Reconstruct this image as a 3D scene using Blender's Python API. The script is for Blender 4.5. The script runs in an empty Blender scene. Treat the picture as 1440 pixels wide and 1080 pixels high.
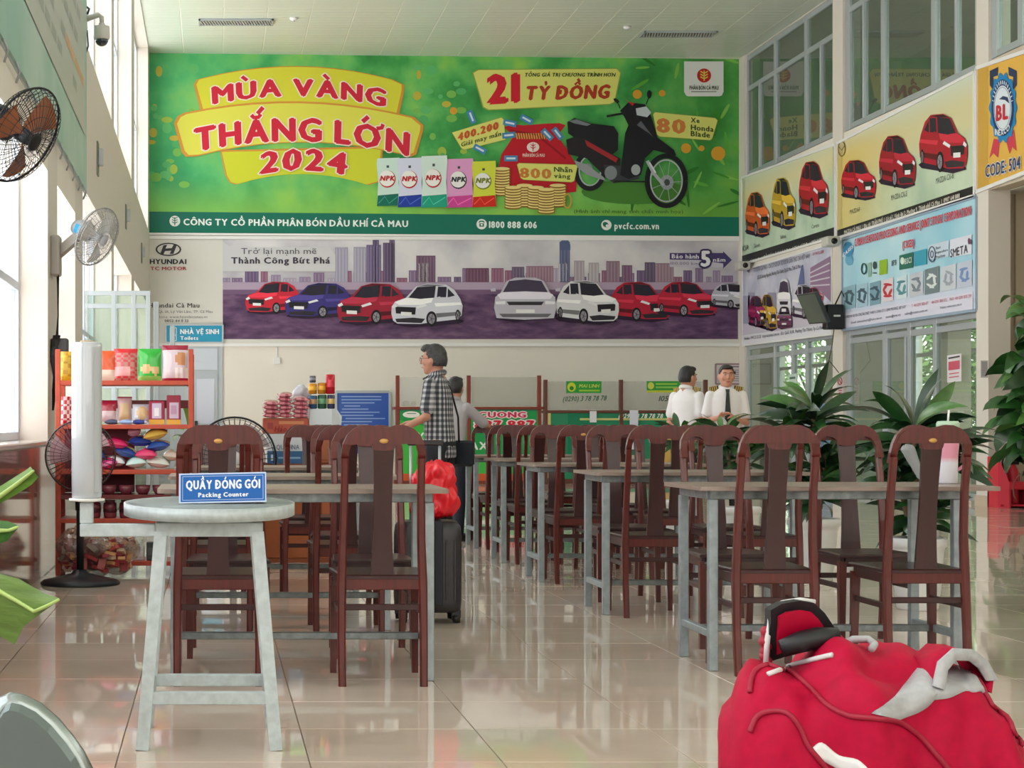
import bpy, math, random, unicodedata
from mathutils import Vector, Matrix
from mathutils.geometry import tessellate_polygon
random.seed(7)
sc = bpy.context.scene
COL = sc.collection
# ---------------------------------------------------------------- camera, sky, exposure
F = 2500.0            # focal length in pixels of the 1440 px wide frame
VX, VY, EYE = 300.0, 597.0, 1.08
cd = bpy.data.cameras.new('camera'); cam = bpy.data.objects.new('camera', cd); COL.objects.link(cam)
cam.location = (0, 0, EYE); cam.rotation_euler = (math.pi/2, 0, 0)
cd.sensor_width = 36; cd.lens = F/1440*36; cd.shift_x = (720-VX)/1440; cd.shift_y = (VY-540)/1440
cd.clip_end = 300; cd.clip_start = .05
sc.camera = cam
w = bpy.data.worlds.new('sky'); sc.world = w; w.use_nodes = True
wn = w.node_tree; bg = wn.nodes['Background']
tc = wn.nodes.new('ShaderNodeTexCoord'); sx = wn.nodes.new('ShaderNodeSeparateXYZ'); cr = wn.nodes.new('ShaderNodeValToRGB')
wn.links.new(tc.outputs['Generated'], sx.inputs[0]); wn.links.new(sx.outputs[2], cr.inputs[0]); wn.links.new(cr.outputs[0], bg.inputs[0])
cr.color_ramp.elements[0].position = .0; cr.color_ramp.elements[0].color = (1, .985, .96, 1)
cr.color_ramp.elements[1].position = .8; cr.color_ramp.elements[1].color = (.93, .96, 1, 1)
bg.inputs[1].default_value = 4.6
def area(name, loc, rot, sx_, sy_, power, color=(1, 1, 1)):
    l = bpy.data.lights.new(name, 'AREA'); l.shape = 'RECTANGLE'; l.size = sx_; l.size_y = sy_; l.energy = power; l.color = color
    o = bpy.data.objects.new(name, l); o.location = loc; o.rotation_euler = rot; COL.objects.link(o); return o

# added fill light behind the camera, in place of daylight from an unseen entrance
area('added_fill_light', (4.5, -5.6, 4.6), (math.radians(86), 0, 0), 11, 6.5, 380, (1, .97, .93))
sc.view_settings.view_transform = 'Standard'; sc.view_settings.look = 'None'
sc.view_settings.exposure = 0.12; sc.view_settings.gamma = 1; sc.view_settings.use_curve_mapping = False

# ---------------------------------------------------------------- helpers
def at(x, y, D): return Vector(((x-VX)*D/F, D, EYE-(y-VY)*D/F))
def lin(c):
    return tuple(((v/255)/12.92 if v/255 <= .04045 else ((v/255+.055)/1.055)**2.4) for v in c)
MATS = {}
def mat(c, rough=.5, metal=0, coat=0, name=None, spec=.5, noise=0, scale=20, stretch=None, bump=0, sub=0):
    key = (tuple(c), rough, metal, coat, spec, noise, scale, stretch, bump)
    if key in MATS: return MATS[key]
    m = bpy.data.materials.new(name or 'paint'); m.use_nodes = True; nt = m.node_tree; b = nt.nodes['Principled BSDF']
    col = lin(c)+(1,)
    b.inputs['Base Color'].default_value = col; b.inputs['Roughness'].default_value = rough
    b.inputs['Metallic'].default_value = metal; b.inputs['Coat Weight'].default_value = coat; b.inputs['Coat Roughness'].default_value = .12
    b.inputs['Specular IOR Level'].default_value = spec
    if noise or bump:
        t = nt.nodes.new('ShaderNodeTexCoord'); mp = nt.nodes.new('ShaderNodeMapping'); n = nt.nodes.new('ShaderNodeTexNoise')
        n.inputs['Scale'].default_value = scale; n.inputs['Detail'].default_value = 5
        if stretch: mp.inputs['Scale'].default_value = stretch
        nt.links.new(t.outputs['Object'], mp.inputs[0]); nt.links.new(mp.outputs[0], n.inputs[0])
        if noise:
            r = nt.nodes.new('ShaderNodeValToRGB')
            r.color_ramp.elements[0].position = .3; r.color_ramp.elements[1].position = .7
            r.color_ramp.elements[0].color = tuple(v*(1-noise) for v in col[:3])+(1,)
            r.color_ramp.elements[1].color = tuple(min(1, v*(1+noise)) for v in col[:3])+(1,)
            nt.links.new(n.outputs[0], r.inputs[0]); nt.links.new(r.outputs[0], b.inputs['Base Color'])
        if bump:
            bp = nt.nodes.new('ShaderNodeBump'); bp.inputs['Strength'].default_value = bump; bp.inputs['Distance'].default_value = .01
            nt.links.new(n.outputs[0], bp.inputs['Height']); nt.links.new(bp.outputs[0], b.inputs['Normal'])
    MATS[key] = m; return m
def glass(name, tint=(235, 245, 242), refl=.5, alpha=.0, rough=0.0, body=(200, 215, 210)):
    """window glass: clear, a share of milky body colour, Fresnel reflection"""
    m = bpy.data.materials.new(name); m.use_nodes = True; nt = m.node_tree; nt.nodes.remove(nt.nodes['Principled BSDF'])
    out = nt.nodes['Material Output']
    tr = nt.nodes.new('ShaderNodeBsdfTransparent'); tr.inputs[0].default_value = lin(tint)+(1,)
    df = nt.nodes.new('ShaderNodeBsdfDiffuse'); df.inputs[0].default_value = lin(body)+(1,)
    gl = nt.nodes.new('ShaderNodeBsdfGlossy'); gl.inputs['Roughness'].default_value = rough
    fr = nt.nodes.new('ShaderNodeFresnel'); fr.inputs[0].default_value = 1.45+refl*.5
    m1 = nt.nodes.new('ShaderNodeMixShader'); m1.inputs[0].default_value = alpha
    m2 = nt.nodes.new('ShaderNodeMixShader')
    nt.links.new(tr.outputs[0], m1.inputs[1]); nt.links.new(df.outputs[0], m1.inputs[2])
    gg = nt.nodes.new('ShaderNodeNewGeometry'); inv = nt.nodes.new('ShaderNodeMath'); inv.operation = 'SUBTRACT'; inv.inputs[0].default_value = 1
    mu = nt.nodes.new('ShaderNodeMath'); mu.operation = 'MULTIPLY'; nt.links.new(gg.outputs['Backfacing'], inv.inputs[1]); nt.links.new(fr.outputs[0], mu.inputs[0]); nt.links.new(inv.outputs[0], mu.inputs[1])
    nt.links.new(mu.outputs[0], m2.inputs[0]); nt.links.new(m1.outputs[0], m2.inputs[1]); nt.links.new(gl.outputs[0], m2.inputs[2])
    nt.links.new(m2.outputs[0], out.inputs[0]); return m

class MB:
    def __init__(s): s.v = []; s.f = []; s.m = []; s.mats = []; s.sm = []
    def mi(s, m):
        if m not in s.mats: s.mats.append(m)
        return s.mats.index(m)
    def add(s, vs, fs, m, smooth=False):
        b = len(s.v); s.v += [tuple(v) for v in vs]; i = s.mi(m)
        for f in fs: s.f.append(tuple(b+k for k in f)); s.m.append(i); s.sm.append(smooth)
    def box(s, x0, y0, z0, x1, y1, z1, m):
        if x0 > x1: x0, x1 = x1, x0
        if y0 > y1: y0, y1 = y1, y0
        if z0 > z1: z0, z1 = z1, z0
        s.add([(x0,y0,z0),(x1,y0,z0),(x1,y1,z0),(x0,y1,z0),(x0,y0,z1),(x1,y0,z1),(x1,y1,z1),(x0,y1,z1)],
              [(0,3,2,1),(4,5,6,7),(0,1,5,4),(1,2,6,5),(2,3,7,6),(3,0,4,7)], m)
    def bbox(s, x0, y0, z0, x1, y1, z1, m, b=.004):
        """box with chamfered vertical and horizontal edges"""
        if x0 > x1: x0, x1 = x1, x0
        if y0 > y1: y0, y1 = y1, y0
        if z0 > z1: z0, z1 = z1, z0
        b = min(b, (x1-x0)/2.1, (y1-y0)/2.1, (z1-z0)/2.1); vs = []
        for z, k in ((z0, b), (z0+b, 0), (z1-b, 0), (z1, b)):
            a0, a1, c0, c1 = x0+k, x1-k, y0+k, y1-k; e = b
            vs += [(a0+e,c0,z),(a1-e,c0,z),(a1,c0+e,z),(a1,c1-e,z),(a1-e,c1,z),(a0+e,c1,z),(a0,c1-e,z),(a0,c0+e,z)]
        fs = [tuple(range(7, -1, -1)), tuple(range(24, 32))]
        for r in range(3):
            for k in range(8): fs.append((r*8+k, r*8+(k+1)%8, r*8+8+(k+1)%8, r*8+8+k))
        s.add(vs, fs, m)
    def bar(s, p, q, wd, dp, m, up=(0, 0, 1)):
        """square bar from p to q"""
        p, q = Vector(p), Vector(q); d = (q-p).normalized(); u = Vector(up)
        if abs(d.dot(u)) > .95: u = Vector((0, 1, 0))
        a = d.cross(u).normalized()*wd/2; c = a.cross(d).normalized()*dp/2
        vs = [p-a-c, p+a-c, p+a+c, p-a+c, q-a-c, q+a-c, q+a+c, q-a+c]
        s.add(vs, [(0,3,2,1),(4,5,6,7),(0,1,5,4),(1,2,6,5),(2,3,7,6),(3,0,4,7)], m)
    def tube(s, pts, r, m, n=8, closed=False, caps=True, sx=1.0, sy=1.0):
        pts = [Vector(p) for p in pts]; N = len(pts); rr = r if isinstance(r, (list, tuple)) else [r]*N
        vs = []; prev = None
        for i, p in enumerate(pts):
            if closed: d = pts[(i+1) % N]-pts[i-1]
            else: d = pts[min(i+1, N-1)]-pts[max(i-1, 0)]
            d = d.normalized()
            if prev is None:
                u = Vector((0, 0, 1)) if abs(d.z) < .9 else Vector((0, 1, 0))
                a = d.cross(u).normalized()
            else: a = (prev-d*prev.dot(d)).normalized()
            prev = a; b = d.cross(a)
            for k in range(n):
                t = 2*math.pi*k/n; vs.append(p+(a*math.cos(t)*sx+b*math.sin(t)*sy)*rr[i])
        fs = []
        for i in range(N if closed else N-1):
            j = (i+1) % N
            for k in range(n): fs.append((i*n+k, i*n+(k+1) % n, j*n+(k+1) % n, j*n+k))
        if not closed and caps: fs.append(tuple(range(n-1, -1, -1))); fs.append(tuple((N-1)*n+k for k in range(n)))
        s.add(vs, fs, m, n > 4)
    def lathe(s, prof, c, m, n=24, axis=None, smooth=True):
        """prof: list of (r, h); axis: unit Vector"""
        ax = Vector(axis or (0, 0, 1)).normalized(); u = Vector((1, 0, 0)) if abs(ax.x) < .9 else Vector((0, 1, 0))
        a = (u-ax*u.dot(ax)).normalized(); b = ax.cross(a); c = Vector(c); vs = []
        for r, h in prof:
            for k in range(n):
                t = 2*math.pi*k/n; vs.append(c+ax*h+(a*math.cos(t)+b*math.sin(t))*r)
        fs = [(i*n+k, i*n+(k+1) % n, (i+1)*n+(k+1) % n, (i+1)*n+k) for i in range(len(prof)-1) for k in range(n)]
        if prof[0][0] > 1e-4: fs.append(tuple(range(n-1, -1, -1)))
        if prof[-1][0] > 1e-4: fs.append(tuple((len(prof)-1)*n+k for k in range(n)))
        s.add(vs, fs, m, smooth)
    def ell(s, c, r, m, n=14, rot=None, k=10):
        c = Vector(c); R = rot or Matrix.Identity(3); vs = []
        for i in range(1, k):
            ph = math.pi*i/k
            for j in range(n):
                t = 2*math.pi*j/n
                vs.append(c+R @ Vector((r[0]*math.sin(ph)*math.cos(t), r[1]*math.sin(ph)*math.sin(t), r[2]*math.cos(ph))))
        fs = [(i*n+j, (i+1)*n+j, (i+1)*n+(j+1) % n, i*n+(j+1) % n) for i in range(k-2) for j in range(n)]
        vs.append(c+R @ Vector((0, 0, r[2]))); vs.append(c-R @ Vector((0, 0, r[2])))
        T, B = len(vs)-2, len(vs)-1
        for j in range(n): fs.append((T, j, (j+1) % n)); fs.append((B, (k-2)*n+(j+1) % n, (k-2)*n+j))
        s.add(vs, fs, m, True)
    def prism(s, poly, y0, y1, m):
        """2D polygon in x,z extruded from y0 (front) to y1"""
        n = len(poly); tr = tessellate_polygon([[Vector((x, z, 0)) for x, z in poly]])
        vs = [(x, y0, z) for x, z in poly]+[(x, y1, z) for x, z in poly]
        fs = [tuple(t) for t in tr]+[tuple(n+k for k in reversed(t)) for t in tr]+[(i, n+i, n+(i+1) % n, (i+1) % n) for i in range(n)]
        s.add(vs, fs, m)
    def grid(s, P, m, smooth=True, closed_u=False, mf=None):
        R = len(P); C = len(P[0]); b = len(s.v)
        for row in P: s.v += [tuple(p) for p in row]
        for i in range(R-1):
            for j in range(C if closed_u else C-1):
                k = (j+1) % C
                s.f.append((b+i*C+j, b+i*C+k, b+(i+1)*C+k, b+(i+1)*C+j)); s.m.append(s.mi(mf(i, j) if mf else m)); s.sm.append(smooth)
    def mesh(s, name):
        me = bpy.data.meshes.new(name); me.from_pydata(s.v, [], s.f)
        for m in s.mats: me.materials.append(m)
        me.polygons.foreach_set('material_index', s.m); me.polygons.foreach_set('use_smooth', s.sm); me.update(); return me
    def build(s, name, parent=None, loc=None, fix=True):
        me = s.mesh(name)
        if fix:
            import bmesh
            bm = bmesh.new(); bm.from_mesh(me); bmesh.ops.recalc_face_normals(bm, faces=bm.faces); bm.to_mesh(me); bm.free()
        return link(name, me, parent, loc)
def link(name, me, parent=None, loc=None):
    o = bpy.data.objects.new(name, me); COL.objects.link(o)
    if parent: o.parent = parent
    if loc: o.location = loc
    return o
def thing(name, label, cat, loc=(0, 0, 0), rz=0, group=None):
    o = bpy.data.objects.new(name, None); COL.objects.link(o); o.location = loc; o.rotation_euler = (0, 0, rz)
    o.empty_display_size = .1
    return tag(o, label, cat, group)
def tag(o, label, cat, group=None, kind=None):
    if label: o['label'] = label
    if cat: o['category'] = cat
    if group: o['group'] = group
    if kind: o['kind'] = kind
    return o
def struct(name, mb, parent=None, label=None, loc=None):
    o = mb.build(name, parent, loc); o['kind'] = 'structure'
    if label: o['label'] = label
    return o
def dup(root, loc=None, rz=None, label=None, group=None):
    kids = {}
    for o in ALLKIDS(root): kids.setdefault(o.parent.name, []).append(o)
    def rec(o, par):
        c = o.copy(); COL.objects.link(c); c.parent = par
        for ch in kids.get(o.name, []): rec(ch, c)
        return c
    r = rec(root, None)
    if loc is not None: r.location = loc
    if rz is not None: r.rotation_euler = (0, 0, rz)
    if label: r['label'] = label
    if group: r['group'] = group
    return r
def ALLKIDS(root): return list(root.children_recursive)
def remeshed(mb, name, voxel, parent=None, smooth=4, m=None, loc=None):
    """one continuous skin over overlapping solids"""
    o = mb.build(name+'_tmp'); md = o.modifiers.new('r', 'REMESH'); md.mode = 'VOXEL'; md.voxel_size = voxel
    s2 = o.modifiers.new('s', 'SMOOTH'); s2.iterations = smooth; s2.factor = .5
    bpy.context.view_layer.update()
    me = bpy.data.meshes.new_from_object(o.evaluated_get(bpy.context.evaluated_depsgraph_get()))
    me.name = name; me.materials.clear(); me.materials.append(m or mb.mats[0])
    me.polygons.foreach_set('use_smooth', [True]*len(me.polygons)); me.polygons.foreach_set('material_index', [0]*len(me.polygons))
    old = o.data; bpy.data.objects.remove(o); bpy.data.meshes.remove(old)
    return link(name, me, parent, loc)

# ---------------------------------------------------------------- lettering and flat print
GL = {}
tcv = bpy.data.curves.new('glyph', 'FONT'); tcv.resolution_u = 2; tob = bpy.data.objects.new('glyph', tcv); COL.objects.link(tob)
def glyph(ch):
    if ch in GL: return GL[ch]
    tcv.body = ch; bpy.context.view_layer.update()
    me = bpy.data.meshes.new_from_object(tob.evaluated_get(bpy.context.evaluated_depsgraph_get()))
    vs = [(v.co.x, v.co.y) for v in me.vertices]; fs = [tuple(p.vertices) for p in me.polygons]
    bpy.data.meshes.remove(me)
    k = 1/.73
    if vs:
        x0 = min(v[0] for v in vs); vs = [((v[0]-x0)*k, v[1]*k) for v in vs]; wd = max(v[0] for v in vs); top = max(v[1] for v in vs)
    else: wd, top = .3, 1
    GL[ch] = (vs, fs, wd, top); return GL[ch]
def strip(pts, t):
    o = []
    for i, (x, y) in enumerate(pts):
        a = pts[max(i-1, 0)]; b = pts[min(i+1, len(pts)-1)]; dx, dy = b[0]-a[0], b[1]-a[1]; L = math.hypot(dx, dy) or 1
        o.append(((x-dy/L*t/2, y+dx/L*t/2), (x+dy/L*t/2, y-dx/L*t/2)))
    return [[o[i][0], o[i][1], o[i+1][1], o[i+1][0]] for i in range(len(o)-1)]
def layout(s, bold):
    """returns polys (list of lists of 2D points) in cap-height units, total width"""
    out = []; x = 0; th = .12+bold; mt = .11+bold*.45
    cps = unicodedata.normalize('NFD', s); i = 0
    while i < len(cps):
        c = cps[i]; marks = []; i += 1
        while i < len(cps) and unicodedata.combining(cps[i]): marks.append(cps[i]); i += 1
        bar = c in 'Đđ'; base = {'Đ': 'D', 'đ': 'd'}.get(c, c)
        if base == ' ': x += .42; continue
        if base == 'i' and any(m in '\u0300\u0301\u0309\u0303' for m in marks): base = '\u0131'
        vs, fs, wd, top = glyph(base)
        sh = [(0, 0)] if bold <= 0 else [(-bold/2, 0), (bold/2, 0), (0, bold*.3), (0, -bold*.3)]
        if bold > .1: sh += [(-bold/4, bold*.15), (bold/4, -bold*.15)]
        for dx, dy in sh:
            for f in fs: out.append([(x+vs[k][0]+dx, vs[k][1]+dy) for k in f])
        cx = x+wd/2; y0 = top+.07
        if bar:
            if base == 'D': out += strip([(x-.1, .5), (x+wd*.45, .5)], th)
            else: out += strip([(x+wd*.45, .86), (x+wd+.1, .86)], th)
        hat = False
        for m in marks:
            if m == '\u0302': out += strip([(cx-.24, y0), (cx, y0+.2), (cx+.24, y0)], mt*.9); hat = True; y0 += .16
            elif m == '\u0306': out += strip([(cx-.2, y0+.17), (cx-.1, y0+.05), (cx+.1, y0+.05), (cx+.2, y0+.17)], mt*.9); hat = True; y0 += .18
            elif m == '\u0300': d = .12 if hat else 0; out += strip([(cx-.18+d, y0+.28), (cx+.06+d, y0+.02)], mt)
            elif m == '\u0301': d = .12 if hat else 0; d -= .16 if '\u031b' in marks else 0; out += strip([(cx+.18+d, y0+.28), (cx-.06+d, y0+.02)], mt)
            elif m == '\u0303': out += strip([(cx-.22, y0+.04), (cx-.1, y0+.14), (cx+.1, y0+.06), (cx+.22, y0+.16)], mt*.9)
            elif m == '\u0309': out += strip([(cx-.1, y0+.22), (cx+.06, y0+.24), (cx+.08, y0+.14), (cx, y0+.02)], mt*.9)
            elif m == '\u0323': out += strip([(cx-.07, -.22), (cx+.07, -.22)], .13+bold*.5)
            elif m == '\u031b': out += strip([(x+wd-.12, top-.1), (x+wd+.1, top-.02), (x+wd+.14, top+.14)], mt*.9)
        x += wd+.13+bold*.8+(.1 if '\u031b' in marks else 0)
    return out, max(x-.13, .1)
class Plane:
    """a flat wall plane; px() maps a photo pixel to (u, v) in it"""
    def __init__(s, O, U, N): s.O = Vector(O); s.U = Vector(U).normalized(); s.N = Vector(N).normalized()
    def px(s, x, y):
        d = Vector(((x-VX)/F, 1, -(y-VY)/F)); e = Vector((0, 0, EYE))
        t = (s.O-e).dot(s.N)/d.dot(s.N); p = e+d*t-s.O
        return p.dot(s.U), p.z
    def p3(s, u, v, off=0): return s.O+s.U*u+Vector((0, 0, v))+s.N*off
LAY = .0035
class Print:
    def __init__(s, plane, base=.02, org=(0, 0), k=1.0, rough=.45, matf=None):
        s.pl = plane; s.base = base; s.org = org; s.k = k; s.mb = MB(); s.rough = rough
    def crop(s, x0, y0, k): s.org = (x0, y0); s.k = k; return s
    def t(s, x, y): return s.pl.px(s.org[0]+x/s.k, s.org[1]+y/s.k)
    def m(s, c): return c if not isinstance(c, (tuple, list)) else mat(c, s.rough, spec=.3, name='print_ink')
    def uv(s, pts, c, L):
        if len(pts) > 4 or True:
            vs = [s.pl.p3(u, v, s.base+L*LAY) for u, v in pts]
            if len(pts) <= 3: s.mb.add(vs, [tuple(range(len(pts)))], s.m(c)); return
            tr = tessellate_polygon([[Vector((u, v, 0)) for u, v in pts]])
            s.mb.add(vs, [tuple(t) for t in tr], s.m(c))
    def poly(s, pts, c, L=1): s.uv([s.t(*p) for p in pts], c, L)
    def rect(s, x0, y0, x1, y1, c, L=1): s.poly([(x0, y0), (x1, y0), (x1, y1), (x0, y1)], c, L)
    def quad(s, a, b, c_, d, c, L=1): s.poly([a, b, c_, d], c, L)
    def ell(s, cx, cy, rx, ry, c, L=1, n=20, rot=0):
        cr_, sr = math.cos(rot), math.sin(rot)
        s.poly([(cx+rx*math.cos(t)*cr_-ry*math.sin(t)*sr, cy+rx*math.cos(t)*sr+ry*math.sin(t)*cr_) for t in [2*math.pi*k/n for k in range(n)]], c, L)
    def line(s, pts, w_, c, L=1):
        for q in strip(pts, w_): s.poly(q, c, L)
    def ring(s, cx, cy, rx, ry, w_, c, L=1, n=24):
        P = [(cx+rx*math.cos(2*math.pi*k/n), cy+ry*math.sin(2*math.pi*k/n)) for k in range(n+1)]; s.line(P, w_, c, L)
    def text(s, st, p0, p1, h, c, L=2, bold=.06, ital=0, bulge=0, outline=None, ow=.16, fan=0):
        u0, v0 = s.t(*p0); u1, v1 = s.t(*p1); hh = abs(s.t(p0[0], p0[1]-h)[1]-v0); h1 = abs(s.t(p1[0], p1[1]-h)[1]-v1)
        if abs(s.pl.U.x) > .5: h1 = hh
        bl = bulge/h*hh if h else 0
        def go(b, col, lay):
            ps, W = layout(st, bold); p2 = ps if b == bold else layout2(st, bold, b)
            vs = []; fs = []
            for qi, q in enumerate(p2):
                i0 = len(vs); dz = .75*LAY*qi/len(p2)
                for (x, y) in q:
                    f = x/W; y2 = y
                    hcur = hh
                    u = u0+(u1-u0)*f+ital*y*hh; v = v0+(v1-v0)*f+bl*(1-(2*f-1)**2)+y2*hcur
                    if fan: u += fan*(2*f-1)*y*hh
                    vs.append(s.pl.p3(u, v, s.base+lay*LAY+dz))
                fs.append(tuple(range(i0, len(vs))))
            s.mb.add(vs, fs, s.m(col))
        if outline: go(bold+ow, outline, L); L += 1
        go(bold, c, L)
    def emit(s, name, parent=None, label=None):
        if not s.mb.v: return None
        o = s.mb.build(name, parent, fix=False)
        if label: o['label'] = label
        s.mb = MB(); return o
def layout2(st, bold, b):
    """the same layout as bold, strokes swollen to b (for outlines)"""
    ps, W = layout(st, bold); d = (b-bold)/2; out = []
    for k in range(8):
        dx, dy = d*math.cos(k*math.pi/4), d*math.sin(k*math.pi/4)
        out += [[(x+dx, y+dy) for x, y in q] for q in ps]
    return out
# ---------------------------------------------------------------- materials
M_wall = mat((232, 226, 214), .6, noise=.02, scale=1.5, name='wall_paint')
M_wallw = mat((220, 213, 203), .55, name='pillar_paint')
M_wallb = mat((200, 188, 166), .6, name='beige_paint')
M_alu = mat((176, 184, 188), .35, .3, name='aluminium_frame')
M_aluw = mat((205, 214, 226), .4, name='white_frame')
M_dark = mat((28, 30, 34), .4, name='black_plastic')
M_white = mat((232, 232, 230), .4, name='white_paint')
M_black = mat((12, 12, 14), .35, name='black')
M_brown = mat((120, 42, 26), .4, name='red_brown_paint')
M_glass = glass('window_glass', tint=(246, 246, 246), alpha=.05, refl=.3, body=(210, 214, 214))
M_glassr = glass('reflective_glass', tint=(205, 215, 208), alpha=.10, refl=1.1, body=(190, 200, 190))
M_glassd = glass('door_glass', tint=(222, 232, 224), alpha=.10, refl=.45, body=(205, 215, 205))

def floor_mat():
    m = bpy.data.materials.new('polished_tile'); m.use_nodes = True; nt = m.node_tree; b = nt.nodes['Principled BSDF']
    t = nt.nodes.new('ShaderNodeTexCoord'); n = nt.nodes.new('ShaderNodeTexNoise'); n.inputs['Scale'].default_value = 1.1; n.inputs['Detail'].default_value = 6
    g = nt.nodes.new('ShaderNodeNewGeometry')
    nt.links.new(g.outputs['Position'], n.inputs[0])
    r = nt.nodes.new('ShaderNodeValToRGB'); r.color_ramp.elements[0].color = lin((206, 188, 172))+(1,); r.color_ramp.elements[1].color = lin((222, 206, 192))+(1,)
    r.color_ramp.elements[0].position = .35; r.color_ramp.elements[1].position = .65
    nt.links.new(n.outputs[0], r.inputs[0]); nt.links.new(r.outputs[0], b.inputs['Base Color'])
    b.inputs['Roughness'].default_value = .035; b.inputs['IOR'].default_value = 1.58
    n2 = nt.nodes.new('ShaderNodeTexNoise'); n2.inputs['Scale'].default_value = 2.2; bp = nt.nodes.new('ShaderNodeBump'); bp.inputs['Strength'].default_value = .05; bp.inputs['Distance'].default_value = .01
    nt.links.new(g.outputs['Position'], n2.inputs[0]); nt.links.new(n2.outputs[0], bp.inputs['Height']); nt.links.new(bp.outputs[0], b.inputs['Normal'])
    return m
M_floor = floor_mat()
M_joint = mat((120, 105, 92), .6, name='tile_joint')
M_marble = mat((150, 122, 112), .07, noise=.25, scale=3, coat=.6, name='polished_granite')

XL, XR = -1.22, 10.2
ZC = 8.17
BK = Plane((-1.33, 33.85, 0), (1, .052, 0), (.052, -1, 0))
RW = Plane((XR, 34.4, 0), (0, -1, 0), (-1, 0, 0))
LW = Plane((XL, 0, 0), (0, 1, 0), (1, 0, 0))

# ---------------------------------------------------------------- floor: slab + tiles
f = MB(); f.box(-1.5, -6, -.12, 15, 50, -.006, M_joint); floor = struct('floor', f)
TS = .618
def tile_mesh():
    b = MB(); h = TS/2-.0016; e = .0012
    vs = [(-h, -h, -.006), (h, -h, -.006), (h, h, -.006), (-h, h, -.006), (-h, -h, -e), (h, -h, -e), (h, h, -e), (-h, h, -e),
          (-h+e, -h+e, 0), (h-e, -h+e, 0), (h-e, h-e, 0), (-h+e, h-e, 0)]
    fs = [(8, 9, 10, 11)]+[(k, (k+1) % 4, 4+(k+1) % 4, 4+k) for k in range(4)]+[(4+k, 4+(k+1) % 4, 8+(k+1) % 4, 8+k) for k in range(4)]
    b.add(vs, fs, M_floor); return b
tm = tile_mesh(); tme = tm.mesh('floor_tile'); far = MB(); cand = []
for i in range(-2, 24):
    for j in range(-6, 80):
        cx, cy = .926+TS*(i-1.5), 6.0+TS*(j-6)
        if cy > 48 or cx > 14.8: continue
        vis = False
        if cy > 4.3:
            x = VX+cx*F/cy; vis = -60 < x < 1500
        cand.append((cy if vis else 999, cx, cy))
cand.sort()
for k, (q, cx, cy) in enumerate(cand):
    rx, ry = random.gauss(0, .0009), random.gauss(0, .0009)
    if k < 300 and q < 900:
        o = link('floor_tile', tme, floor, (cx, cy, 0)); o.rotation_euler = (rx, ry, 0)
    else:
        far.add([(cx+x, cy+y, z+x*ry*-1+y*rx) for x, y, z in tm.v[4:12]], [(4, 5, 6, 7)]+[(a, (a+1) % 4, 4+(a+1) % 4, 4+a) for a in range(4)], M_floor)
o = far.build('floor_tile_field', floor, fix=False); o['kind'] = 'stuff'

# ---------------------------------------------------------------- ceiling: slab + panels
M_ceil = mat((212, 220, 206), .35, name='ceiling_panel', spec=.4)
M_ceilj = mat((238, 238, 226), .5, name='ceiling_batten')
c = MB(); c.box(-1.6, -6, ZC-.015, 13.6, 36, ZC+.2, M_ceilj); ceiling = struct('ceiling', c)
pm = MB(); pm.bbox(.006, .002, ZC-.02, .744, .198, ZC+.015, M_ceil, .006); pme = pm.mesh('ceiling_panel')
pw = .75; farp = MB()
for i in range(16):
    for j in range(205):
        x, y = XL+i*pw-.1, 34.2-.2*(j+1)
        if x > XR-.2: continue
        if j < 20 and i < 15: link('ceiling_panel', pme, ceiling, (x, y, 0))
        elif y > -5.5 and j % 4 == 0: farp.box(x+.006, y-.6, ZC-.02, x+.744, y+.198, ZC+.015, M_ceil)
o = farp.build('ceiling_panel_field', ceiling, fix=False); o['kind'] = 'stuff'

# ---------------------------------------------------------------- back wall
def slabbox(mb, pl, u0, v0, u1, v1, o0, o1, m):
    vs = [pl.p3(u, v, o) for o in (o0, o1) for u, v in ((u0, v0), (u1, v0), (u1, v1), (u0, v1))]
    mb.add(vs, [(0, 1, 2, 3), (7, 6, 5, 4), (0, 4, 5, 1), (1, 5, 6, 2), (2, 6, 7, 3), (3, 7, 4, 0)], m)
UW = BK.px(1045, 500)[0]
b = MB(); slabbox(b, BK, -.3, -.1, UW, ZC+.1, -.25, 0, M_wall); wall_back = struct('wall_back', b)
b = MB(); slabbox(b, BK, 1.5, .0, UW, .12, 0, .015, mat((190, 172, 156), .2, name='skirting_tile')); struct('baseboard_back', b)

# ---------------------------------------------------------------- left wall
OPEN = [(-5.5, -1), (-.4, 3.8), (4.4, 8.1), (8.9, 13.1), (13.9, 15.7), (16.6, 21.3), (21.8, 26.5), (27.4, 33.2)]  # first three lie out of view, restored and widened for side light up front
wl = MB(); wl.box(XL-.3, -6, 3.3, XL+.004, 34.3, 4.72, M_wallw); wl.box(XL-.3, -6, ZC-.05, XL+.004, 34.3, ZC+.2, M_wallw)
for (a, b_), (c_, d) in zip([(-9, -6)]+OPEN, OPEN+[(34.3, 40)]):
    wl.box(XL-.3, b_, .0, XL, c_, ZC+.1, M_wallw)
for a, b_ in OPEN[:5]:   # splayed lintels over the near openings
    wl.add([(XL, a, 3.3), (XL, b_, 3.3), (XL, b_, 2.95), (XL, a, 2.95), (XL-.26, a, 3.3), (XL-.26, b_, 3.3)],
           [(0, 1, 2, 3), (3, 2, 5, 4), (0, 3, 4), (1, 5, 2), (0, 4, 5, 1)], M_wall)
wall_left = struct('wall_left', wl)
wl = MB(); wl.bbox(XL-.3, -6, 0, XL+.012, 34, .93, M_marble, .01); wl.bbox(XL-.3, -6, .93, XL+.03, 34, .965, mat((214, 200, 190), .12, name='sill_stone'), .008)
struct('trim_1', wl, None, 'polished pink-brown granite dado with a pale sill under the windows')
wi = 0
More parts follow.
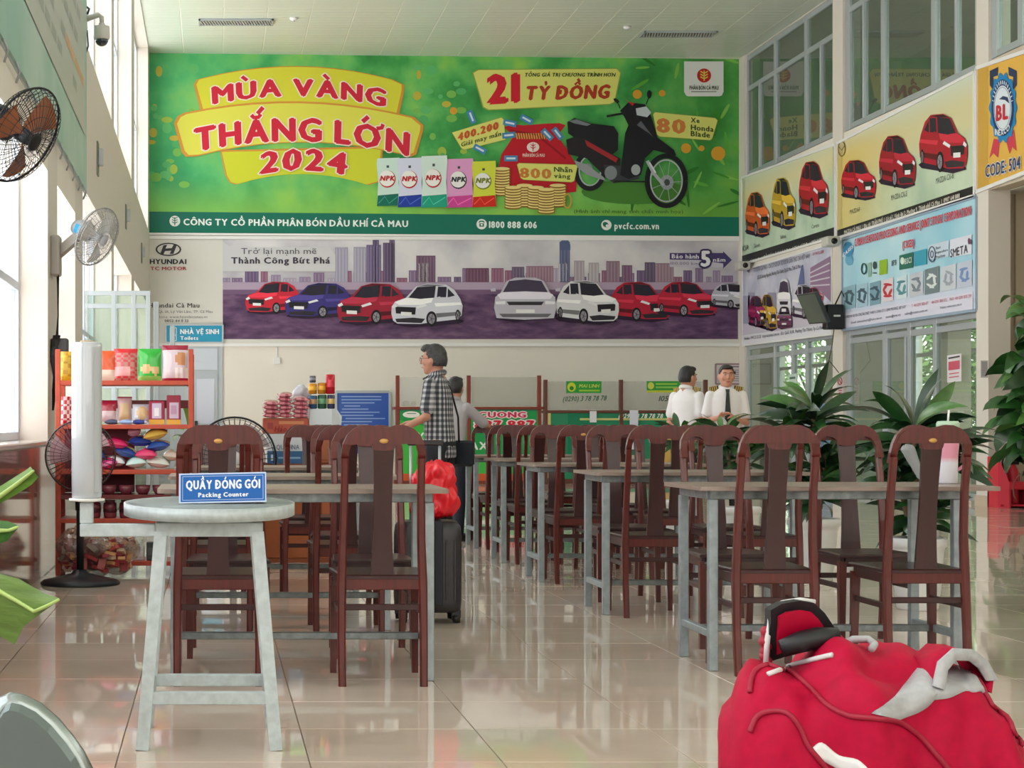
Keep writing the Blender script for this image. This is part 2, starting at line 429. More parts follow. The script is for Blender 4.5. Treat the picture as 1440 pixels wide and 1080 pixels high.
for a, b_ in OPEN:
    for z0, z1, tz in ((.965, 3.6, 2.1), (4.72, ZC-.05, 6.6)):
        wi += 1; fr = MB(); X = XL-.24
        n = 3 if b_-a > 3 else 2
        for k in range(n+1):
            y = a+(b_-a)*k/n; fr.bbox(X-.03, y-.03, z0, X+.03, y+.03, z1, M_aluw)
        for z in (z0+.03, tz, z1-.03): fr.bbox(X-.025, a, z-.03, X+.025, b_, z+.03, M_aluw)
        wo = struct('window_%d' % wi, fr, None, 'tall white framed window in the left wall')
        for k in range(n):
            y0, y1 = a+(b_-a)*k/n, a+(b_-a)*(k+1)/n
            for q0, q1 in ((z0, tz), (tz, z1)):
                g = MB(); g.box(X-.004, y0+.03, q0+.03, X+.004, y1-.03, q1-.03, M_glass); g.build('pane', wo)

# ---------------------------------------------------------------- right wall
def DX(x, X=XR): return X*F/(x-VX)
COLS = [(23.35, 23.72), (28.75, 29.22), (34.05, 34.6), (17.6, 18.0), (12, 12.4), (6.4, 6.8)]
wr = MB(); wr.box(XR, 23.5, 2.62, XR+.25, 34.6, 5.80, M_wall); wr.box(XR, -6, 4.16, XR+.3, 23.5, 5.86, M_wallb)
wr.box(XR, -6, ZC-.03, XR+.3, 34.6, ZC+.2, M_wall)
for a, b_ in COLS: wr.box(XR-.02, a, 0, XR+.27, b_, ZC+.1, M_wallw)
# recess wall that faces the camera, its pilaster, and the rooms behind the glass
wr.box(XR+.25, 23.72, 0, 14.6, 23.95, 4.2, M_wallb); wr.box(10.68, 23.66, 0, 14.6, 23.72, 4.2, M_wallb)
wr.box(14.6, -6, 0, 14.8, 23.9, 4.2, M_wallb); wall_right = struct('wall_right', wr)  # outermost wall is unseen, added to shut out light from the right
b = MB(); b.box(-1.5, -6.2, 0, 15, -6, ZC+.2, M_wall); struct('wall_front_light_block', b)  # unseen wall added behind the camera to block light from the rear
b = MB(); b.box(XR-.035, 23.33, 0, XR+.28, 23.735, .14, mat((205, 186, 165), .2, name='skirting_tile_right')); b.box(XR+.28, 23.64, 0, 14.6, 23.66, .14, mat((205, 186, 165), .2, name='skirting_tile_right'))
struct('baseboard_right', b)
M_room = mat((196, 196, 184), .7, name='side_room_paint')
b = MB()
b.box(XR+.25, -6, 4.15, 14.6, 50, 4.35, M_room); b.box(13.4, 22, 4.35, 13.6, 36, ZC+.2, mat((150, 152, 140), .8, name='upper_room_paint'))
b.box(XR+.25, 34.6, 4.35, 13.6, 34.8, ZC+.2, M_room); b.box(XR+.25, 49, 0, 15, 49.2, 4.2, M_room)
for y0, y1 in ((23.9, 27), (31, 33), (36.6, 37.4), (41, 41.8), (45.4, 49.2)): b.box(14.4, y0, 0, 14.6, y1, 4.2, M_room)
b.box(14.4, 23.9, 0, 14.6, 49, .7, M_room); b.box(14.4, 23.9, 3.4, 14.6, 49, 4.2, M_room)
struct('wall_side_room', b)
b = MB()
for y0, y1 in ((27, 31), (33, 36.6), (37.4, 41), (41.8, 45.4)):
    for k in range(4): y = y0+(y1-y0)*k/3; b.bbox(14.45, y-.03, .7, 14.52, y+.03, 3.4, M_alu)
    for z in (.73, 2.5, 3.37): b.bbox(14.45, y0, z-.04, 14.52, y1, z+.04, M_alu)
struct('window_40', b, None, 'far aluminium windows of the side room with trees outside')
b = MB(); b.box(XR+.9, 24.6, 3.0, 14.3, 24.9, 3.5, mat((50, 66, 60), .5, name='dark_beam')); b.box(XR+.4, 29.1, 0, XR+1.2, 29.6, 4.1, M_room); b.box(12.6, 30.5, 0, 13, 30.9, 4.1, mat((205, 196, 176), .6, name='cream_post'))
struct('trim_2', b)
# back-right return of the hall behind the corner
b = MB(); b.box(XR, 34.6, 0, XR+.25, 49, 4.2, M_room); struct('wall_corridor', b)

def bay(name, xs, z0, z1, trans, thick, label, sub=(), gl=None, X=XR+.06, doors=()):
    fr = MB(); Ds = [DX(x) for x in xs]
    for k, D in enumerate(Ds): t = thick if 0 < k < len(Ds)-1 else thick*1.3; fr.bbox(X-.04, D-t, z0, X+.04, D+t, z1, M_alu)
    for z in [z0+.05, z1-.05]+list(trans): fr.bbox(X-.035, Ds[-1], z-.045, X+.035, Ds[0], z+.045, M_alu)
    for x, za, zb in sub: D = DX(x); fr.bbox(X-.045, D-.035, za, X+.03, D+.035, zb, M_alu)
    o = struct(name, fr, None, label); zs = [z0]+list(trans)+[z1]
    for k in range(len(Ds)-1):
        for q in range(len(zs)-1):
            g = MB(); g.box(X-.005, Ds[k+1]+.04, zs[q]+.04, X+.005, Ds[k]-.04, zs[q+1]-.04, gl or M_glassr); g.build('pane', o)
    return o
bay('window_20', [1047, 1088, 1131, 1171.5], 5.82, ZC-.03, [7.5], .07, 'high aluminium window band nearest the hall corner reflecting the green banner', [(1066, 5.9, 7.5), (1152, 5.9, 7.5)])
bay('window_21', [1190, 1239, 1310, 1373], 5.82, ZC-.03, [7.75], .07, 'high aluminium window band above the red car board', [(1212, 5.9, 7.75), (1342, 5.9, 7.75)])
bay('window_22', [1395, 1432, 1480, 1540, 1610, 1700], 5.88, ZC-.03, [7.2], .07, 'high aluminium window above the yellow award board')
bay('window_23', [1049, 1087, 1112, 1132, 1171], .05, 2.6, [2.35], .05, 'tall glass partition under the car and office boards', gl=M_glassd)
bay('window_24', [1191, 1241, 1276, 1312, 1374], .05, 2.6, [2.42], .06, 'glass doors under the light blue seafood board', gl=M_glassd, sub=[(1245, .1, 2.4), (1271, .1, 2.4)])

# trees seen through the side room windows
def leafcloud(name, c, r, n, label, cols, group=None):
    t = thing(name, label, 'tree', (c[0], c[1], 0), 0, group)
    tr = MB(); tr.tube([(0, 0, 0), (.1, .05, c[2]*.6), (0, 0, c[2])], [.16, .12, .06], mat((96, 80, 62), .8, name='bark'), 8)
    for k in range(5):
        a = k*1.26; tr.tube([(0, 0, c[2]*.55), (r*.5*math.cos(a), r*.5*math.sin(a), c[2]+r*.2)], [.06, .02], mat((96, 80, 62), .8, name='bark'), 6)
    tr.build('trunk', t)
    b = MB(); ms = [mat(q, .6, name='leaf') for q in cols]
    for k in range(n):
        d = Vector((random.gauss(0, 1), random.gauss(0, 1), random.gauss(0, 1))).normalized()*r*random.uniform(.45, 1)
        d.z *= 1.1; p = Vector((0, 0, c[2]))+d; a = Vector((random.uniform(-1, 1), random.uniform(-1, 1), random.uniform(-.6, .6))).normalized()*.13
        e = a.cross(Vector((random.uniform(-1, 1), random.uniform(-1, 1), 1))).normalized()*.06
        b.add([p-a, p+e, p+a, p-e], [(0, 1, 2, 3)], random.choice(ms))
    o = b.build('foliage', t, fix=False); o['kind'] = 'stuff'
    return t
G1 = [(96, 140, 70), (130, 170, 90), (70, 112, 56), (160, 190, 120)]
for k, (x, y, z, r) in enumerate(((18.5, 43, 2.6, 2.1), (18.2, 48, 3.2, 2.4), (17.2, 38.0, 2.4, 1.7), (18, 53, 2.6, 2.6))):
    leafcloud('tree', (x, y, z), r, 2600, ['light green bushy tree outside, behind the middle glass door', 'taller light green tree outside, left of the glass doors', 'small light green tree outside, behind the rightmost glass pane', 'farthest light green tree outside, near the hall corner'][k], G1, 'trees outside the side windows')
b = MB(); b.box(14.7, 20, -.2, 45, 70, -.05, mat((150, 150, 140), .8, name='outside_paving')); struct('ground_outside', b)

# ---------------------------------------------------------------- green banner
def noisemat(name, stops, scale, detail=3, rough=.5, zgrad=None, xs=None):
    m = bpy.data.materials.new(name); m.use_nodes = True; nt = m.node_tree; b = nt.nodes['Principled BSDF']
    g = nt.nodes.new('ShaderNodeNewGeometry'); n = nt.nodes.new('ShaderNodeTexNoise'); n.inputs['Scale'].default_value = scale; n.inputs['Detail'].default_value = detail
    r = nt.nodes.new('ShaderNodeValToRGB'); mp = nt.nodes.new('ShaderNodeMapping')
    if xs: mp.inputs['Scale'].default_value = xs
    nt.links.new(g.outputs['Position'], mp.inputs[0]); nt.links.new(mp.outputs[0], n.inputs[0]); nt.links.new(n.outputs[0], r.inputs[0])
    e = r.color_ramp.elements
    while len(e) < len(stops): e.new(.5)
    for i, (p, c_) in enumerate(stops): e[i].position = p; e[i].color = lin(c_)+(1,)
    last = r.outputs[0]
    if zgrad:   # list of (axis, v0, v1, colour, strength) printed colour sweeps
        sp = nt.nodes.new('ShaderNodeSeparateXYZ'); nt.links.new(g.outputs['Position'], sp.inputs[0])
        for ax, v0, v1, c_, st in zgrad:
            mr = nt.nodes.new('ShaderNodeMapRange'); mr.inputs[1].default_value = v0; mr.inputs[2].default_value = v1; mr.inputs[3].default_value = 0; mr.inputs[4].default_value = st
            mr.interpolation_type = 'SMOOTHSTEP'
            nt.links.new(sp.outputs[ax], mr.inputs[0]); mx = nt.nodes.new('ShaderNodeMix'); mx.data_type = 'RGBA'
            nt.links.new(mr.outputs[0], mx.inputs[0]); nt.links.new(last, mx.inputs[6]); mx.inputs[7].default_value = lin(c_)+(1,); last = mx.outputs[2]
    nt.links.new(last, b.inputs['Base Color']); b.inputs['Roughness'].default_value = rough; b.inputs['Specular IOR Level'].default_value = .3
    return m
M_green = noisemat('printed_meadow', [(.3, (40, 120, 58)), (.45, (66, 160, 80)), (.56, (104, 190, 100)), (.7, (150, 206, 84))], 1.1, 4,
                   zgrad=[(0, 3.5, -1.2, (70, 184, 130), .45), (2, 5.9, 4.9, (150, 205, 80), .7), (0, 7.5, 9.8, (62, 130, 40), .5)])
def board(name, pl, pts, m, label, cat='banner', frame=M_white, th=.05, base=.02, fw=.04):
    """flat board: body + frame bars; pts are photo pixels tl, tr, br, bl"""
    t = thing(name, label, cat, tuple(pl.p3(*pl.px(*pts[3])))); inv = -Vector(t.location)
    uv = [pl.px(*p) for p in pts]; b = MB()
    vs = [pl.p3(u, v, o) for o in (.0, base) for u, v in uv]
    b.add(vs, [(0, 1, 2, 3), (4, 5, 6, 7)]+[(k, (k+1) % 4, 4+(k+1) % 4, 4+k) for k in range(4)], m)
    o = b.build('printed_sheet', t, loc=inv)
    if fw:
        b = MB()
        for k in range(4):
            p, q = uv[k], uv[(k+1) % 4]; b.bar(pl.p3(*p, base), pl.p3(*q, base), fw, fw, frame)
        b.build('frame', t, loc=inv)
    t['_inv'] = 0
    del t['_inv']
    return t
class Art:
    """prints parts onto a board"""
    def __init__(s, t, pl, base=.022): s.t = t; s.P = Print(pl, base)
    def done(s, name, label=None):
        o = s.P.emit(name, s.t, label)
        if o: o.location = -Vector(s.t.location)
        return o
gb = board('green_banner', BK, [(203, 70), (1042, 80), (1043, 334), (206, 329)], M_green, 'wide green promotional banner with yellow panels, red lettering and a motorbike, on back wall')
A = Art(gb, BK); P = A.P
P.crop(200, 60, 3.4286)
for k in range(46):
    x, y = random.choice([(random.uniform(20, 260), random.uniform(60, 700)), (random.uniform(20, 160), random.uniform(300, 720)), (random.uniform(1300, 1560), random.uniform(60, 560))])
    P.ell(x, y, random.uniform(10, 28), random.uniform(10, 28), random.choice([(120, 186, 84), (160, 190, 74), (96, 186, 110), (190, 178, 66), (84, 176, 104)]), .3+k*.012, 12)
for k in range(34):
    P.crop(620, 60, 3.4286); x, y = random.uniform(860, 1430), random.uniform(80, 800)
    a = random.uniform(0, 3.1); P.ell(x, y, random.uniform(30, 60), random.uniform(5, 10), random.choice([(60, 140, 44), (90, 170, 60), (44, 118, 40), (126, 190, 80)]), .3+k*.012, 10, a)
for x, y, r in ((945, 250, 22), (1065, 245, 16), (1335, 535, 34), (1180, 510, 24), (60, 330, 18), (1255, 510, 14)): P.ell(x, y, r, r, (214, 160, 50), .9)
A.done('printed_foliage')
P.crop(200, 60, 3.4286)
P.poly([(22, 815), (1440, 828), (2888, 842), (2888, 940), (1440, 930), (22, 918)], (14, 112, 92), 1); A.done('footer_band')
# yellow ribbons
def ribbon(y, pts, L):
    P.poly([(x-0, yy+0) for x, yy in pts], (214, 150, 60), L)
    cx = sum(p[0] for p in pts)/len(pts); cy = sum(p[1] for p in pts)/len(pts)
    P.poly([(cx+(x-cx)*.975, cy+(yy-cy)*.93) for x, yy in pts], y, L+.8)
def arc(x0, x1, y0, y1, b, n=10, rev=False):
    p = [(x0+(x1-x0)*k/n, y0+(y1-y0)*k/n-b*(1-(2*k/n-1)**2)) for k in range(n+1)]
    return p[::-1] if rev else p
ribbon((208, 214, 52), [(375, 520)]+[(400, 640), (420, 675), (450, 685)]+arc(460, 1090, 684, 688, 52)+[(1150, 670), (1160, 500)], 1)
ribbon((216, 214, 60), [(285, 345), (248, 205), (262, 180)]+arc(290, 1210, 172, 180, 62)+[(1262, 205), (1262, 235), (1235, 360)], 2)
ribbon((222, 220, 84), [(210, 552), (190, 530), (152, 390), (170, 356)]+arc(200, 1310, 340, 360, 66)+[(1355, 400), (1352, 430), (1320, 540), (1295, 552)]+arc(1280, 260, 548, 550, 66), 4)
A.done('yellow_ribbon')
RED = (206, 36, 60); WO = (246, 232, 214)
P.text('MÙA VÀNG', (345, 296), (1178, 312), 84, RED, 5, .16, 0, 46, WO, .12, .06)
P.text('THẮNG LỚN', (262, 524), (1290, 548), 112, RED, 7, .16, 0, 62, WO, .1, .06)
P.text('2024', (570, 632), (990, 640), 104, RED, 7, .15, .1, 22, WO, .1)
A.done('headline_lettering', 'large red headline lettering with white outline')
P.ell(157, 861, 26, 26, (236, 240, 236), 2); P.line([(157, 842), (157, 882)], 4, (14, 112, 92), 3)
for q in (850, 861, 872): P.line([(144, q-8), (157, q), (170, q-8)], 4, (14, 112, 92), 3)
P.text('CÔNG TY CỔ PHẦN PHÂN BÓN DẦU KHÍ CÀ MAU', (200, 880), (1282, 889), 32, (232, 244, 240), 2, .12)
P.crop(620, 60, 3.4286)
P.ell(195, 876, 25, 25, (236, 240, 236), 2); P.line([(182, 868), (188, 862), (202, 862), (208, 868)], 6, (14, 112, 92), 3); P.rect(184, 872, 206, 888, (14, 112, 92), 3); P.ell(195, 879, 5, 5, (236, 240, 236), 4)
P.text('1800 888 606', (232, 893), (462, 895), 32, (232, 244, 240), 2, .14)
P.ell(796, 880, 25, 25, (236, 240, 236), 2); P.ell(792, 878, 15, 12, (14, 112, 92), 3, rot=.6); P.ell(800, 884, 8, 7, (236, 240, 236), 4)
P.text('pvcfc.com.vn', (836, 899), (1050, 900), 32, (232, 244, 240), 2, .12)
P.text('(Hình ảnh chỉ mang tính chất minh họa)', (640, 822), (1165, 824), 18, (60, 96, 40), 2, .0)
A.done('footer_lettering')
# prize panels
def tagp(pts, L=2): P.poly(pts, (150, 170, 70), L); cx = sum(p[0] for p in pts)/len(pts); cy = sum(p[1] for p in pts)/len(pts); P.poly([(cx+(x-cx)*.985, cy+(y-cy)*.96) for x, y in pts], (222, 224, 120), L+.8)
tagp([(150, 145), (175, 130), (850, 124), (868, 145), (838, 290), (815, 300), (225, 328), (200, 315)])
tagp([(50, 435), (290, 360), (302, 370), (310, 470), (110, 520), (95, 512)], 6)
tagp([(362, 590), (372, 582), (650, 590), (655, 600), (640, 670), (625, 676), (395, 664), (380, 655)], 12)
tagp([(1018, 345), (1028, 335), (1320, 364), (1332, 376), (1306, 466), (1295, 474), (1050, 456), (1036, 445)], 6)
A.done('prize_panel')
P.text('21', (232, 292), (388, 282), 138, (206, 30, 50), 4, .2, .0)
P.text('TỔNG GIÁ TRỊ CHƯƠNG TRÌNH HƠN', (402, 165), (838, 165), 18, (40, 70, 30), 4, .12, .2)
P.text('TỶ ĐỒNG', (408, 276), (812, 268), 66, (176, 60, 34), 4, .2, .15)
P.text('400.200', (82, 474), (278, 416), 36, (200, 90, 40), 8, .22)
P.text('Giải may mắn', (96, 504), (288, 450), 22, (60, 84, 34), 8, .08)
P.text('800', (380, 652), (530, 658), 48, (206, 130, 60), 14, .14)
P.text('Nhẫn', (542, 624), (630, 628), 24, (60, 84, 34), 14, .08); P.text('vàng', (542, 654), (620, 657), 22, (60, 84, 34), 14, .08)
P.text('80', (1042, 432), (1180, 440), 68, (210, 130, 66), 8, .16)
P.text('Xe', (1202, 386), (1244, 390), 24, (60, 84, 34), 8, .1); P.text('Honda', (1202, 422), (1312, 432), 26, (60, 84, 34), 8, .1); P.text('Blade', (1202, 452), (1294, 460), 26, (60, 84, 34), 8, .1)
P.rect(1170, 92, 1360, 240, (226, 230, 224), 3); P.poly([(1170, 238), (1180, 256), (1190, 260), (1340, 260), (1352, 256), (1360, 238)], (226, 230, 224), 3)
P.ell(1266, 160, 34, 34, (190, 40, 36), 4); P.line([(1266, 136), (1266, 186)], 5, (226, 200, 90), 5)
for q in (150, 163, 176): P.line([(1248, q-10), (1266, q), (1284, q-10)], 6, (226, 200, 90), 5)
P.text('PHÂN BÓN CÀ MAU', (1196, 228), (1336, 228), 20, (40, 50, 44), 4, .1); P.rect(1204, 236, 1326, 240, (120, 120, 110), 4)
A.done('prize_lettering')
# fertiliser sacks
def sack(x0, y0, x1, y1, top, low, ink, L):
    P.poly([(x0+4, y0+4), (x1-2, y0), (x1, y0+30), (x1-6, (y0+y1)/2), (x1+2, y1-4), (x0+2, y1), (x0+8, (y0+y1)/2), (x0, y0+30)], top, L)
    h = y1-y0; P.poly([(x0+6, y1-h*.22), (x1-4, y1-h*.26), (x1+2, y1-4), (x0+2, y1)], low, L+.7)
    P.line([(x0+10, y1-h*.06), (x0+40, y1-h*.2), (x0+60, y1-h*.06), (x1-10, y1-h*.2)], 5, tuple(min(255, v+50) for v in low), L+1.4)
    cx, cy = (x0+x1)/2-4, y0+h*.44; P.ell(cx, cy, 40, h*.18, ink, L+.7); P.ell(cx-2, cy-3, 37, h*.165, (240, 240, 236), L+1.4)
    P.text('NPK', (cx-34, cy+8), (cx+36, cy+8), 24, ink, L+2.1, .2, .2); P.rect(cx-4, y0+h*.16, cx+8, y0+h*.21, (70, 80, 80), L+1)
P.crop(200, 60, 3.4286)
sack(1128, 556, 1240, 790, (206, 232, 222), (10, 110, 90), (186, 34, 40), 8)
sack(1228, 556, 1350, 796, (214, 220, 240), (30, 60, 160), (186, 34, 40), 11)
sack(1340, 546, 1468, 798, (214, 234, 226), (30, 160, 130), (186, 34, 40), 14)
sack(1458, 560, 1594, 798, (226, 160, 208), (206, 70, 150), (50, 50, 60), 11)
sack(1586, 572, 1702, 796, (214, 222, 70), (206, 40, 24), (120, 130, 30), 14)
A.done('printed_sack')
# money bag, coins
P.crop(620, 60, 3.4286)
P.poly([(300, 410), (340, 395), (400, 400), (500, 392), (570, 390), (598, 400), (560, 450), (610, 520), (655, 600), (650, 720), (560, 730), (300, 700), (268, 640), (290, 540), (350, 450)], (190, 22, 40), 4)
P.line([(330, 425), (460, 445), (600, 560)], 10, (150, 12, 30), 5)
for k in range(14): P.line([(360+k*12, 438), (366+k*12, 466)], 6, (206, 170, 80), 5)
P.ell(442, 505, 30, 24, (240, 220, 214), 5); P.line([(442, 486), (442, 524)], 4, (190, 22, 40), 6)
for q in (500, 512): P.line([(430, q-8), (442, q), (454, q-8)], 4, (190, 22, 40), 6)
P.text('PHÂN BÓN CÀ MAU', (392, 552), (498, 552), 16, (240, 214, 206), 6, .1)
for x, y, a in ((145, 360, 1.2), (330, 390, .2), (410, 372, .5), (325, 448, -.1), (510, 445, .8), (560, 440, .9), (645, 490, .4), (335, 560, 0), (185, 515, .5)):
    c0, s0 = math.cos(a), math.sin(a); P.poly([(x+c0*u-s0*v, y+s0*u+c0*v) for u, v in ((-32, -14), (32, -14), (32, 14), (-32, 14))], (70, 140, 190), 7); P.line([(x-c0*22, y-s0*22), (x+c0*22, y+s0*22)], 9, (214, 230, 240), 8)
for cx, y0, n in ((290, 600, 10), (345, 690, 8), (400, 680, 8), (455, 690, 8), (505, 700, 9), (560, 680, 8)):
    for k in range(n):
        yy = y0+(n-k)*13; P.ell(cx, yy, 42, 12, (146, 112, 40), 8+(k % 10)*.3); P.ell(cx, yy-3, 38, 8, (236, 216, 140), 8.15+(k % 10)*.3)
P.ring(606, 765, 18, 34, 8, (200, 166, 70), 11)
A.done('printed_prizes')
# motorbike
K = (24, 26, 32)
P.ell(935, 720, 260, 60, (70, 130, 50), 3)
P.ring(715, 620, 66, 86, 22, K, 9, 28); P.ring(715, 620, 52, 70, 6, (180, 190, 196), 9.5, 28); P.ell(708, 610, 20, 26, (130, 140, 146), 9.5)
P.ring(1082, 668, 92, 120, 24, K, 12, 36); P.ring(1082, 668, 76, 100, 6, (190, 198, 200), 12.5, 36); P.ell(1085, 676, 32, 36, (150, 160, 164), 12.5); P.ell(1085, 676, 14, 16, (70, 76, 80), 13)
for k in range(9): a = k*.698; P.line([(1085, 676), (1085+76*math.cos(a), 672+98*math.sin(a))], 3, (170, 178, 180), 12.7)
P.poly([(606, 385), (640, 366), (720, 392), (830, 405), (852, 440), (850, 520), (800, 560), (700, 500), (610, 440)], K, 10)
P.poly([(612, 380), (650, 372), (720, 396), (700, 404), (640, 392)], (120, 126, 134), 10.6)
P.poly([(600, 470), (660, 450), (860, 560), (860, 600), (780, 640), (700, 560), (610, 540)], (34, 30, 36), 10.4)
P.poly([(690, 470), (850, 560), (840, 580), (700, 500)], (160, 40, 44), 11)
P.poly([(870, 560), (884, 440), (900, 400), (880, 360), (860, 330), (900, 290), (980, 300), (1010, 360), (1040, 460), (1120, 520), (1130, 548), (1020, 520), (980, 560), (960, 640), (900, 660), (860, 640)], K, 11)
P.poly([(935, 320), (985, 310), (1010, 340), (990, 362), (940, 352)], (196, 206, 212), 11.8)
P.poly([(900, 290), (885, 272), (905, 290), (930, 292), (920, 308)], (200, 40, 44), 12)
P.poly([(960, 380), (1020, 460), (1030, 470), (1000, 440), (940, 400)], (96, 100, 110), 11.8)
P.line([(795, 358), (850, 348), (900, 340)], 10, K, 12); P.line([(860, 320), (852, 300), (838, 284)], 5, K, 12); P.ell(842, 282, 16, 8, K, 12, rot=.6)
P.line([(985, 300), (1000, 262)], 5, K, 12); P.ell(1000, 252, 11, 20, K, 12)
P.line([(990, 572), (1020, 630), (1070, 690)], 16, (176, 184, 188), 13.2); P.line([(1000, 580), (1030, 630)], 8, (220, 226, 228), 13.6)
P.poly([(780, 590), (960, 600), (950, 660), (830, 680), (790, 650)], (54, 58, 64), 10.8); P.ell(815, 630, 30, 34, (130, 138, 142), 11.5); P.ell(935, 615, 22, 26, (170, 178, 180), 11.7)
P.poly([(640, 570), (700, 590), (780, 650), (790, 668), (700, 640), (650, 600)], (150, 156, 160), 11.4)
P.line([(830, 670), (990, 672)], 7, K, 11)
A.done('printed_motorbike', 'printed black motorbike with silver wheels')

# ---------------------------------------------------------------- car art
def car(P, x0, y0, x1, y1, col, flip=False, front=False, L=4, top=None):
    def T(pts):
        o = []
        for a, b in pts:
            if flip: a = 1-a
            o.append((x0+(x1-x0)*a, y1-(y1-y0)*b))
        return o
    dk = tuple(int(v*.55) for v in col); lt = tuple(min(255, int(v*1.12+18)) for v in col); G = (40, 38, 52)
    def wheel(a, b, rx, ry):
        (cx, cy), = T([(a, b)]); W = abs(x1-x0); H = abs(y1-y0)
        P.ell(cx, cy, rx*W, ry*H, (22, 20, 26), L+2); P.ell(cx, cy, rx*W*.66, ry*H*.68, (150, 146, 156), L+2.5, 12)
        for k in range(5): t = k*1.2566; P.line([(cx, cy), (cx+rx*W*.6*math.cos(t), cy+ry*H*.6*math.sin(t))], W*.008, (50, 48, 56), L+3)
    P.poly(T([(.02, .04), (.3, -.03), (.95, .06), (1.02, .12), (.9, .2), (.1, .18)]), (44, 26, 52), L)
    if front:
        P.poly(T([(.04, .06), (0, .3), (.02, .55), (.1, .64), (.2, .92), (.34, 1), (.66, 1), (.8, .92), (.9, .64), (.98, .55), (1, .3), (.96, .06), (.5, .02)]), col, L+1)
        P.poly(T([(.14, .66), (.24, .92), (.5, .96), (.76, .92), (.86, .66), (.5, .68)]), (70, 62, 84), L+2)
        P.poly(T([(.05, .6), (.13, .66), (.5, .68), (.87, .66), (.95, .6), (.9, .5), (.1, .5)]), lt, L+1.6)
        P.poly(T([(.2, .44), (.8, .44), (.76, .36), (.24, .36)]), (50, 48, 54), L+2); P.poly(T([(.02, .44), (.18, .46), (.18, .38), (.03, .38)]), (236, 236, 240), L+2.2); P.poly(T([(.98, .44), (.82, .46), (.82, .38), (.97, .38)]), (236, 236, 240), L+2.2)
        P.poly(T([(.35, .26), (.65, .26), (.65, .18), (.35, .18)]), (240, 240, 240), L+2.4); P.poly(T([(.08, .16), (.92, .16), (.86, .08), (.14, .08)]), dk, L+2)
        for a in (-.06, .98): P.poly(T([(a, .74), (a+.08, .76), (a+.09, .68), (a+.01, .68)]), col, L+1.5)
        return
    P.poly(T([(.02, .13), (-.005, .3), (0, .46), (.05, .58), (.2, .67), (.34, .93), (.5, 1), (.76, .98), (.88, .86), (.965, .64), (1, .48), (.985, .26), (.93, .16), (.6, .1), (.4, .05), (.08, .06)]), col, L+1)
    P.poly(T([(.04, .56), (.2, .66), (.585, .66), (.56, .56), (.4, .5), (.1, .5)]), lt, L+1.5)
    P.poly(T([(.235, .67), (.36, .92), (.62, .945), (.6, .67), (.4, .64)]), G, L+2)
    P.poly(T([(.635, .68), (.65, .93), (.77, .925), (.89, .72), (.8, .68)]), G, L+2); P.poly(T([(.765, .68), (.775, .93), (.79, .92), (.785, .68)]), col, L+2.5)
    P.poly(T([(.36, .935), (.5, .985), (.75, .965), (.66, .945)]), top or dk, L+1.6)
    P.poly(T([(.6, .54), (.97, .56), (.985, .5), (.62, .46)]), lt, L+1.6); P.poly(T([(.62, .3), (.97, .34), (.98, .26), (.64, .2)]), dk, L+1.6)
    P.poly(T([(.06, .3), (.05, .46), (.34, .44), (.33, .27)]), (34, 32, 38), L+2)
    P.poly(T([(0, .47), (.06, .53), (.08, .46), (.02, .42)]), (235, 236, 240), L+2.5); P.poly(T([(.34, .46), (.47, .53), (.5, .48), (.36, .41)]), (235, 236, 240), L+2.5)
    P.poly(T([(.13, .25), (.13, .335), (.28, .325), (.28, .24)]), (238, 238, 238), L+2.6)
    P.poly(T([(.05, .17), (.07, .09), (.42, .07), (.47, .17), (.3, .2)]), (48, 44, 52), L+1.8)
    P.poly(T([(.6, .66), (.68, .7), (.69, .62), (.62, .6)]), col, L+2.7)
    wheel(.56, .17, .075, .18); wheel(.93, .25, .035, .14)
# ---------------------------------------------------------------- car banner on the back wall
M_purple = noisemat('printed_skyline_field', [(.3, (74, 50, 84)), (.5, (98, 70, 104)), (.7, (124, 96, 124))], 3, 6, xs=(1, 1, 3),
                    zgrad=[(2, 3.9, 4.05, (206, 200, 206), 1)])
cb = board('car_banner', BK, [(206, 334), (1041, 337), (1041, 485), (208, 485)], mat((218, 216, 208), .5, name='print_ground'), 'wide banner with a row of nine cars before a purple city skyline, on back wall', fw=.06)
A = Art(cb, BK); P = A.P; P.crop(200, 320, 3.4286)
P.rect(388, 210, 2870, 538, M_purple, 1)
M_cloud = noisemat('printed_clouds', [(.35, (178, 174, 184)), (.5, (202, 200, 206)), (.65, (222, 220, 222))], .9, 4)
P.rect(388, 52, 2870, 262, M_cloud, 1.3); P.rect(388, 262, 2870, 320, (178, 160, 182), 1.6); P.rect(388, 300, 2870, 322, (120, 92, 124), 1.8)
A.done('printed_ground')
rb = random.Random(3)
def tower(x0, y0, x1, y1, c_, L=2.4):
    P.rect(x0, y0, x1, y1, c_, L); lt = tuple(min(255, v+34) for v in c_); n = max(2, int((x1-x0)/14))
    for k in range(n): xx = x0+(x1-x0)*(k+.5)/n; P.line([(xx, y0+6), (xx, y1-4)], 3, lt, L+.4)
x = 388
while x < 2850:
    wd = rb.uniform(26, 70); h = rb.choice([30, 42, 55, 66, 24]); c_ = rb.choice([(130, 110, 140), (150, 136, 160), (108, 90, 124), (170, 160, 178), (140, 96, 120)])
    if x > 1230: tower(x, 262-h, min(x+wd, 2860), 264, c_, 2.2)
    else: tower(x, 262-h*.8, x+wd, 264, c_, 2.2)
    x += wd+rb.uniform(0, 18)
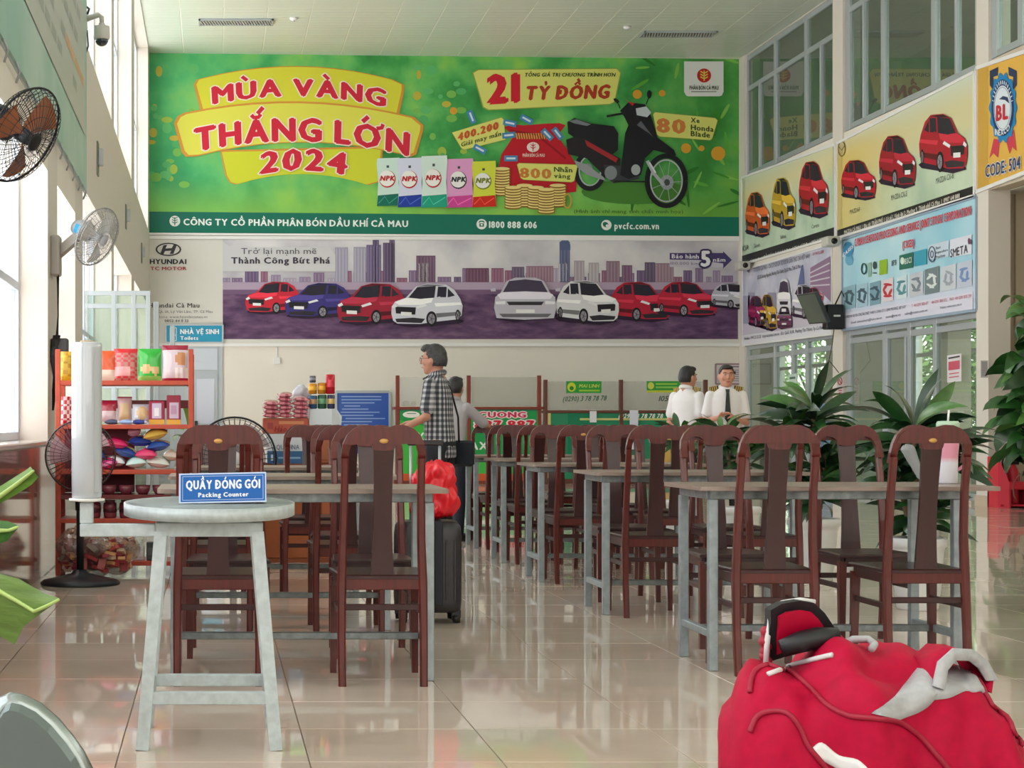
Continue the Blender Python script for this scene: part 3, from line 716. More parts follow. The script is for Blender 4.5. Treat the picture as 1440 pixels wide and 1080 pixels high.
for x0, y0, x1, c_ in ((928, 96, 990, (160, 156, 176)), (1018, 94, 1078, (160, 156, 174)), (1080, 84, 1150, (112, 100, 134)), (1110, 60, 1140, (96, 84, 120)), (1160, 74, 1216, (96, 80, 112)), (1190, 56, 1216, (110, 96, 124)), (1320, 136, 1412, (110, 84, 108)),
                       (1325, 170, 1380, (180, 172, 180)), (2010, 70, 2060, (96, 104, 140)), (2004, 170, 2050, (190, 184, 190)), (2080, 160, 2130, (170, 160, 168)), (2150, 170, 2200, (178, 170, 176)), (2235, 162, 2300, (140, 116, 132)), (2310, 182, 2360, (120, 90, 116)), (2420, 168, 2470, (96, 84, 108)),
                       (2470, 172, 2560, (150, 126, 140)), (1560, 196, 1670, (110, 74, 96)), (1780, 190, 1840, (104, 90, 116)), (1850, 186, 1980, (150, 120, 136))):
    tower(x0, y0, x1, 264, c_, 2.9)
P.poly([(2010, 72), (2022, 62), (2052, 62), (2062, 84), (2062, 110), (2010, 110)], (88, 100, 140), 3.6)
A.done('printed_skyline')
P.poly([(388, 70), (420, 90), (470, 74), (520, 96), (900, 96), (930, 130), (930, 212), (388, 212)], (206, 206, 208), 4)
P.ell(126, 106, 62, 32, (58, 58, 64), 2); P.ell(126, 106, 54, 26, (214, 212, 206), 2.6)
P.poly([(88, 124), (102, 86), (120, 84), (112, 102), (142, 100), (152, 82), (166, 88), (150, 128), (132, 128), (140, 112), (110, 114), (102, 130)], (58, 58, 64), 3.2)
P.text('HYUNDAI', (38, 176), (214, 176), 24, (56, 56, 62), 3, .14); P.text('TC MOTOR', (40, 206), (214, 206), 17, (176, 44, 62), 3, .08)
P.text('Hyundai Cà Mau', (30, 386), (276, 386), 22, (70, 70, 74), 3, .05); P.text('QL 1A, Lý Văn Lâm, TP. Cà Mau', (78, 412), (338, 412), 13, (110, 110, 112), 3, .0)
P.text('website: www.hyundaicamau.vn', (58, 437), (314, 437), 13, (120, 120, 122), 3, 0); P.text('0852 44 11 33', (108, 456), (222, 456), 13, (90, 90, 92), 3, .04)
P.text('Trở lại mạnh mẽ', (476, 128), (838, 128), 30, (84, 82, 92), 5, .0); P.text('Thành Công Bứt Phá', (430, 174), (906, 174), 31, (66, 62, 74), 5, .12)
P.crop(620, 320, 3.2727)
P.poly([(1050, 120), (1300, 118), (1300, 110), (1337, 152), (1300, 192), (1300, 184), (1050, 182)], (200, 196, 208), 5); P.poly([(1050, 118), (1296, 118), (1296, 110), (1336, 150), (1296, 190), (1296, 166), (1180, 150), (1050, 148)], (74, 62, 112), 5.6)
P.text('Bảo hành', (1060, 142), (1184, 144), 20, (232, 232, 238), 6.4, .08); P.text('100.000 km', (1054, 172), (1182, 173), 14, (120, 112, 140), 6.4, .02)
P.text('5', (1196, 178), (1240, 178), 72, (236, 236, 240), 7.2, .14, outline=(58, 50, 96), ow=.24); P.text('năm', (1250, 158), (1306, 158), 18, (232, 232, 238), 6.4, .06)
A.done('lettering')
P.crop(200, 320, 3.4286)
for n, (x0, y0, x1, y1, col, fl, fr, q) in enumerate(((498, 262, 762, 415, (206, 40, 60), 0, 0, 1), (688, 268, 1010, 436, (60, 52, 124), 0, 0, 1), (940, 270, 1272, 466, (160, 32, 56), 0, 0, 1), (1200, 272, 1542, 476, (214, 216, 226), 0, 0, 1),
        (2250, 262, 2546, 452, (186, 34, 60), 1, 0, 1), (2480, 262, 2768, 430, (186, 34, 60), 1, 0, 1), (2738, 268, 2960, 392, (190, 190, 200), 1, 0, 1), (1990, 256, 2292, 464, (222, 222, 226), 1, 0, 1), (1692, 243, 1992, 450, (196, 192, 204), 0, 1, 1))):
    car(P, x0, y0, min(x1, 2950), y1, col, bool(fl), bool(fr), 4+(n % 5)*3.2 if n < 4 else 4+((n-4) % 5)*3.2)
    A.done('printed_car')

# ---------------------------------------------------------------- boards on the right wall
M_pave = noisemat('printed_pavement', [(.3, (170, 196, 172)), (.5, (192, 214, 188)), (.7, (206, 224, 200))], 1.6, 4, zgrad=[(2, 4.9, 5.5, (226, 214, 160), .9), (2, 5.4, 5.9, (176, 214, 214), .5)])
ka = board('compact_car_board', RW, [(1045, 250), (1177, 203), (1177, 333), (1045, 372)], M_pave, 'pale board with orange, yellow and red cars, high on right wall near corner', 'sign', fw=.04)
A = Art(ka, RW); P = A.P
P.poly([(1045, 360), (1177, 319), (1177, 333), (1045, 372)], (32, 30, 34), 1); A.done('footer_band')
P.crop(1040, 240, 4.32)
car(P, 46, 130, 194, 400, (206, 92, 40), 1, 0, 3, (30, 30, 30)); A.done('printed_car'); car(P, 206, 42, 352, 352, (196, 160, 50), 1, 0, 3, (30, 30, 30)); A.done('printed_car')
car(P, 372, -58, 552, 282, (176, 30, 44), 1, 0, 3, (30, 30, 30)); A.done('printed_car')
P.text('KIA', (28, 492), (64, 478), 34, (50, 60, 54), 2, .02); P.text('Sonet', (98, 468), (132, 460), 24, (50, 60, 54), 2, 0); P.text('Seltos', (258, 416), (292, 406), 24, (50, 60, 54), 2, 0); P.text('Carens', (448, 352), (494, 340), 24, (50, 60, 54), 2, 0)
P.text('KIA CÀ MAU  |  Địa chỉ: TRẦN PHÚ Lô số 1, Vành đai 2, Phường 9, Thành phố Cà Mau  |  0907 641 888', (56, 568), (515, 428), 20, (214, 214, 208), 3, .08)
A.done('lettering')
M_sun = noisemat('printed_sunset', [(.3, (174, 198, 172)), (.5, (194, 214, 186)), (.7, (208, 224, 198))], 1.2, 4, zgrad=[(2, 4.75, 5.2, (214, 208, 160), 1), (1, 25.5, 29.3, (228, 196, 92), .75), (2, 5.35, 5.85, (200, 218, 214), .6)])
mz = board('red_car_board', RW, [(1179, 202), (1373, 101), (1373, 275), (1179, 335)], M_sun, 'board with three red cars on pale paving, right wall left of yellow board', 'sign', fw=.04)
A = Art(mz, RW); P = A.P
P.poly([(1179, 324), (1373, 261), (1373, 275), (1179, 335)], (34, 32, 30), 1); A.done('footer_band')
P.crop(1030, 0, 3.512)
car(P, 548, 790, 718, 985, (176, 24, 44), 1, 0, 3, (40, 20, 26)); A.done('printed_car'); car(P, 735, 668, 916, 925, (160, 24, 44), 1, 0, 3, (40, 20, 26)); A.done('printed_car')
car(P, 934, 562, 1172, 848, (176, 28, 48), 1, 0, 3, (40, 20, 26)); A.done('printed_car')
P.ring(548, 735, 17, 36, 4, (120, 100, 40), 2); P.line([(534, 725), (548, 742), (562, 720)], 4, (120, 100, 40), 2)
P.crop(1170, 240, 4.698)
P.text('MAZDA3', (130, 288), (195, 268), 30, (60, 70, 60), 2, 0); P.text('MAZDA CX-5', (404, 196), (508, 168), 36, (60, 70, 60), 2, 0); P.text('MAZDA CX-8', (700, 88), (816, 50), 40, (60, 70, 60), 2, 0)
P.text('MAZDA CÀ MAU  |  Địa chỉ: TRẦN PHÚ  |  Lô số 1, Vành đai 2, Phường 9, Thành phố Cà Mau  |  0907 641 888', (94, 420), (860, 178), 26, (226, 222, 210), 3, .08)
A.done('lettering')
M_toy = noisemat('printed_street', [(.3, (176, 178, 200)), (.5, (200, 202, 220)), (.7, (222, 222, 232))], 1.5, 4)
ty = board('dealer_board', RW, [(1046, 380), (1172, 343), (1172, 470), (1046, 486)], M_toy, 'pale mauve board with a group of cars and buildings, right wall, lower left board', 'sign', fw=.03)
A = Art(ty, RW); P = A.P; P.crop(1040, 240, 4.32)
P.poly([(26, 940), (80, 900), (570, 800), (570, 985), (26, 1050)], (206, 200, 214), 1)
P.poly([(26, 1000), (570, 930), (570, 995), (26, 1062)], (228, 228, 236), 1.8)
for x0, y0, x1, y1 in ((30, 760, 70, 930), (60, 740, 100, 900), (180, 740, 230, 850)): P.rect(x0, y0, x1, y1, (160, 160, 184), 1.4)
P.poly([(385, 580), (395, 570), (405, 690), (362, 700)], (96, 110, 156), 2); P.poly([(440, 590), (560, 520), (568, 800), (500, 730), (440, 700)], (150, 120, 150), 2)
for k in range(4): P.line([(440, 622+k*26), (560, 560+k*44)], 8, (214, 208, 220), 2.5)
A.done('printed_ground')
for x0, y0, x1, y1, col, fl, fr in ((64, 760, 172, 950, (140, 30, 80), 1, 0), (134, 750, 240, 970, (196, 156, 50), 1, 0), (330, 690, 500, 900, (216, 214, 226), 1, 0), (420, 710, 520, 800, (206, 90, 110), 1, 0), (244, 660, 330, 900, (226, 226, 232), 0, 1), (244, 826, 334, 960, (110, 60, 90), 0, 1)):
    car(P, x0, y0, x1, y1, col, bool(fl), bool(fr), 3+fr*4); A.done('printed_car')
P.text('TOYOTA CÀ MAU - CN CTY CP DV TOYOTA CẦN THƠ TẠI VIỆT NAM', (94, 618), (438, 530), 28, (80, 74, 90), 3, .04); P.text('Số 202 Đường Nguyễn, Phường Tân Thành, Tp.Cà Mau, Tỉnh Cà Mau', (118, 660), (382, 590), 22, (60, 56, 70), 3, .06)
P.text('DYNOLUBE', (456, 516), (524, 498), 18, (180, 70, 90), 3, .06); P.text('Hotline: 0941 22 22 22   toyotacamau.com.vn   Đ/c: Quốc lộ 1A, Phường Tân Thành, Tp Cà Mau', (40, 1030), (520, 962), 20, (90, 84, 110), 3, .03)
P.ell(62, 604, 9, 14, (120, 120, 140), 3)
A.done('lettering')
M_sea = noisemat('printed_sea_blue', [(.3, (150, 206, 226)), (.5, (176, 220, 234)), (.7, (206, 234, 240))], .7, 2, zgrad=[(2, 3.3, 2.8, (216, 220, 238), .9)])
cs = board('seafood_board', RW, [(1187, 337), (1376, 276), (1376, 436), (1187, 464)], M_sea, 'light blue board with rows of certificates and seafood pictures, above glass doors', 'sign', fw=.04, frame=mat((150, 170, 190), .4, name='blue_grey_frame'))
A = Art(cs, RW); P = A.P; P.crop(1170, 240, 4.698)
P.text('CAMAU SEAFOOD PROCESSING AND SERVICE JOINT STOCK CORPORATION', (164, 500), (936, 290), 50, (206, 60, 80), 3, .12, outline=(240, 225, 232), ow=.12)
P.text('(CASES)', (482, 514), (560, 500), 50, (206, 60, 80), 3, .12, outline=(240, 225, 232), ow=.12)
P.ell(120, 520, 34, 50, (70, 150, 196), 3); P.text('CASES', (86, 575), (156, 508), 26, (240, 244, 250), 4, .14); P.ell(126, 590, 26, 36, (110, 176, 210), 2.6)
for x0, y0, x1, y1, c_ in ((325, 586, 378, 690, (150, 190, 50)), (458, 545, 550, 656, (38, 110, 92)), (556, 522, 640, 632, (60, 160, 186)), (250, 606, 272, 704, (150, 190, 170)), (650, 470, 786, 590, (206, 222, 236)), (794, 432, 938, 574, (222, 228, 240))):
    d = (x1-x0)*.17; P.poly([(x0, y0+d), (x1, y0-d*.5), (x1, y1-d), (x0, y1)], c_, 2.5)
P.ring(224, 648, 16, 34, 8, (40, 90, 90), 3); P.ell(296, 625, 14, 26, (60, 80, 80), 3); P.rect(282, 672, 310, 680, (60, 70, 70), 3)
P.text('IFS', (408, 630), (440, 622), 36, (60, 60, 64), 3, .06); P.text('BSCI', (496, 618), (542, 606), 38, (220, 236, 226), 3.6, .06); P.ell(480, 596, 14, 24, (220, 236, 226), 3.4)
P.ring(676, 552, 22, 50, 7, (60, 70, 96), 3.4); P.ring(676, 552, 9, 22, 6, (60, 70, 96), 3.4)
P.text('Best', (702, 520), (735, 512), 18, (60, 66, 84), 3.4, .04); P.text('Aquaculture', (702, 550), (782, 530), 18, (60, 66, 84), 3.4, .04); P.text('Practices', (702, 580), (764, 566), 18, (60, 66, 84), 3.4, .04)
P.text('SMETA', (798, 574), (914, 540), 56, (70, 70, 84), 3.4, .04); P.ell(922, 466, 8, 22, (130, 60, 96), 3.6); P.ell(934, 470, 6, 18, (96, 96, 110), 3.6)
A.done('certificate_logo')
for x0, y0, x1, y1, c_, c2 in ((90, 756, 168, 920, (150, 190, 204), (80, 104, 116)), (178, 744, 248, 908, (170, 204, 220), (76, 100, 116)), (262, 730, 332, 892, (130, 170, 186), (70, 96, 110)), (346, 710, 418, 870, (226, 214, 220), (196, 60, 70)), (440, 694, 508, 850, (214, 230, 236), (90, 150, 160)),
                               (526, 668, 616, 836, (200, 206, 214), (130, 140, 150)), (626, 636, 722, 820, (120, 136, 140), (220, 230, 230)), (734, 620, 834, 800, (206, 214, 222), (160, 170, 180)), (842, 594, 940, 778, (196, 206, 222), (120, 150, 200))):
    d = (x1-x0)*.2; P.poly([(x0, y0+d), (x1, y0-d*.4), (x1, y1-d), (x0, y1)], c_, 2.5); cx, cy = (x0+x1)/2, (y0+y1)/2
    for k in range(5): a = k*1.1+x0; P.ell(cx+18*math.cos(a), cy+38*math.sin(a), 9, 30, c2, 3.2+k*.1, 10, a)
    A.done('product_picture')
P.poly([(78, 945), (944, 800), (944, 915), (78, 1040)], (222, 222, 238), 1.6)
P.text('ADDRESS: 04, NGUYEN CONG TRU STREET, WARD 8, CAMAU CITY, CAMAU PROVINCE, VIET NAM', (96, 976), (500, 908), 18, (80, 84, 110), 3, .04)
P.text('T. +84 0290 3838 477     +84 0290 3830 872     FAX: +84 0290 3835 299', (540, 902), (936, 836), 20, (190, 90, 110), 3, .02); P.text('Email: cameximcm@hcm.vnn.vn     cases@vnn.vn     sales@cases.com.vn', (140, 1012), (646, 930), 17, (80, 84, 110), 3, .02); P.text('Website: www.cases.com.vn', (728, 914), (872, 890), 18, (80, 84, 110), 3, .02)
A.done('lettering')
# yellow award board (hangs below the upper window, plane of the right wall)
M_yel = mat((226, 178, 72), .5, name='printed_yellow')
yb = board('award_board', RW, [(1376, 96), (1540, 40), (1540, 205), (1376, 270)], M_yel, 'yellow board with a blue and red award rosette reading CODE 504, far right', 'sign', fw=.05)
A = Art(yb, RW); P = A.P; P.crop(1030, 0, 3.512)
def gear(cx, cy, rx, ry, n, c_, L, amp=.06):
    P.poly([(cx+rx*(1+amp*math.cos(n*t))*math.cos(t), cy+ry*(1+amp*math.cos(n*t))*math.sin(t)) for t in [2*math.pi*k/96 for k in range(96)]], c_, L)
for p in ([(1300, 685), (1278, 782), (1298, 755), (1320, 778), (1330, 690)], [(1360, 690), (1378, 760), (1392, 725), (1412, 745), (1400, 640)]): P.poly(p, (206, 60, 80), 1)
for sg, cx in ((-1, 1302), (1, 1392)): P.poly([(cx-sg*20, 330), (cx+sg*22, 350), (cx+sg*22, 420), (cx+sg*2, 450), (cx+sg*4, 380), (cx-sg*18, 372)], (34, 54, 90), 1)
gear(1347, 532, 66, 168, 14, (26, 130, 190), 2); P.ell(1347, 532, 55, 140, (20, 60, 110), 2.8, 36); P.ell(1347, 534, 44, 112, (222, 232, 240), 3.4, 36); P.ring(1347, 534, 40, 104, 2, (30, 60, 110), 4)
P.text('BL', (1318, 596), (1378, 584), 76, (200, 40, 60), 4.2, .16); P.poly([(1330, 490), (1350, 474), (1374, 480), (1382, 512), (1360, 494)], (40, 60, 100), 4.2)
for k in range(15):
    a = math.radians(196+k*10.6); P.line([(1347+44*math.cos(a)*1.04, 532+112*math.sin(a)*1.04), (1347+53*math.cos(a), 532+135*math.sin(a))], 4, (226, 234, 240), 3.8)
P.text('INEXCO', (1310, 664), (1384, 640), 30, (226, 234, 240), 4, .12, bulge=-14)
P.text('CODE: 504', (1262, 876), (1436, 832), 62, (34, 60, 112), 2, .1, outline=(240, 236, 226), ow=.14)
A.done('award_rosette')
# turquoise banner on the left wall
M_tq = noisemat('printed_turquoise', [(.35, (150, 190, 176)), (.5, (168, 200, 186)), (.65, (184, 208, 196))], .8, 3)
tb = thing('turquoise_banner', 'faded turquoise banner with grey writing high on left wall, beside camera', 'banner', (XL, 12, 3.3))
b = MB(); b.box(XL+.005, 6.5, 3.27, XL+.03, 16.7, 5.6, M_tq); b.build('printed_sheet', tb, loc=-Vector(tb.location))
A = Art(tb, LW, .034); P = A.P
def lpt(D, z): return (VX+XL*F/D, VY-(z-EYE)*F/D)
P.poly([lpt(7, 3.75), lpt(16.4, 3.75), lpt(16.4, 4.9), lpt(7, 4.9)], (186, 192, 184), .5)
for k, z in enumerate((4.65, 4.4, 4.15, 3.95)):
    for D in [x*.5+8.4+k*.2 for x in range(15)]:
        if random.random() < .7: P.poly([lpt(D, z), lpt(D+.4, z), lpt(D+.4, z+.09), lpt(D, z+.09)], (158, 168, 160) if k != 2 or D < 14 else (214, 170, 130), 1)
A.done('faded_print')
b = MB()
for D in [7+.62*k for k in range(16)]: b.tube([(XL+.03, D, 3.27), (XL+.05, D+.05, 3.22), (XL+.02, D+.1, 3.16)], .008, M_alu, 5)
b.tube([(XL+.03, 6.5, 3.22), (XL+.03, 16.7, 3.22)], .007, M_alu, 5)
b.build('rope_lacing', tb, loc=-Vector(tb.location))

# ---------------------------------------------------------------- back wall door, signs, cables
tdo = MB(); M_door = mat((176, 184, 190), .4, name='door_grey')
u0, v1 = BK.px(200, 484); u1, _ = BK.px(313, 484); ud = BK.px(266, 484)[0]
slabbox(tdo, BK, u0, 0, u1, v1, .0, .03, M_alu); do = struct('door_1', tdo, None, 'grey toilet door beneath the blue toilets sign')
t2 = MB(); slabbox(t2, BK, ud+.08, .05, u1-.1, 2.05, .03, .06, M_door); t2.build('door_leaf', do)
t2 = MB(); slabbox(t2, BK, ud+.14, 1.1, u1-.16, 1.95, .06, .066, mat((196, 202, 214), .1, name='frosted_pane')); t2.build('pane', do)
t2 = MB(); slabbox(t2, BK, ud+.08, 2.12, u1-.1, v1-.08, .03, .05, mat((190, 198, 208), .15, name='transom_pane')); t2.build('transom_pane', do)
t2 = MB(); slabbox(t2, BK, ud+.1, .95, ud+.16, 1.15, .06, .1, M_dark); t2.build('handle', do)
sg = board('toilet_sign', BK, [(233, 457), (313, 457), (313, 482), (233, 482)], mat((24, 150, 186), .4, name='sign_blue'), 'blue toilets sign with a white figure above the grey door', 'sign', base=.06, fw=.03, frame=M_alu)
A = Art(sg, BK, .065); P = A.P; P.crop(200, 320, 3.4286)
P.text('NHÀ VỆ SINH', (184, 514), (370, 514), 24, (236, 244, 248), 1, .12); P.text('Toilets', (184, 542), (270, 542), 18, (236, 244, 248), 1, .1)
P.ell(149, 496, 6, 6, (236, 244, 248), 1); P.poly([(141, 503), (157, 503), (160, 524), (153, 524), (153, 540), (145, 540), (145, 524), (138, 524)], (236, 244, 248), 1)
for q in ([(134, 484), (164, 484)], [(134, 545), (164, 545)], [(134, 484), (134, 545)], [(164, 484), (164, 545)]): P.line(q, 2.5, (236, 244, 248), 1)
A.done('lettering')
b = MB(); u, v = BK.px(389, 488); u2, v2 = BK.px(389, 503)
slabbox(b, BK, u-.012, v2, u+.012, v, 0, .02, M_white); cb_ = tag(b.build('cable_trunking'), 'thin white cable trunking with socket box, back wall above the snack counter', 'trunking')
b = MB(); slabbox(b, BK, u-.06, v2-.12, u+.06, v2, 0, .05, M_white); b.build('socket_box', cb_)
nb = board('notice_board', BK, [(472, 551), (548, 551), (548, 640), (472, 640)], mat((52, 92, 180), .35, name='board_blue'), 'blue notice board with lines of white text on back wall', 'board', frame=M_alu, fw=.05)
A = Art(nb, BK); P = A.P
for k in range(17):
    y = 557+k*4.4; a = random.uniform(476, 486); P.rect(a if k > 1 else 480, y, random.uniform(505, 543) if k > 1 else 536, y+1.5, (150, 178, 226), 1)
A.done('text_lines')
pb = board('wall_notice', BK, [(1006, 512), (1045, 512), (1045, 540), (1006, 540)], mat((214, 206, 206), .5, name='paper'), 'small framed paper notice on back wall behind the facing officer', 'notice', frame=mat((150, 120, 130), .5, name='notice_frame'), fw=.025)
A = Art(pb, BK); P = A.P
P.rect(1028, 515, 1041, 516.5, (120, 110, 130), 1)
for k in range(6): P.rect(1030, 520+k*3, 1042, 521.2+k*3, (150, 146, 160), 1)
P.rect(1030, 522, 1034, 526, (80, 60, 70), 1.5)
A.done('text_lines')

# ================================================================ OBJECTS
W1 = mat((86, 28, 22), .32, coat=.2, noise=.3, scale=9, stretch=(6, 6, .5), name='varnished_wood')
W2 = mat((52, 17, 18), .36, coat=.15, noise=.25, scale=7, stretch=(5, 5, .5), name='dark_varnished_wood')
W3 = mat((132, 56, 42), .25, coat=.6, noise=.35, scale=9, stretch=(6, 6, .5), name='red_varnished_wood')
M_gold = mat((196, 150, 84), .35, .3, name='gold_inlay')
# ---------------------------------------------------------------- dining chairs (back at y=0, seat towards +y)
def make_chair(medal):
    t = thing('dining_chair', 'x', 'chair')
    for s in (-1, 1):
        b = MB(); pts = []; n = 12; path = [(-.035, .168, 0), (-.015, .170, .2), (0, .168, .42), (0, .162, .6), (-.02, .158, .8), (-.05, .158, .94)]
        for i, (y, x, z) in enumerate(path): pts.append((s*x, y, z))
        R = [.016, .0165, .0185, .0165, .0155, .0155]; vs = []
        for (x, y, z), r in zip(pts, R):
            k = r*.42
            vs += [(x-r, y-r+k, z), (x-r+k, y-r, z), (x+r-k, y-r, z), (x+r, y-r+k, z), (x+r, y+r-k, z), (x+r-k, y+r, z), (x-r+k, y+r, z), (x-r, y+r-k, z)]
        fs = [tuple(range(7, -1, -1)), tuple(range(40, 48))]+[(i*8+k, i*8+(k+1) % 8, i*8+8+(k+1) % 8, i*8+8+k) for i in range(5) for k in range(8)]
        b.add(vs, fs, W1); b.build('back_post', t)
        b = MB(); b.add([(s*.178+dx*.9, .375+dy*.9, 0) for dx, dy in ((-.015, -.015), (.015, -.015), (.015, .015), (-.015, .015))]+[(s*.172+dx*1.2, .365+dy*1.2, .42) for dx, dy in ((-.015, -.015), (.015, -.015), (.015, .015), (-.015, .015))],
                        [(3, 2, 1, 0), (4, 5, 6, 7)]+[(k, (k+1) % 4, 4+(k+1) % 4, 4+k) for k in range(4)], W1); b.build('leg', t)
        b = MB(); b.bbox(s*.17-.009, 0, .395, s*.17+.009, .37, .44, W2, .002); b.build('side_apron', t); b = MB(); b.bbox(s*.171-.008, 0, .285, s*.171+.008, .37, .31, W2, .002); b.build('side_rail', t)
    b = MB(); L = [(-.1735, .915), (-.1735, .96), (-.168, 1.0), (-.152, 1.035), (-.125, 1.062), (-.09, 1.077), (-.055, 1.079), (-.025, 1.07), (0, 1.066)]
    I = [(0, .972), (.03, .974), (.044, .980), (.05, 1.0), (.07, 1.015), (.095, 1.02), (.118, 1.014), (.134, .996), (.1425, .965), (.1425, .915)]
    out = L+[(-x, z) for x, z in L[-2::-1]]
    poly = out+[(x, z) for x, z in I[::-1]]+[(-x, z) for x, z in I[1:]]
    n0 = len(b.v); b.prism(poly, -.072, -.044, W1)
    b.v[n0:] = [(x, y+(0.035 if z < .93 else .012 if z < .97 else 0)*(1), z) for x, y, z in b.v[n0:]]
    n1 = len(b.v); b.prism([(x*.93, 1.0+(z-1.0)*.9) for x, z in out if z > .97], -.0765, -.07, W1)
    b.build('crest_rail', t)
    b = MB(); P = []
    for q in range(11):
        z = .44+q*.054; f_ = q/10; wd = .043+.008*math.sin(f_*3.1)*-1+.006*(1-f_); y = .012-.065*f_**1.6
        P.append([(-wd, y, z), (-wd, y-.016, z), (wd, y-.016, z), (wd, y, z)])
    b.grid(P, W2, smooth=False, closed_u=True); b.build('splat', t)
    b = MB(); b.add([(-.17, -.012, .44), (.17, -.012, .44), (.195, .4, .44), (-.195, .4, .44), (-.17, -.012, .452), (.17, -.012, .452), (.195, .4, .452), (-.195, .4, .452), (-.165, -.004, .458), (.165, -.004, .458), (.188, .392, .458), (-.188, .392, .458)],
        [(3, 2, 1, 0), (8, 9, 10, 11)]+[(k, (k+1) % 4, 4+(k+1) % 4, 4+k) for k in range(4)]+[(4+k, 4+(k+1) % 4, 8+(k+1) % 4, 8+k) for k in range(4)], W2); b.build('seat', t)
    b = MB(); b.bbox(-.155, -.01, .395, .155, .012, .442, W1, .003); b.build('seat_rail', t); b = MB(); b.bbox(-.16, .36, .395, .16, .378, .44, W2, .003); b.build('seat_rail', t)
    b = MB(); b.bbox(-.155, -.006, .31, .155, .01, .336, W2, .003); b.build('stretcher', t)
    if medal:
        b = MB(); b.lathe([(.0, .0035), (.8, .003), (1, 0)], (0, 0, 0), M_gold, 20, (0, -1, 0)); b.v = [(x*.0185, -.0765+y, 1.012+z*.0105) for x, y, z in b.v]
        b.build('medallion', t)
    return t
CH = [make_chair(False), make_chair(True)]
used = [False, False]
def chair(X, D, facing, label, group, medal=0):
    rz = 0 if facing == 'away' else math.pi
    if not used[medal]:
        used[medal] = True; o = CH[medal]; o.location = (X, D, 0); o.rotation_euler = (0, 0, rz); o['label'] = label; o['group'] = group; return o
    return dup(CH[medal], (X, D, 0), rz, label, group)
# ---------------------------------------------------------------- long tables
M_top = mat((146, 130, 120), .3, noise=.08, scale=6, stretch=(1, 8, 1), name='laminate_top')
M_galv = mat((132, 140, 142), .38, .55, noise=.22, scale=30, name='galvanised_steel')
M_galvl = mat((156, 168, 172), .38, .4, noise=.15, scale=25, name='pale_galvanised_steel')
def make_table():
    t = thing('dining_table', 'x', 'table')
    b = MB(); hw, hd, r = .61, .33, .03; pts = []
    for cx, cy, a0 in ((hw-r, hd-r, 0), (-hw+r, hd-r, 90), (-hw+r, -hd+r, 180), (hw-r, -hd+r, 270)):
        for k in range(4): a = math.radians(a0+k*30); pts.append((cx+r*math.cos(a), cy+r*math.sin(a)))
    n = len(pts); vs = [(x, y, z) for z in (.792, .81) for x, y in pts]
    b.add(vs, [tuple(range(n-1, -1, -1)), tuple(range(n, 2*n))]+[(k, (k+1) % n, n+(k+1) % n, n+k) for k in range(n)], M_top); b.build('tabletop', t)
    for s in (-1, 1):
        b = MB(); b.bbox(-.55, s*.24-.02, .752, .55, s*.24+.02, .792, M_galv, .003); b.build('apron', t)
        b = MB(); b.bbox(s*.535-.02, -.22, .752, s*.535+.02, .22, .791, M_galv, .003); b.build('end_rail', t)
    for sx_ in (-1, 1):
        for sy_ in (-1, 1): b = MB(); b.bbox(sx_*.535-.02, sy_*.24-.02, 0, sx_*.535+.02, sy_*.24+.02, .752, M_galvl, .003); b.build('leg', t)
        b = MB(); b.bbox(sx_*.535-.016, -.22, .145, sx_*.535+.016, .22, .178, M_galvl, .003); b.build('stretcher', t)
    b = MB(); b.bbox(-.519, -.016, .146, .519, .016, .177, M_galv, .003); b.build('foot_rail', t)
    return t
TBL = make_table(); tus = [False]
def table(X, D, label, group):
    if not tus[0]: tus[0] = True; TBL.location = (X, D, 0); TBL['label'] = label; TBL['group'] = group; return
    dup(TBL, (X, D, 0), 0, label, group)
ORD = ['front', 'second', 'third', 'fourth', 'fifth']
# right block: (near leg D, leg X)
for i, (D, X) in enumerate(((7.8, 2.19), (10.1, 2.23), (12.2, 2.25), (13.9, 2.27), (15.5, 2.29))):
    cx, cy = X+.535, D+.24
    table(cx, cy, 'long grey table with steel legs, %s row of the right block' % ORD[i], 'tables of the right block')
    for j, side in ((0, 'left'), (1, 'right')):
        if i == 0: xn, xf, dn, df = (2.42, 3.07)[j], (2.53, 3.2)[j], 7.66, 8.93
        else: xn, xf, dn, df = cx-.29+.64*j, cx-.24+.65*j, D-.14, D+1.08
        chair(xn, dn, 'away', 'red-brown wooden chair, right block, %s row, near side, %s seat, back to camera' % (ORD[i], side), 'chairs of the right block', 1 if (i, j) in ((0, 1), (2, 0)) else 0)
        chair(xf, df, 'to', 'red-brown wooden chair, right block, %s row, far side, %s seat, facing camera' % (ORD[i], side), 'chairs of the right block')
for i, (D, Xr) in enumerate(((7.5, .91), (9.34, .91), (11.25, .9))):
    cx, cy = Xr-.535, D+.24
    table(cx-.0, cy, 'long grey table with steel legs, %s row of the left block' % ORD[i], 'tables of the left block')
    for j, side in ((0, 'left'), (1, 'right')):
        xn = (.02, .70 if i < 2 else .62)[j]; xf = (.07, .745 if i < 2 else .66)[j]
        chair(xn, D-.13, 'away', 'red-brown wooden chair, left block, %s row, near side, %s seat, back to camera' % (ORD[i], side), 'chairs of the left block', 1 if i == 0 else 0)
        chair(xf, D+1.08, 'to', 'red-brown wooden chair, left block, %s row, far side, %s seat, facing camera' % (ORD[i], side), 'chairs of the left block')

tt_ = [c_ for c_ in TBL.children if c_.name.startswith('tabletop')][0]; tt_.data = tt_.data.copy()   # the front right table has a longer overhang
for v in tt_.data.vertices:
    if v.co.x > 0: v.co.x += .09

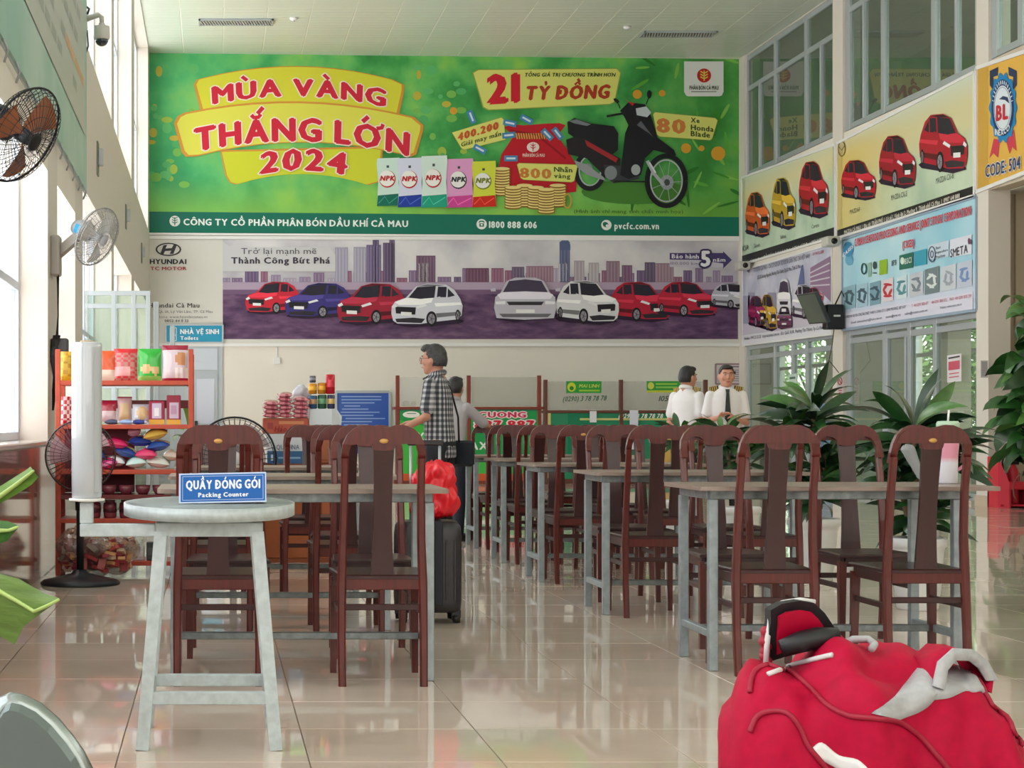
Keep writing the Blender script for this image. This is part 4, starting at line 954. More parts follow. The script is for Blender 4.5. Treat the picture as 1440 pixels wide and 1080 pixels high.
# ---------------------------------------------------------------- round packing table, wrap roll, sign
M_silver = mat((188, 200, 202), .45, .15, noise=.12, scale=35, name='silver_paint')
M_rtop = mat((186, 190, 186), .22, .1, noise=.16, scale=9, name='worn_metal_top')
rc = at(294, 1055, 5.9); RX, RY = rc.x, 6.12
t = thing('packing_table', 'round silver metal table on splayed legs holding the blue sign, left foreground', 'table', (RX, RY, 0))
b = MB(); b.lathe([(0, .811), (.286, .811)], (0, 0, 0), M_rtop, 96, smooth=False); b.lathe([(.286, .811), (.288, .775), (.284, .77), (0, .77)], (0, 0, 0), M_silver, 96); tt = b.build('tabletop', t); tt.rotation_euler = (math.radians(2.2), 0, 0)
b = MB(); b.lathe([(.2885, .772), (.2925, .774)], (0, 0, 0), M_silver, 96); b.lathe([(.2925, .774), (.2925, .814)], (0, 0, 0), M_silver, 96); b.lathe([(.2925, .814), (.2865, .8145)], (0, 0, 0), mat((214, 222, 222), .3, .2, name='bright_rim'), 96); b.lathe([(.2865, .8145), (.2865, .811)], (0, 0, 0), M_silver, 96); rr = b.build('rim_band', t); rr.rotation_euler = (math.radians(2.2), 0, 0)
h = .16
b = MB()
for s in (-1, 1): b.bbox(-h-.02, s*h-.02, .705, h+.02, s*h+.02, .752, M_silver, .003); b.bbox(s*h-.02, -h, .705, s*h+.02, h, .752, M_silver, .003)
b.bbox(-.08, -h-.01, .752, -.03, h, .772, M_silver); b.bbox(.09, -h-.01, .752, .14, h, .772, M_silver)
b.build('top_frame', t)
for sx_ in (-1, 1):
    for sy_ in (-1, 1):
        b = MB(); b.bar((sx_*.222, sy_*.222, 0), (sx_*(h+.002), sy_*(h+.002), .72), .042, .042, M_silver, up=(0, 1, 0)); b.build('leg', t)
q = .222-.062*.165/.72
b = MB()
for s in (-1, 1): b.bbox(-q, s*q-.018, .15, q, s*q+.018, .192, M_silver, .003)
b.bbox(-q-.018, -q, .15, -q+.018, q, .192, M_silver, .003); b.bbox(q-.018, -q, .15, q+.018, q, .192, M_silver, .003)
b.build('stretcher', t)
ax = (122-VX)*5.96/F-RX
b = MB(); b.bbox(ax-.022, -h-.02, .705, -h-.02, -h+.022, .748, M_silver, .003); b.bbox(ax-.022, -h-.02, .7482, ax+.022, -h+.022, .82, M_silver, .003); b.build('roll_arm', t)
b = MB(); b.lathe([(.02, .82), (.06, .825), (.06, .832), (.02, .834)], (ax, -h, 0), M_white, 24); b.tube([(ax, -h, .82), (ax, -h, 1.3)], .012, M_alu, 8); b.build('roll_spindle', t)
def film_mat():
    m = bpy.data.materials.new('stretch_film'); m.use_nodes = True; nt = m.node_tree; b_ = nt.nodes['Principled BSDF']
    b_.inputs['Base Color'].default_value = lin((186, 192, 198))+(1,); b_.inputs['Roughness'].default_value = .12; b_.inputs['Coat Weight'].default_value = 1
    tc_ = nt.nodes.new('ShaderNodeTexCoord'); mp = nt.nodes.new('ShaderNodeMapping'); mp.inputs['Scale'].default_value = (60, 60, 3)
    n = nt.nodes.new('ShaderNodeTexNoise'); n.inputs['Scale'].default_value = 1; bp = nt.nodes.new('ShaderNodeBump'); bp.inputs['Strength'].default_value = .25; bp.inputs['Distance'].default_value = .004
    nt.links.new(tc_.outputs['Object'], mp.inputs[0]); nt.links.new(mp.outputs[0], n.inputs[0]); nt.links.new(n.outputs[0], bp.inputs['Height']); nt.links.new(bp.outputs[0], b_.inputs['Normal'])
    return m
fr = thing('film_roll', 'tall upright roll of clear plastic wrap on the packing table arm', 'film roll', (RX+ax, RY-h, .834))
b = MB(); b.lathe([(.046, 0), (.0505, .004), (.0515, .1), (.0510, .3), (.0515, .5), (.0505, .518), (.044, .522), (.022, .522)], (0, 0, 0), film_mat(), 40); b.build('wrapped_film', fr)
b = MB(); b.lathe([(.014, -.0), (.022, .0), (.022, .527), (.014, .527), (.014, 0)], (0, 0, 0), mat((190, 160, 120), .7, name='card_core'), 20); b.build('core', fr)
b = MB(); P = []
for i in range(14): P.append([(.0518*math.cos(a)+.0006*random.random(), .0518*math.sin(a)*1.02, .02+i*.036) for a in (-1.0+.05*math.sin(i), -.8, -.62+.04*math.cos(i*2))])
b.grid(P, film_mat()); b.build('film_tail', fr)
ss = thing('counter_sign', 'blue tabletop sign reading packing counter on the round metal table', 'sign', tuple(at(313, 708, RY-.1)))
b = MB(); k = (RY-.1)/F; tilt = -.02
lean = Matrix.Rotation(math.radians(-14), 3, 'X'); wS, hS = .172*1.0, .098
wS = 61.5*k; hS = 43*k
def signp(x, z, y=0): p = lean @ Vector((x, y, z)); return (p.x, p.y, p.z+.002+x*.02)
b.add([signp(x, z, y) for y in (-.003, .001) for x, z in ((-wS, 0), (wS, 0), (wS, hS), (-wS, hS))], [(0, 1, 2, 3), (7, 6, 5, 4), (0, 4, 5, 1), (1, 5, 6, 2), (2, 6, 7, 3), (3, 7, 4, 0)], mat((190, 206, 234), .15, name='acrylic_white')); b.build('acrylic_plate', ss)
b = MB(); b.add([signp(-wS, .0), signp(wS, .0), signp(wS, hS*.9), signp(-wS, hS*.9)]+[(x, .062, .001+x*.02) for x in (-wS, wS, wS, -wS)], [(0, 1, 5, 4)], mat((190, 206, 234), .15, name='acrylic_white')); b.build('stand_foot', ss)
spl = Plane((0, 0, 0), (1, 0, 0), (0, -1, 0))
class SP:  # local plane of the sign: u, v -> leaning plate
    U = Vector((1, 0, 0))
    @staticmethod
    def px(x, y): return (x, -y)
    @staticmethod
    def p3(u, v, off=0): return Vector(signp(u, v, -.003-off))
P = Print(SP, 0); P.mb = MB()
def R_(x0, y0, x1, y1, c, L): P.uv([(x0, y0), (x1, y0), (x1, y1), (x0, y1)], c, L*.12)
R_(-wS+.006, .005, wS-.004, hS-.005, (22, 98, 178), 1)
for a in ((-wS+.012, .010, wS-.010, .0115), (-wS+.012, hS-.0115, wS-.010, hS-.010), (-wS+.012, .010, -wS+.0135, hS-.010), (wS-.0115, .010, wS-.010, hS-.010)): R_(*a, (190, 210, 240), 2)
P.emit('blue_face', ss)
LAY_ = LAY; LAY = .0004
P.text('QUẦY ĐÓNG GÓI', (-wS*.83, -hS*.47), (wS*.87, -hS*.47), hS*.3, (232, 240, 250), 3, .16)
P.text('Packing Counter', (-wS*.55, -hS*.2), (wS*.6, -hS*.2), hS*.15, (232, 240, 250), 3, .14)
LAY = LAY_
P.emit('lettering', ss)

# ---------------------------------------------------------------- fans
def fan_head(t, c, axis, r, gcol, bcol, mcol, nring=7, nw=44, hub=None):
    ax_ = Vector(axis).normalized(); u = Vector((0, 0, 1)); a = ax_.cross(u).normalized(); bb = a.cross(ax_).normalized(); c = Vector(c)
    M = Matrix((a, bb, ax_)).transposed()
    def W(x, y, z): return c+M @ Vector((x, y, z))
    g = MB(); mg = mat(gcol, .35, .3, name='fan_guard_wire'); wr_ = r*.006+.0006
    g.tube([W(r*math.cos(t_), r*math.sin(t_), 0) for t_ in [2*math.pi*k/40 for k in range(40)]], .006*r/.24, mg, 6, closed=True)
    for s in (1, -1):
        for k in range(nring):
            q_ = .25+.75*(k+.5)/nring; z = s*r*.34*math.sqrt(max(0, 1-q_**2.2))
            if k % 2 == 0: g.tube([W(r*q_*math.cos(t_), r*q_*math.sin(t_), z) for t_ in [2*math.pi*j/32 for j in range(32)]], wr_*.9, mg, 3, closed=True)
        for k in range(nw):
            t_ = 2*math.pi*k/nw; g.tube([W(r*q_*math.cos(t_), r*q_*math.sin(t_), s*r*.34*math.sqrt(max(0, 1-q_**2.2))) for q_ in (.16, .45, .75, .93, 1)], wr_, mg, 3, caps=False)
    g.lathe([(0, r*.36), (r*.16, r*.35), (r*.19, r*.33), (r*.16, r*.31)], c, mat(hub or mcol, .4, name='fan_cap'), 20, ax_)
    g.build('guard', t)
    for k in range(3):
        b_ = MB(); P_ = []
        for i in range(6):
            q_ = .12+.78*i/5; row = []
            for j in range(6): t_ = 2*math.pi*k/3+(-.42+.84*j/5)*(1.15 if i else .8)+q_*.25; row.append(W(r*q_*math.cos(t_), r*q_*math.sin(t_), r*.2*(j/5-.5)*(1.1-q_*.5)))
            P_.append(row)
        b_.grid(P_, mat(bcol, .25, name='fan_blade')); b_.build('blade', t)
    b_ = MB(); b_.lathe([(0, r*.2), (r*.14, r*.16), (r*.15, -r*.1), (r*.08, -r*.12)], c, mat(mcol, .4, name='fan_hub'), 20, ax_); b_.build('hub', t)
    b_ = MB(); b_.lathe([(r*.18, -r*.3), (r*.30, -r*.36), (r*.33, -r*.5), (r*.31, -r*.8), (r*.22, -r*.98), (0, -r*1.02)], c, mat(mcol, .35, name='fan_motor'), 24, ax_); b_.build('motor_housing', t)
    return W
p = at(136, 333, 13.2)
t = thing('wall_fan', 'grey oscillating wall fan with blue sticker mounted on the left pillar', 'fan', tuple(at(74, 360, 13.5)))
o = -Vector(t.location)
def sh(t): 
    for ch in t.children: ch.location = -Vector(t.location)
W = fan_head(t, p, (.76, -.5, -.41), .225, (150, 150, 150), (196, 196, 190), (178, 184, 190))
b = MB(); b.bbox(XL, 13.3, 1.75+.45, XL+.07, 13.5, 2.5, mat((170, 166, 158), .5, name='fan_bracket_grey'), .01)
b.bar((XL+.04, 13.4, 2.36), tuple(W(0, 0, -.16)-Vector((.03, 0, .06))), .05, .07, mat((170, 166, 158), .5, name='fan_bracket_grey'))
b.bar(tuple(W(0, 0, -.16)-Vector((.05, 0, .06))), tuple(W(0, 0, -.16)), .05, .05, mat((170, 166, 158), .5, name='fan_bracket_grey')); b.build('bracket', t)
b = MB(); c0 = W(0, 0, 0); vs = [W(x, y, z) for x, y, z in ((-.079, .02, -.15), (-.079, .03, -.11), (-.079, -.03, -.11), (-.079, -.02, -.15))]
b.add([W(.0795*math.cos(a), .0795*math.sin(a), z) for z in (-.115, -.165) for a in (-.4, -.1, .2, .5)]+[], [(0, 1, 5, 4), (1, 2, 6, 5), (2, 3, 7, 6)], mat((50, 160, 210), .4, name='blue_sticker'))
b.add([W(.0795*math.cos(a), .0795*math.sin(a), z) for z in (-.115, -.165) for a in (2.7, 3.0, 3.3, 3.6)]+[], [(0, 1, 5, 4), (1, 2, 6, 5), (2, 3, 7, 6)], mat((50, 160, 210), .4, name='blue_sticker')); b.build('sticker', t, fix=False)
b = MB(); b.tube([(XL+.04, 13.45, 2.2), (XL+.05, 13.4, 1.9), (XL+.03, 13.42, 1.7), (XL+.02, 13.4, 1.55)], .006, M_dark, 5); b.build('cable', t); b = MB(); b.tube([(XL+.06, 13.35, 2.3), (XL+.05, 13.35, 1.6)], .005, M_dark, 5); b.build('cable', t)
sh(t)
p = at(32, 190, 8.2)
t = thing('wall_fan', 'black wall fan with brown blades cut off by the left frame edge', 'fan', (XL, 8.4, 2.6))
W = fan_head(t, p, (.75, -.42, -.5), .235, (26, 28, 34), (150, 92, 60), (30, 36, 48), hub=(20, 22, 26))
b = MB(); b.bbox(XL, 8.2, 2.1, XL+.06, 8.5, 2.5, M_dark, .01); b.bar((XL+.05, 8.4, 2.3), tuple(W(0, 0, -.18)), .06, .06, M_dark); b.build('bracket', t); sh(t)
def floor_fan(x, ytop, D, r, label, gcol, bcol, base=True):
    c = at(x, ytop, D); t = thing('standing_fan', label, 'fan', (c.x+.04, D+.05, 0))
    fan_head(t, c, (-.05, -1, 0), r, gcol, bcol, (40, 46, 54), hub=(200, 200, 200))
    b = MB(); X, Y = c.x-.01, D+.12
    b.tube([(X, Y, .04), (X, Y, c.z-.05)], .026, M_dark, 14); b.tube([(X, Y, .5), (X, Y, .72)], .034, M_dark, 14); b.build('pole', t)
    b = MB(); b.lathe([(.265, 0), (.27, .012), (.25, .03), (.16, .05), (.06, .075), (.04, .10), (0, .1)], (X, Y, 0), mat((22, 34, 44), .35, name='fan_base'), 40); b.build('base', t)
    sh(t); return t
floor_fan(113, 641, 11.9, .235, 'black standing fan with clear blades behind the plastic wrap roll', (60, 36, 38), (176, 140, 146))
floor_fan(330, 645, 12.9, .30, 'black rimmed standing fan behind the left front chairs', (24, 26, 30), (150, 140, 140))

# ---------------------------------------------------------------- snack rack and its goods
SD = 12.75
def sx3(x, D=SD): return (x-VX)*D/F
def sz3(y, D=SD): return EYE-(y-VY)*D/F
x0, x1 = sx3(78), sx3(272)
t = thing('snack_rack', 'red-brown painted metal rack of packaged snacks by the left wall', 'shelf', (x0, SD, 0)); M_rk = mat((190, 76, 52), .4, noise=.1, scale=20, name='rack_paint'); M_rk2 = mat((110, 40, 40), .4, name='dark_rack_paint')
for xx in (x0+.018, x1-.018):
    for yy in (SD, SD+.42):
        b = MB(); b.bbox(xx-.018, yy-.016, 0, xx+.018, yy+.016, 1.62 if yy == SD else 1.6, M_rk, .003); b.build('post', t)
SH = [1.395, 1.08, .755, .575, .405, .10]
for k, z in enumerate(SH):
    b = MB(); b.bbox(x0+.03, SD-.012, z-.032, x1-.03, SD+.43, z, M_rk if k != 3 else M_rk2, .003)
    b.build('shelf', t)
b = MB(); b.bbox(x0+.03, SD+.41, 1.2, x1-.03, SD+.43, 1.26, M_rk2); b.bbox(x0+.03, SD+.41, .58, x0+.55, SD+.42, 1.05, mat((120, 30, 50), .5, name='back_sheet')); b.build('back_rail', t)
sh(t)
def pouch(name, x, z, wd, h, d, D, cols, label, lean=0.12, roll=0, group='snack bags on the rack', flat=None, cat='snack bag'):
    """pillow pack; cols: function (u,v)->rgb"""
    t = thing(name, label, cat, (x, D, z), 0, group); nU, nV = 10, 14; b = MB()
    Rr = Matrix.Rotation(-lean, 3, 'X') @ Matrix.Rotation(roll, 3, 'Y')
    if flat is not None: Rr = Matrix.Rotation(flat, 3, 'Y') @ Matrix.Rotation(math.radians(-80), 3, 'X')
    ph = random.random()*6
    for s in (-1, 1):
        P = []
        for j in range(nV+1):
            v = j/nV; row = []
            for i in range(nU+1):
                u = i/nU; e = max(0, math.sin(math.pi*u))**.6*max(0, min(1, 1.02-abs(2*v-1)**4)); crk = .05*math.sin(9*u+ph+5*v)*math.sin(11*v+ph)
                w2 = wd/2*(1-.05*math.sin(math.pi*v)); row.append(Rr @ Vector(((2*u-1)*w2, s*d/2*e*(1+crk*2), v*h)))
            P.append(row)
        b.grid(P, None, mf=lambda j, i: mat(cols((i+.5)/nU, (j+.5)/nV), .22, coat=.4, name='pack_film'))
    if flat is not None:
        mz = min(v[2] for v in b.v); my = sum(v[1] for v in b.v)/len(b.v); mx = sum(v[0] for v in b.v)/len(b.v); b.v = [(a-mx, c_-my, e-mz) for a, c_, e in b.v]
    else:
        mz = min(v[2] for v in b.v); b.v = [(a, c_, e-mz) for a, c_, e in b.v]
    b.build('wrapper', t); return t
def sxm(x, D): return (x-VX)*D/F
g0 = 'large snack bags on the top shelf'
PX = SD/F
pouch('snack_bag', sx3(91), SH[0], 17*PX, 42*PX, .05, SD+.08, lambda u, v: (226, 186, 50) if (int(v*9)+int(u*3)) % 3 else (200, 150, 30), 'yellow snack bag at left end of the top shelf', group=g0)
pouch('snack_bag', sx3(147), SH[0], 30*PX, 43*PX, .05, SD+.08, lambda u, v: (222, 90, 46) if v > .35 else (226, 206, 190), 'orange snack bag beside the wrap roll on the top shelf', group=g0)
pouch('snack_bag', sx3(176), SH[0], 34*PX, 46*PX, .06, SD+.08, lambda u, v: (206, 40, 50) if v > .84 else ((226, 160, 160) if .15 < v < .45 and u < .7 else ((186, 120, 110) if (int(v*13)+int(u*7)) % 2 else (200, 60, 66))), 'red bag with brown pictures, second from right group on top shelf', group=g0)
pouch('snack_bag', sx3(210), SH[0], 34*PX, 46*PX, .06, SD+.08, lambda u, v: (214, 180, 120) if (u-.35)**2+(v-.35)**2*2 < .05 or (u-.75)**2+(v-.3)**2*2 < .03 else ((50, 176, 60) if v > .12 else (140, 190, 90)), 'bright green biscuit bag on the top shelf', group=g0)
pouch('snack_bag', sx3(246), SH[0], 37*PX, 51*PX, .06, SD+.08, lambda u, v: (156, 36, 60) if v > .86 or v < .06 else ((206, 140, 90) if (u-.72)**2+(v-.6)**2*.8 < .035 else ((236, 226, 216) if v < .35 and u > .35 and int(u*10) % 2 else (214, 196, 204))), 'tall white biscuit bag with maroon top, right end of top shelf', group=g0)
g1 = 'snack bags on the second shelf'
pouch('snack_bag', sx3(93), SH[1], 18*PX, 40*PX, .05, SD+.08, lambda u, v: (190, 40, 60) if (int(v*8)+int(u*4)) % 2 else (230, 200, 200), 'red and white bag at left end of the second shelf', group=g1)
pouch('snack_bag', sx3(150), SH[1]+.02, 26*PX, 30*PX, .06, SD+.12, lambda u, v: (170, 40, 66) if v > .5 else (220, 190, 196), 'crumpled crimson bag right of the wrap roll, second shelf', group=g1)
pouch('snack_bag', sx3(174), SH[1]+.02, 21*PX, 36*PX, .05, SD+.12, lambda u, v: (160, 84, 96) if v > .9 else ((206, 170, 120) if abs(u-.5) < .3 and v < .7 else (196, 160, 160)), 'narrow bag of cream biscuits, second shelf', group=g1)
pouch('snack_bag', sx3(198), SH[1]+.015, 26*PX, 26*PX, .06, SD+.12, lambda u, v: (216, 180, 130) if (u-.55)**2+(v-.5)**2 < .12 else (206, 210, 220), 'short clear bag of round biscuits, second shelf', group=g1)
def carton(name, x, z, wd, h, d, D, label, fn, group, cat='box'):
    t = thing(name, label, cat, (x, D, z), 0, group); b = MB(); b.bbox(-wd/2, 0, 0, wd/2, d, h, mat(fn[0], .4, name='carton'), .004); b.build('carton_body', t)
    for k, (a0, b0, a1, b1, c_) in enumerate(fn[1]):
        b = MB(); b.box(-wd/2+a0*wd, -.002-.0012*k, b0*h, -wd/2+a1*wd, .002, b1*h, mat(c_, .4, name='carton_print')); b.build('printed_panel', t)
    return t
carton('biscuit_box', sx3(220), SH[1]+.002, 22*PX, 33*PX, .06, SD+.06, 'maroon and lilac biscuit box, left of the pair on second shelf', ((160, 36, 66), [(.2, .25, .8, .9, (206, 190, 214)), (0, 0, 1, .2, (222, 170, 60)), (.35, .35, .65, .7, (240, 236, 240))]), 'biscuit boxes on the second shelf')
carton('biscuit_box', sx3(244), SH[1]+.002, 20*PX, 41*PX, .06, SD+.06, 'maroon and lilac biscuit box, right taller one on second shelf', ((150, 36, 62), [(.2, .2, .85, .75, (206, 186, 206)), (0, 0, 1, .16, (222, 170, 60)), (.3, .35, .7, .65, (190, 150, 180))]), 'biscuit boxes on the second shelf')
for k, (x, c_, lb) in enumerate(((158, (70, 80, 110), 'slate'), (178, (150, 176, 220), 'pale blue'), (196, (44, 60, 140), 'navy blue'))):
    pouch('snack_bar', sx3(x), SH[1], 24*PX, .06, .035, SD+.03, lambda u, v, c_=c_: c_ if u < .8 else (210, 210, 226), '%s snack bar lying at the front of the second shelf' % lb, flat=0, group='snack bars on the second shelf', cat='snack bar')
pile = [(152, 0, 26, (190, 60, 110), (210, 60, 130), 'magenta', 'bottom left'), (134, .07, 28, (40, 60, 120), (60, 80, 150), 'navy', 'left, middle'), (160, .02, 30, (230, 226, 230), (240, 240, 240), 'white', 'front left'), (191, .01, 30, (120, 196, 180), (200, 230, 224), 'mint green', 'front middle'),
        (222, .01, 34, (196, 216, 200), (230, 234, 226), 'pale green and white', 'front right'), (176, .085, 34, (226, 170, 150), (50, 80, 160), 'pink and blue', 'second layer left'), (205, .07, 32, (206, 30, 90), (230, 70, 120), 'hot pink', 'second layer middle'), (222, .13, 34, (226, 196, 180), (40, 80, 160), 'blue based cream', 'third layer right'),
        (196, .165, 34, (230, 190, 170), (40, 70, 160), 'blue and peach', 'top left'), (218, .21, 36, (222, 170, 50), (236, 196, 90), 'golden yellow', 'top'), (163, .15, 34, (200, 30, 90), (226, 50, 110), 'crimson pink', 'top, beside the fan'), (240, .06, 22, (206, 176, 150), (226, 206, 190), 'beige', 'right end'), (188, .235, 20, (226, 206, 214), (180, 120, 140), 'small lilac', 'very top')]
for k, (x, z, wd, c1, c2, nm, wh) in enumerate(pile):
    pouch('snack_pack', sx3(x), SH[2]+z+.001, wd*PX, .13, .075, SD+.1+.03*(k % 3), lambda u, v, c1=c1, c2=c2: c1 if (v+u*.3) > .5 else c2, '%s snack pack in the heap on third shelf, %s' % (nm, wh), flat=random.uniform(-.3, .3), group='snack packs heaped on the third shelf', cat='snack pack')
# jars and bowls
M_jar = mat((140, 68, 80), .25, coat=.3, name='maroon_jar')
def jar(x, z, r, h, lab, grp, nm='jar'):
    t = thing(nm, lab, 'jar' if nm == 'jar' else 'bowl', (sx3(x), SD+.12, z), 0, grp); b = MB()
    if nm == 'jar': b.lathe([(r*.85, 0), (r*.92, .01), (r, h*.6), (r*.95, h*.82), (r*.7, h*.88)], (0, 0, 0), M_jar, 18); b.build('jar_body', t); b = MB(); b.lathe([(r*.72, h*.85), (r*.75, h*.87), (r*.75, h), (0, h)], (0, 0, 0), mat((150, 90, 96), .3, name='jar_lid'), 18); b.build('lid', t); b = MB(); b.lathe([(r*.97, h*.3), (r*1.01, h*.32), (r*1.01, h*.5), (r*.99, h*.52)], (0, 0, 0), mat((90, 34, 46), .3, name='jar_label'), 18); b.build('band', t)
    else: b.lathe([(r*.6, 0), (r*.9, h*.4), (r, h), (r*.94, h), (r*.8, h*.4), (0, .01)], (0, 0, 0), M_jar, 18); b.build('bowl_body', t)
NTH = ['leftmost', 'second from left', 'third from left', 'fourth from left', 'fifth from left', 'rightmost']
for k in range(6): jar(128+24*k, SH[3]+.001, .055, .066, 'maroon bowl, %s of the row on the fourth shelf' % NTH[k], 'maroon bowls on the fourth shelf', 'bowl')
for k in range(6): jar(131+22.5*k, SH[4]+.001, .05, .128, 'maroon jar, %s of the row on the fifth shelf' % NTH[k], 'maroon jars on the fifth shelf')
for k, (x, c_, nm) in enumerate(((196, (206, 206, 206), 'white'), (212, (60, 64, 70), 'dark grey'), (246, (176, 170, 160), 'beige'), (262, (196, 80, 50), 'orange'))):
    carton('small_carton', sx3(x), SH[5]+.001, .065, .1+.03*(k % 2), .1, SD+.05, '%s small carton on the bottom shelf of the snack rack' % nm, (c_, [(.15, .3, .85, .7, tuple(min(255, v+25) for v in c_))]), 'small cartons on the bottom shelf')
# sack of goods
b = MB(); cx = sx3(136, 12.4)
for k in range(26):
    a = random.uniform(0, 6.28); rr_ = random.uniform(0, .2); b.ell((cx+rr_*1.05*math.cos(a), 12.42+rr_*.7*math.sin(a), random.uniform(.1, .32)), (.11, .09, .095), M_white)
def sackmat():
    m = noisemat('sack_of_red_packets', [(.30, (150, 66, 66)), (.42, (190, 110, 100)), (.5, (206, 176, 160)), (.62, (214, 200, 186)), (.75, (190, 156, 120))], 11, 3, .18)
    m.node_tree.nodes['Principled BSDF'].inputs['Coat Weight'].default_value = 1; m.node_tree.nodes['Principled BSDF'].inputs['Coat Roughness'].default_value = .08
    nt = m.node_tree; v = nt.nodes.new('ShaderNodeTexNoise'); v.inputs['Scale'].default_value = 22; bp = nt.nodes.new('ShaderNodeBump'); bp.inputs['Strength'].default_value = .9; bp.inputs['Distance'].default_value = .02
    nt.links.new(v.outputs[0], bp.inputs['Height']); nt.links.new(bp.outputs[0], nt.nodes['Principled BSDF'].inputs['Normal']); return m
def filmwrap():
    m = glass('clear_sack_film', tint=(236, 232, 230), alpha=.22, refl=.5, rough=.12, body=(206, 190, 182)); nt = m.node_tree
    n = nt.nodes.new('ShaderNodeTexNoise'); n.inputs['Scale'].default_value = 26; n.inputs['Detail'].default_value = 6; bp = nt.nodes.new('ShaderNodeBump'); bp.inputs['Strength'].default_value = 1; bp.inputs['Distance'].default_value = .03
    nt.links.new(n.outputs[0], bp.inputs['Height'])
    for q in nt.nodes:
        if q.bl_idname in ('ShaderNodeBsdfGlossy', 'ShaderNodeBsdfDiffuse', 'ShaderNodeFresnel'): nt.links.new(bp.outputs[0], q.inputs['Normal'])
    return m
sk = thing('goods_sack', 'bulging clear sack of red and cream packets on the floor behind the fan', 'sack', (cx, 12.42, 0))
o = remeshed(b, 'clear_wrapper', .014, sk, 3, filmwrap(), loc=-Vector(sk.location))
pk = MB(); cols = [(176, 60, 66), (206, 176, 150), (196, 96, 90), (222, 206, 190), (150, 50, 60), (214, 160, 110)]
for k in range(170):
    a = random.uniform(0, 6.28); e = random.uniform(-.9, 1.2); c_ = Vector((cx+.245*math.cos(a)*math.cos(e*.8), 12.42+.175*math.sin(a)*math.cos(e*.8), .2+.15*math.sin(e)))
    d = Vector((random.gauss(0, 1), random.gauss(0, 1), random.gauss(0, 1))).normalized()*.04; c_.z = max(c_.z, .055); pk.bar(c_-d, c_+d, .05, .022, mat(random.choice(cols), .4, name='packet_print'))
pk.ell((cx, 12.42, .2), (.22, .15, .14), mat((150, 70, 66), .6, name='packet_fill'))
o = pk.build('packet_fill', sk, loc=-Vector(sk.location)); o['kind'] = 'stuff'

# ---------------------------------------------------------------- snack counter behind the left chairs
CD = 13.6
def cx3(x): return (x-VX)*CD/F
M_or = mat((150, 78, 40), .5, noise=.12, scale=5, stretch=(1, 1, 6), name='orange_wood')
t = thing('wooden_counter', 'orange-brown wooden counter behind the left table block', 'counter', (cx3(400), CD, 0))
b = MB(); b.bbox(cx3(352), CD, .02, cx3(500), CD+.5, .75, M_or, .006); b.build('cabinet_body', t); b = MB(); b.bbox(cx3(349), CD-.02, .75, cx3(503), CD+.52, .78, mat((120, 60, 34), .4, name='counter_edge'), .005); b.build('worktop', t)
for k in range(3):
    b = MB(); b.bbox(cx3(356+48*k), CD-.014, .06, cx3(400+48*k), CD, .72, mat((160, 86, 44), .45, noise=.1, scale=6, name='door_wood'), .004); d_ = b.build('cabinet_door', t); b = MB(); b.bbox(cx3(394+48*k), CD-.035, .45, cx3(396.5+48*k), CD-.014, .55, M_alu); b.build('handle', d_)
for ch in t.children: ch.location = -Vector(t.location)
k_ = CD/F
carton('water_carton', cx3(402), .781, 52*k_, 42*k_, .3, CD+.03, 'white and blue bottled water carton on the wooden counter', ((196, 200, 206), [(0, 0, 1, .42, (34, 88, 134)), (.1, .1, .16, .3, (190, 210, 226)), (.3, .16, .9, .22, (120, 160, 196))]), None)
wc = [o for o in bpy.data.objects if o.name.startswith('water_carton')][0]
P = Print(Plane((cx3(402), CD+.03, 0), (1, 0, 0), (0, -1, 0)), .004); P.text('AQUAFINA', (383, 632), (421, 632), 7, (90, 106, 126), 1, .04); o = P.emit('lettering', wc); o.location = -Vector(wc.location)
zt = .781+42*k_+.001
carton('orange_carton', cx3(402), zt, 64*k_, 22*k_, .28, CD+.03, 'orange printed carton on top of the bottled water carton', ((176, 74, 46), [(.1, .3, .22, .7, (146, 40, 34)), (.35, .6, .9, .8, (206, 130, 80))]), None)
oc = [o for o in bpy.data.objects if o.name.startswith('orange_carton')][0]
P = Print(Plane((cx3(402), CD+.03, 0), (1, 0, 0), (0, -1, 0)), .004); P.text('Hảo Hảo', (386, 607), (424, 607), 8, (150, 34, 34), 1, .1, .2); o = P.emit('lettering', oc); o.location = -Vector(oc.location)
zt += 22*k_+.001
n_ = 0
for c_, (xc, n, wd) in enumerate(((382, 4, 25), (401, 6, 22), (423, 5, 24))):
    for r in range(n):
        n_ += 1
        pouch('noodle_packet', cx3(xc)+random.uniform(-.008, .008), zt+r*.031, wd*k_, .13, .036, CD+.05+.004*r, lambda u, v: (206, 130, 140) if (int(u*6)+int(v*4)) % 3 else (170, 84, 100), 'pink noodle packet, %s stack, %s' % (('left', 'middle', 'right')[c_], ('lowest', 'second up', 'third up', 'fourth up', 'fifth up', 'top')[r if r < n-1 else 5]), flat=random.uniform(-.08, .08), group='pink noodle packets on the orange carton', cat='packet')
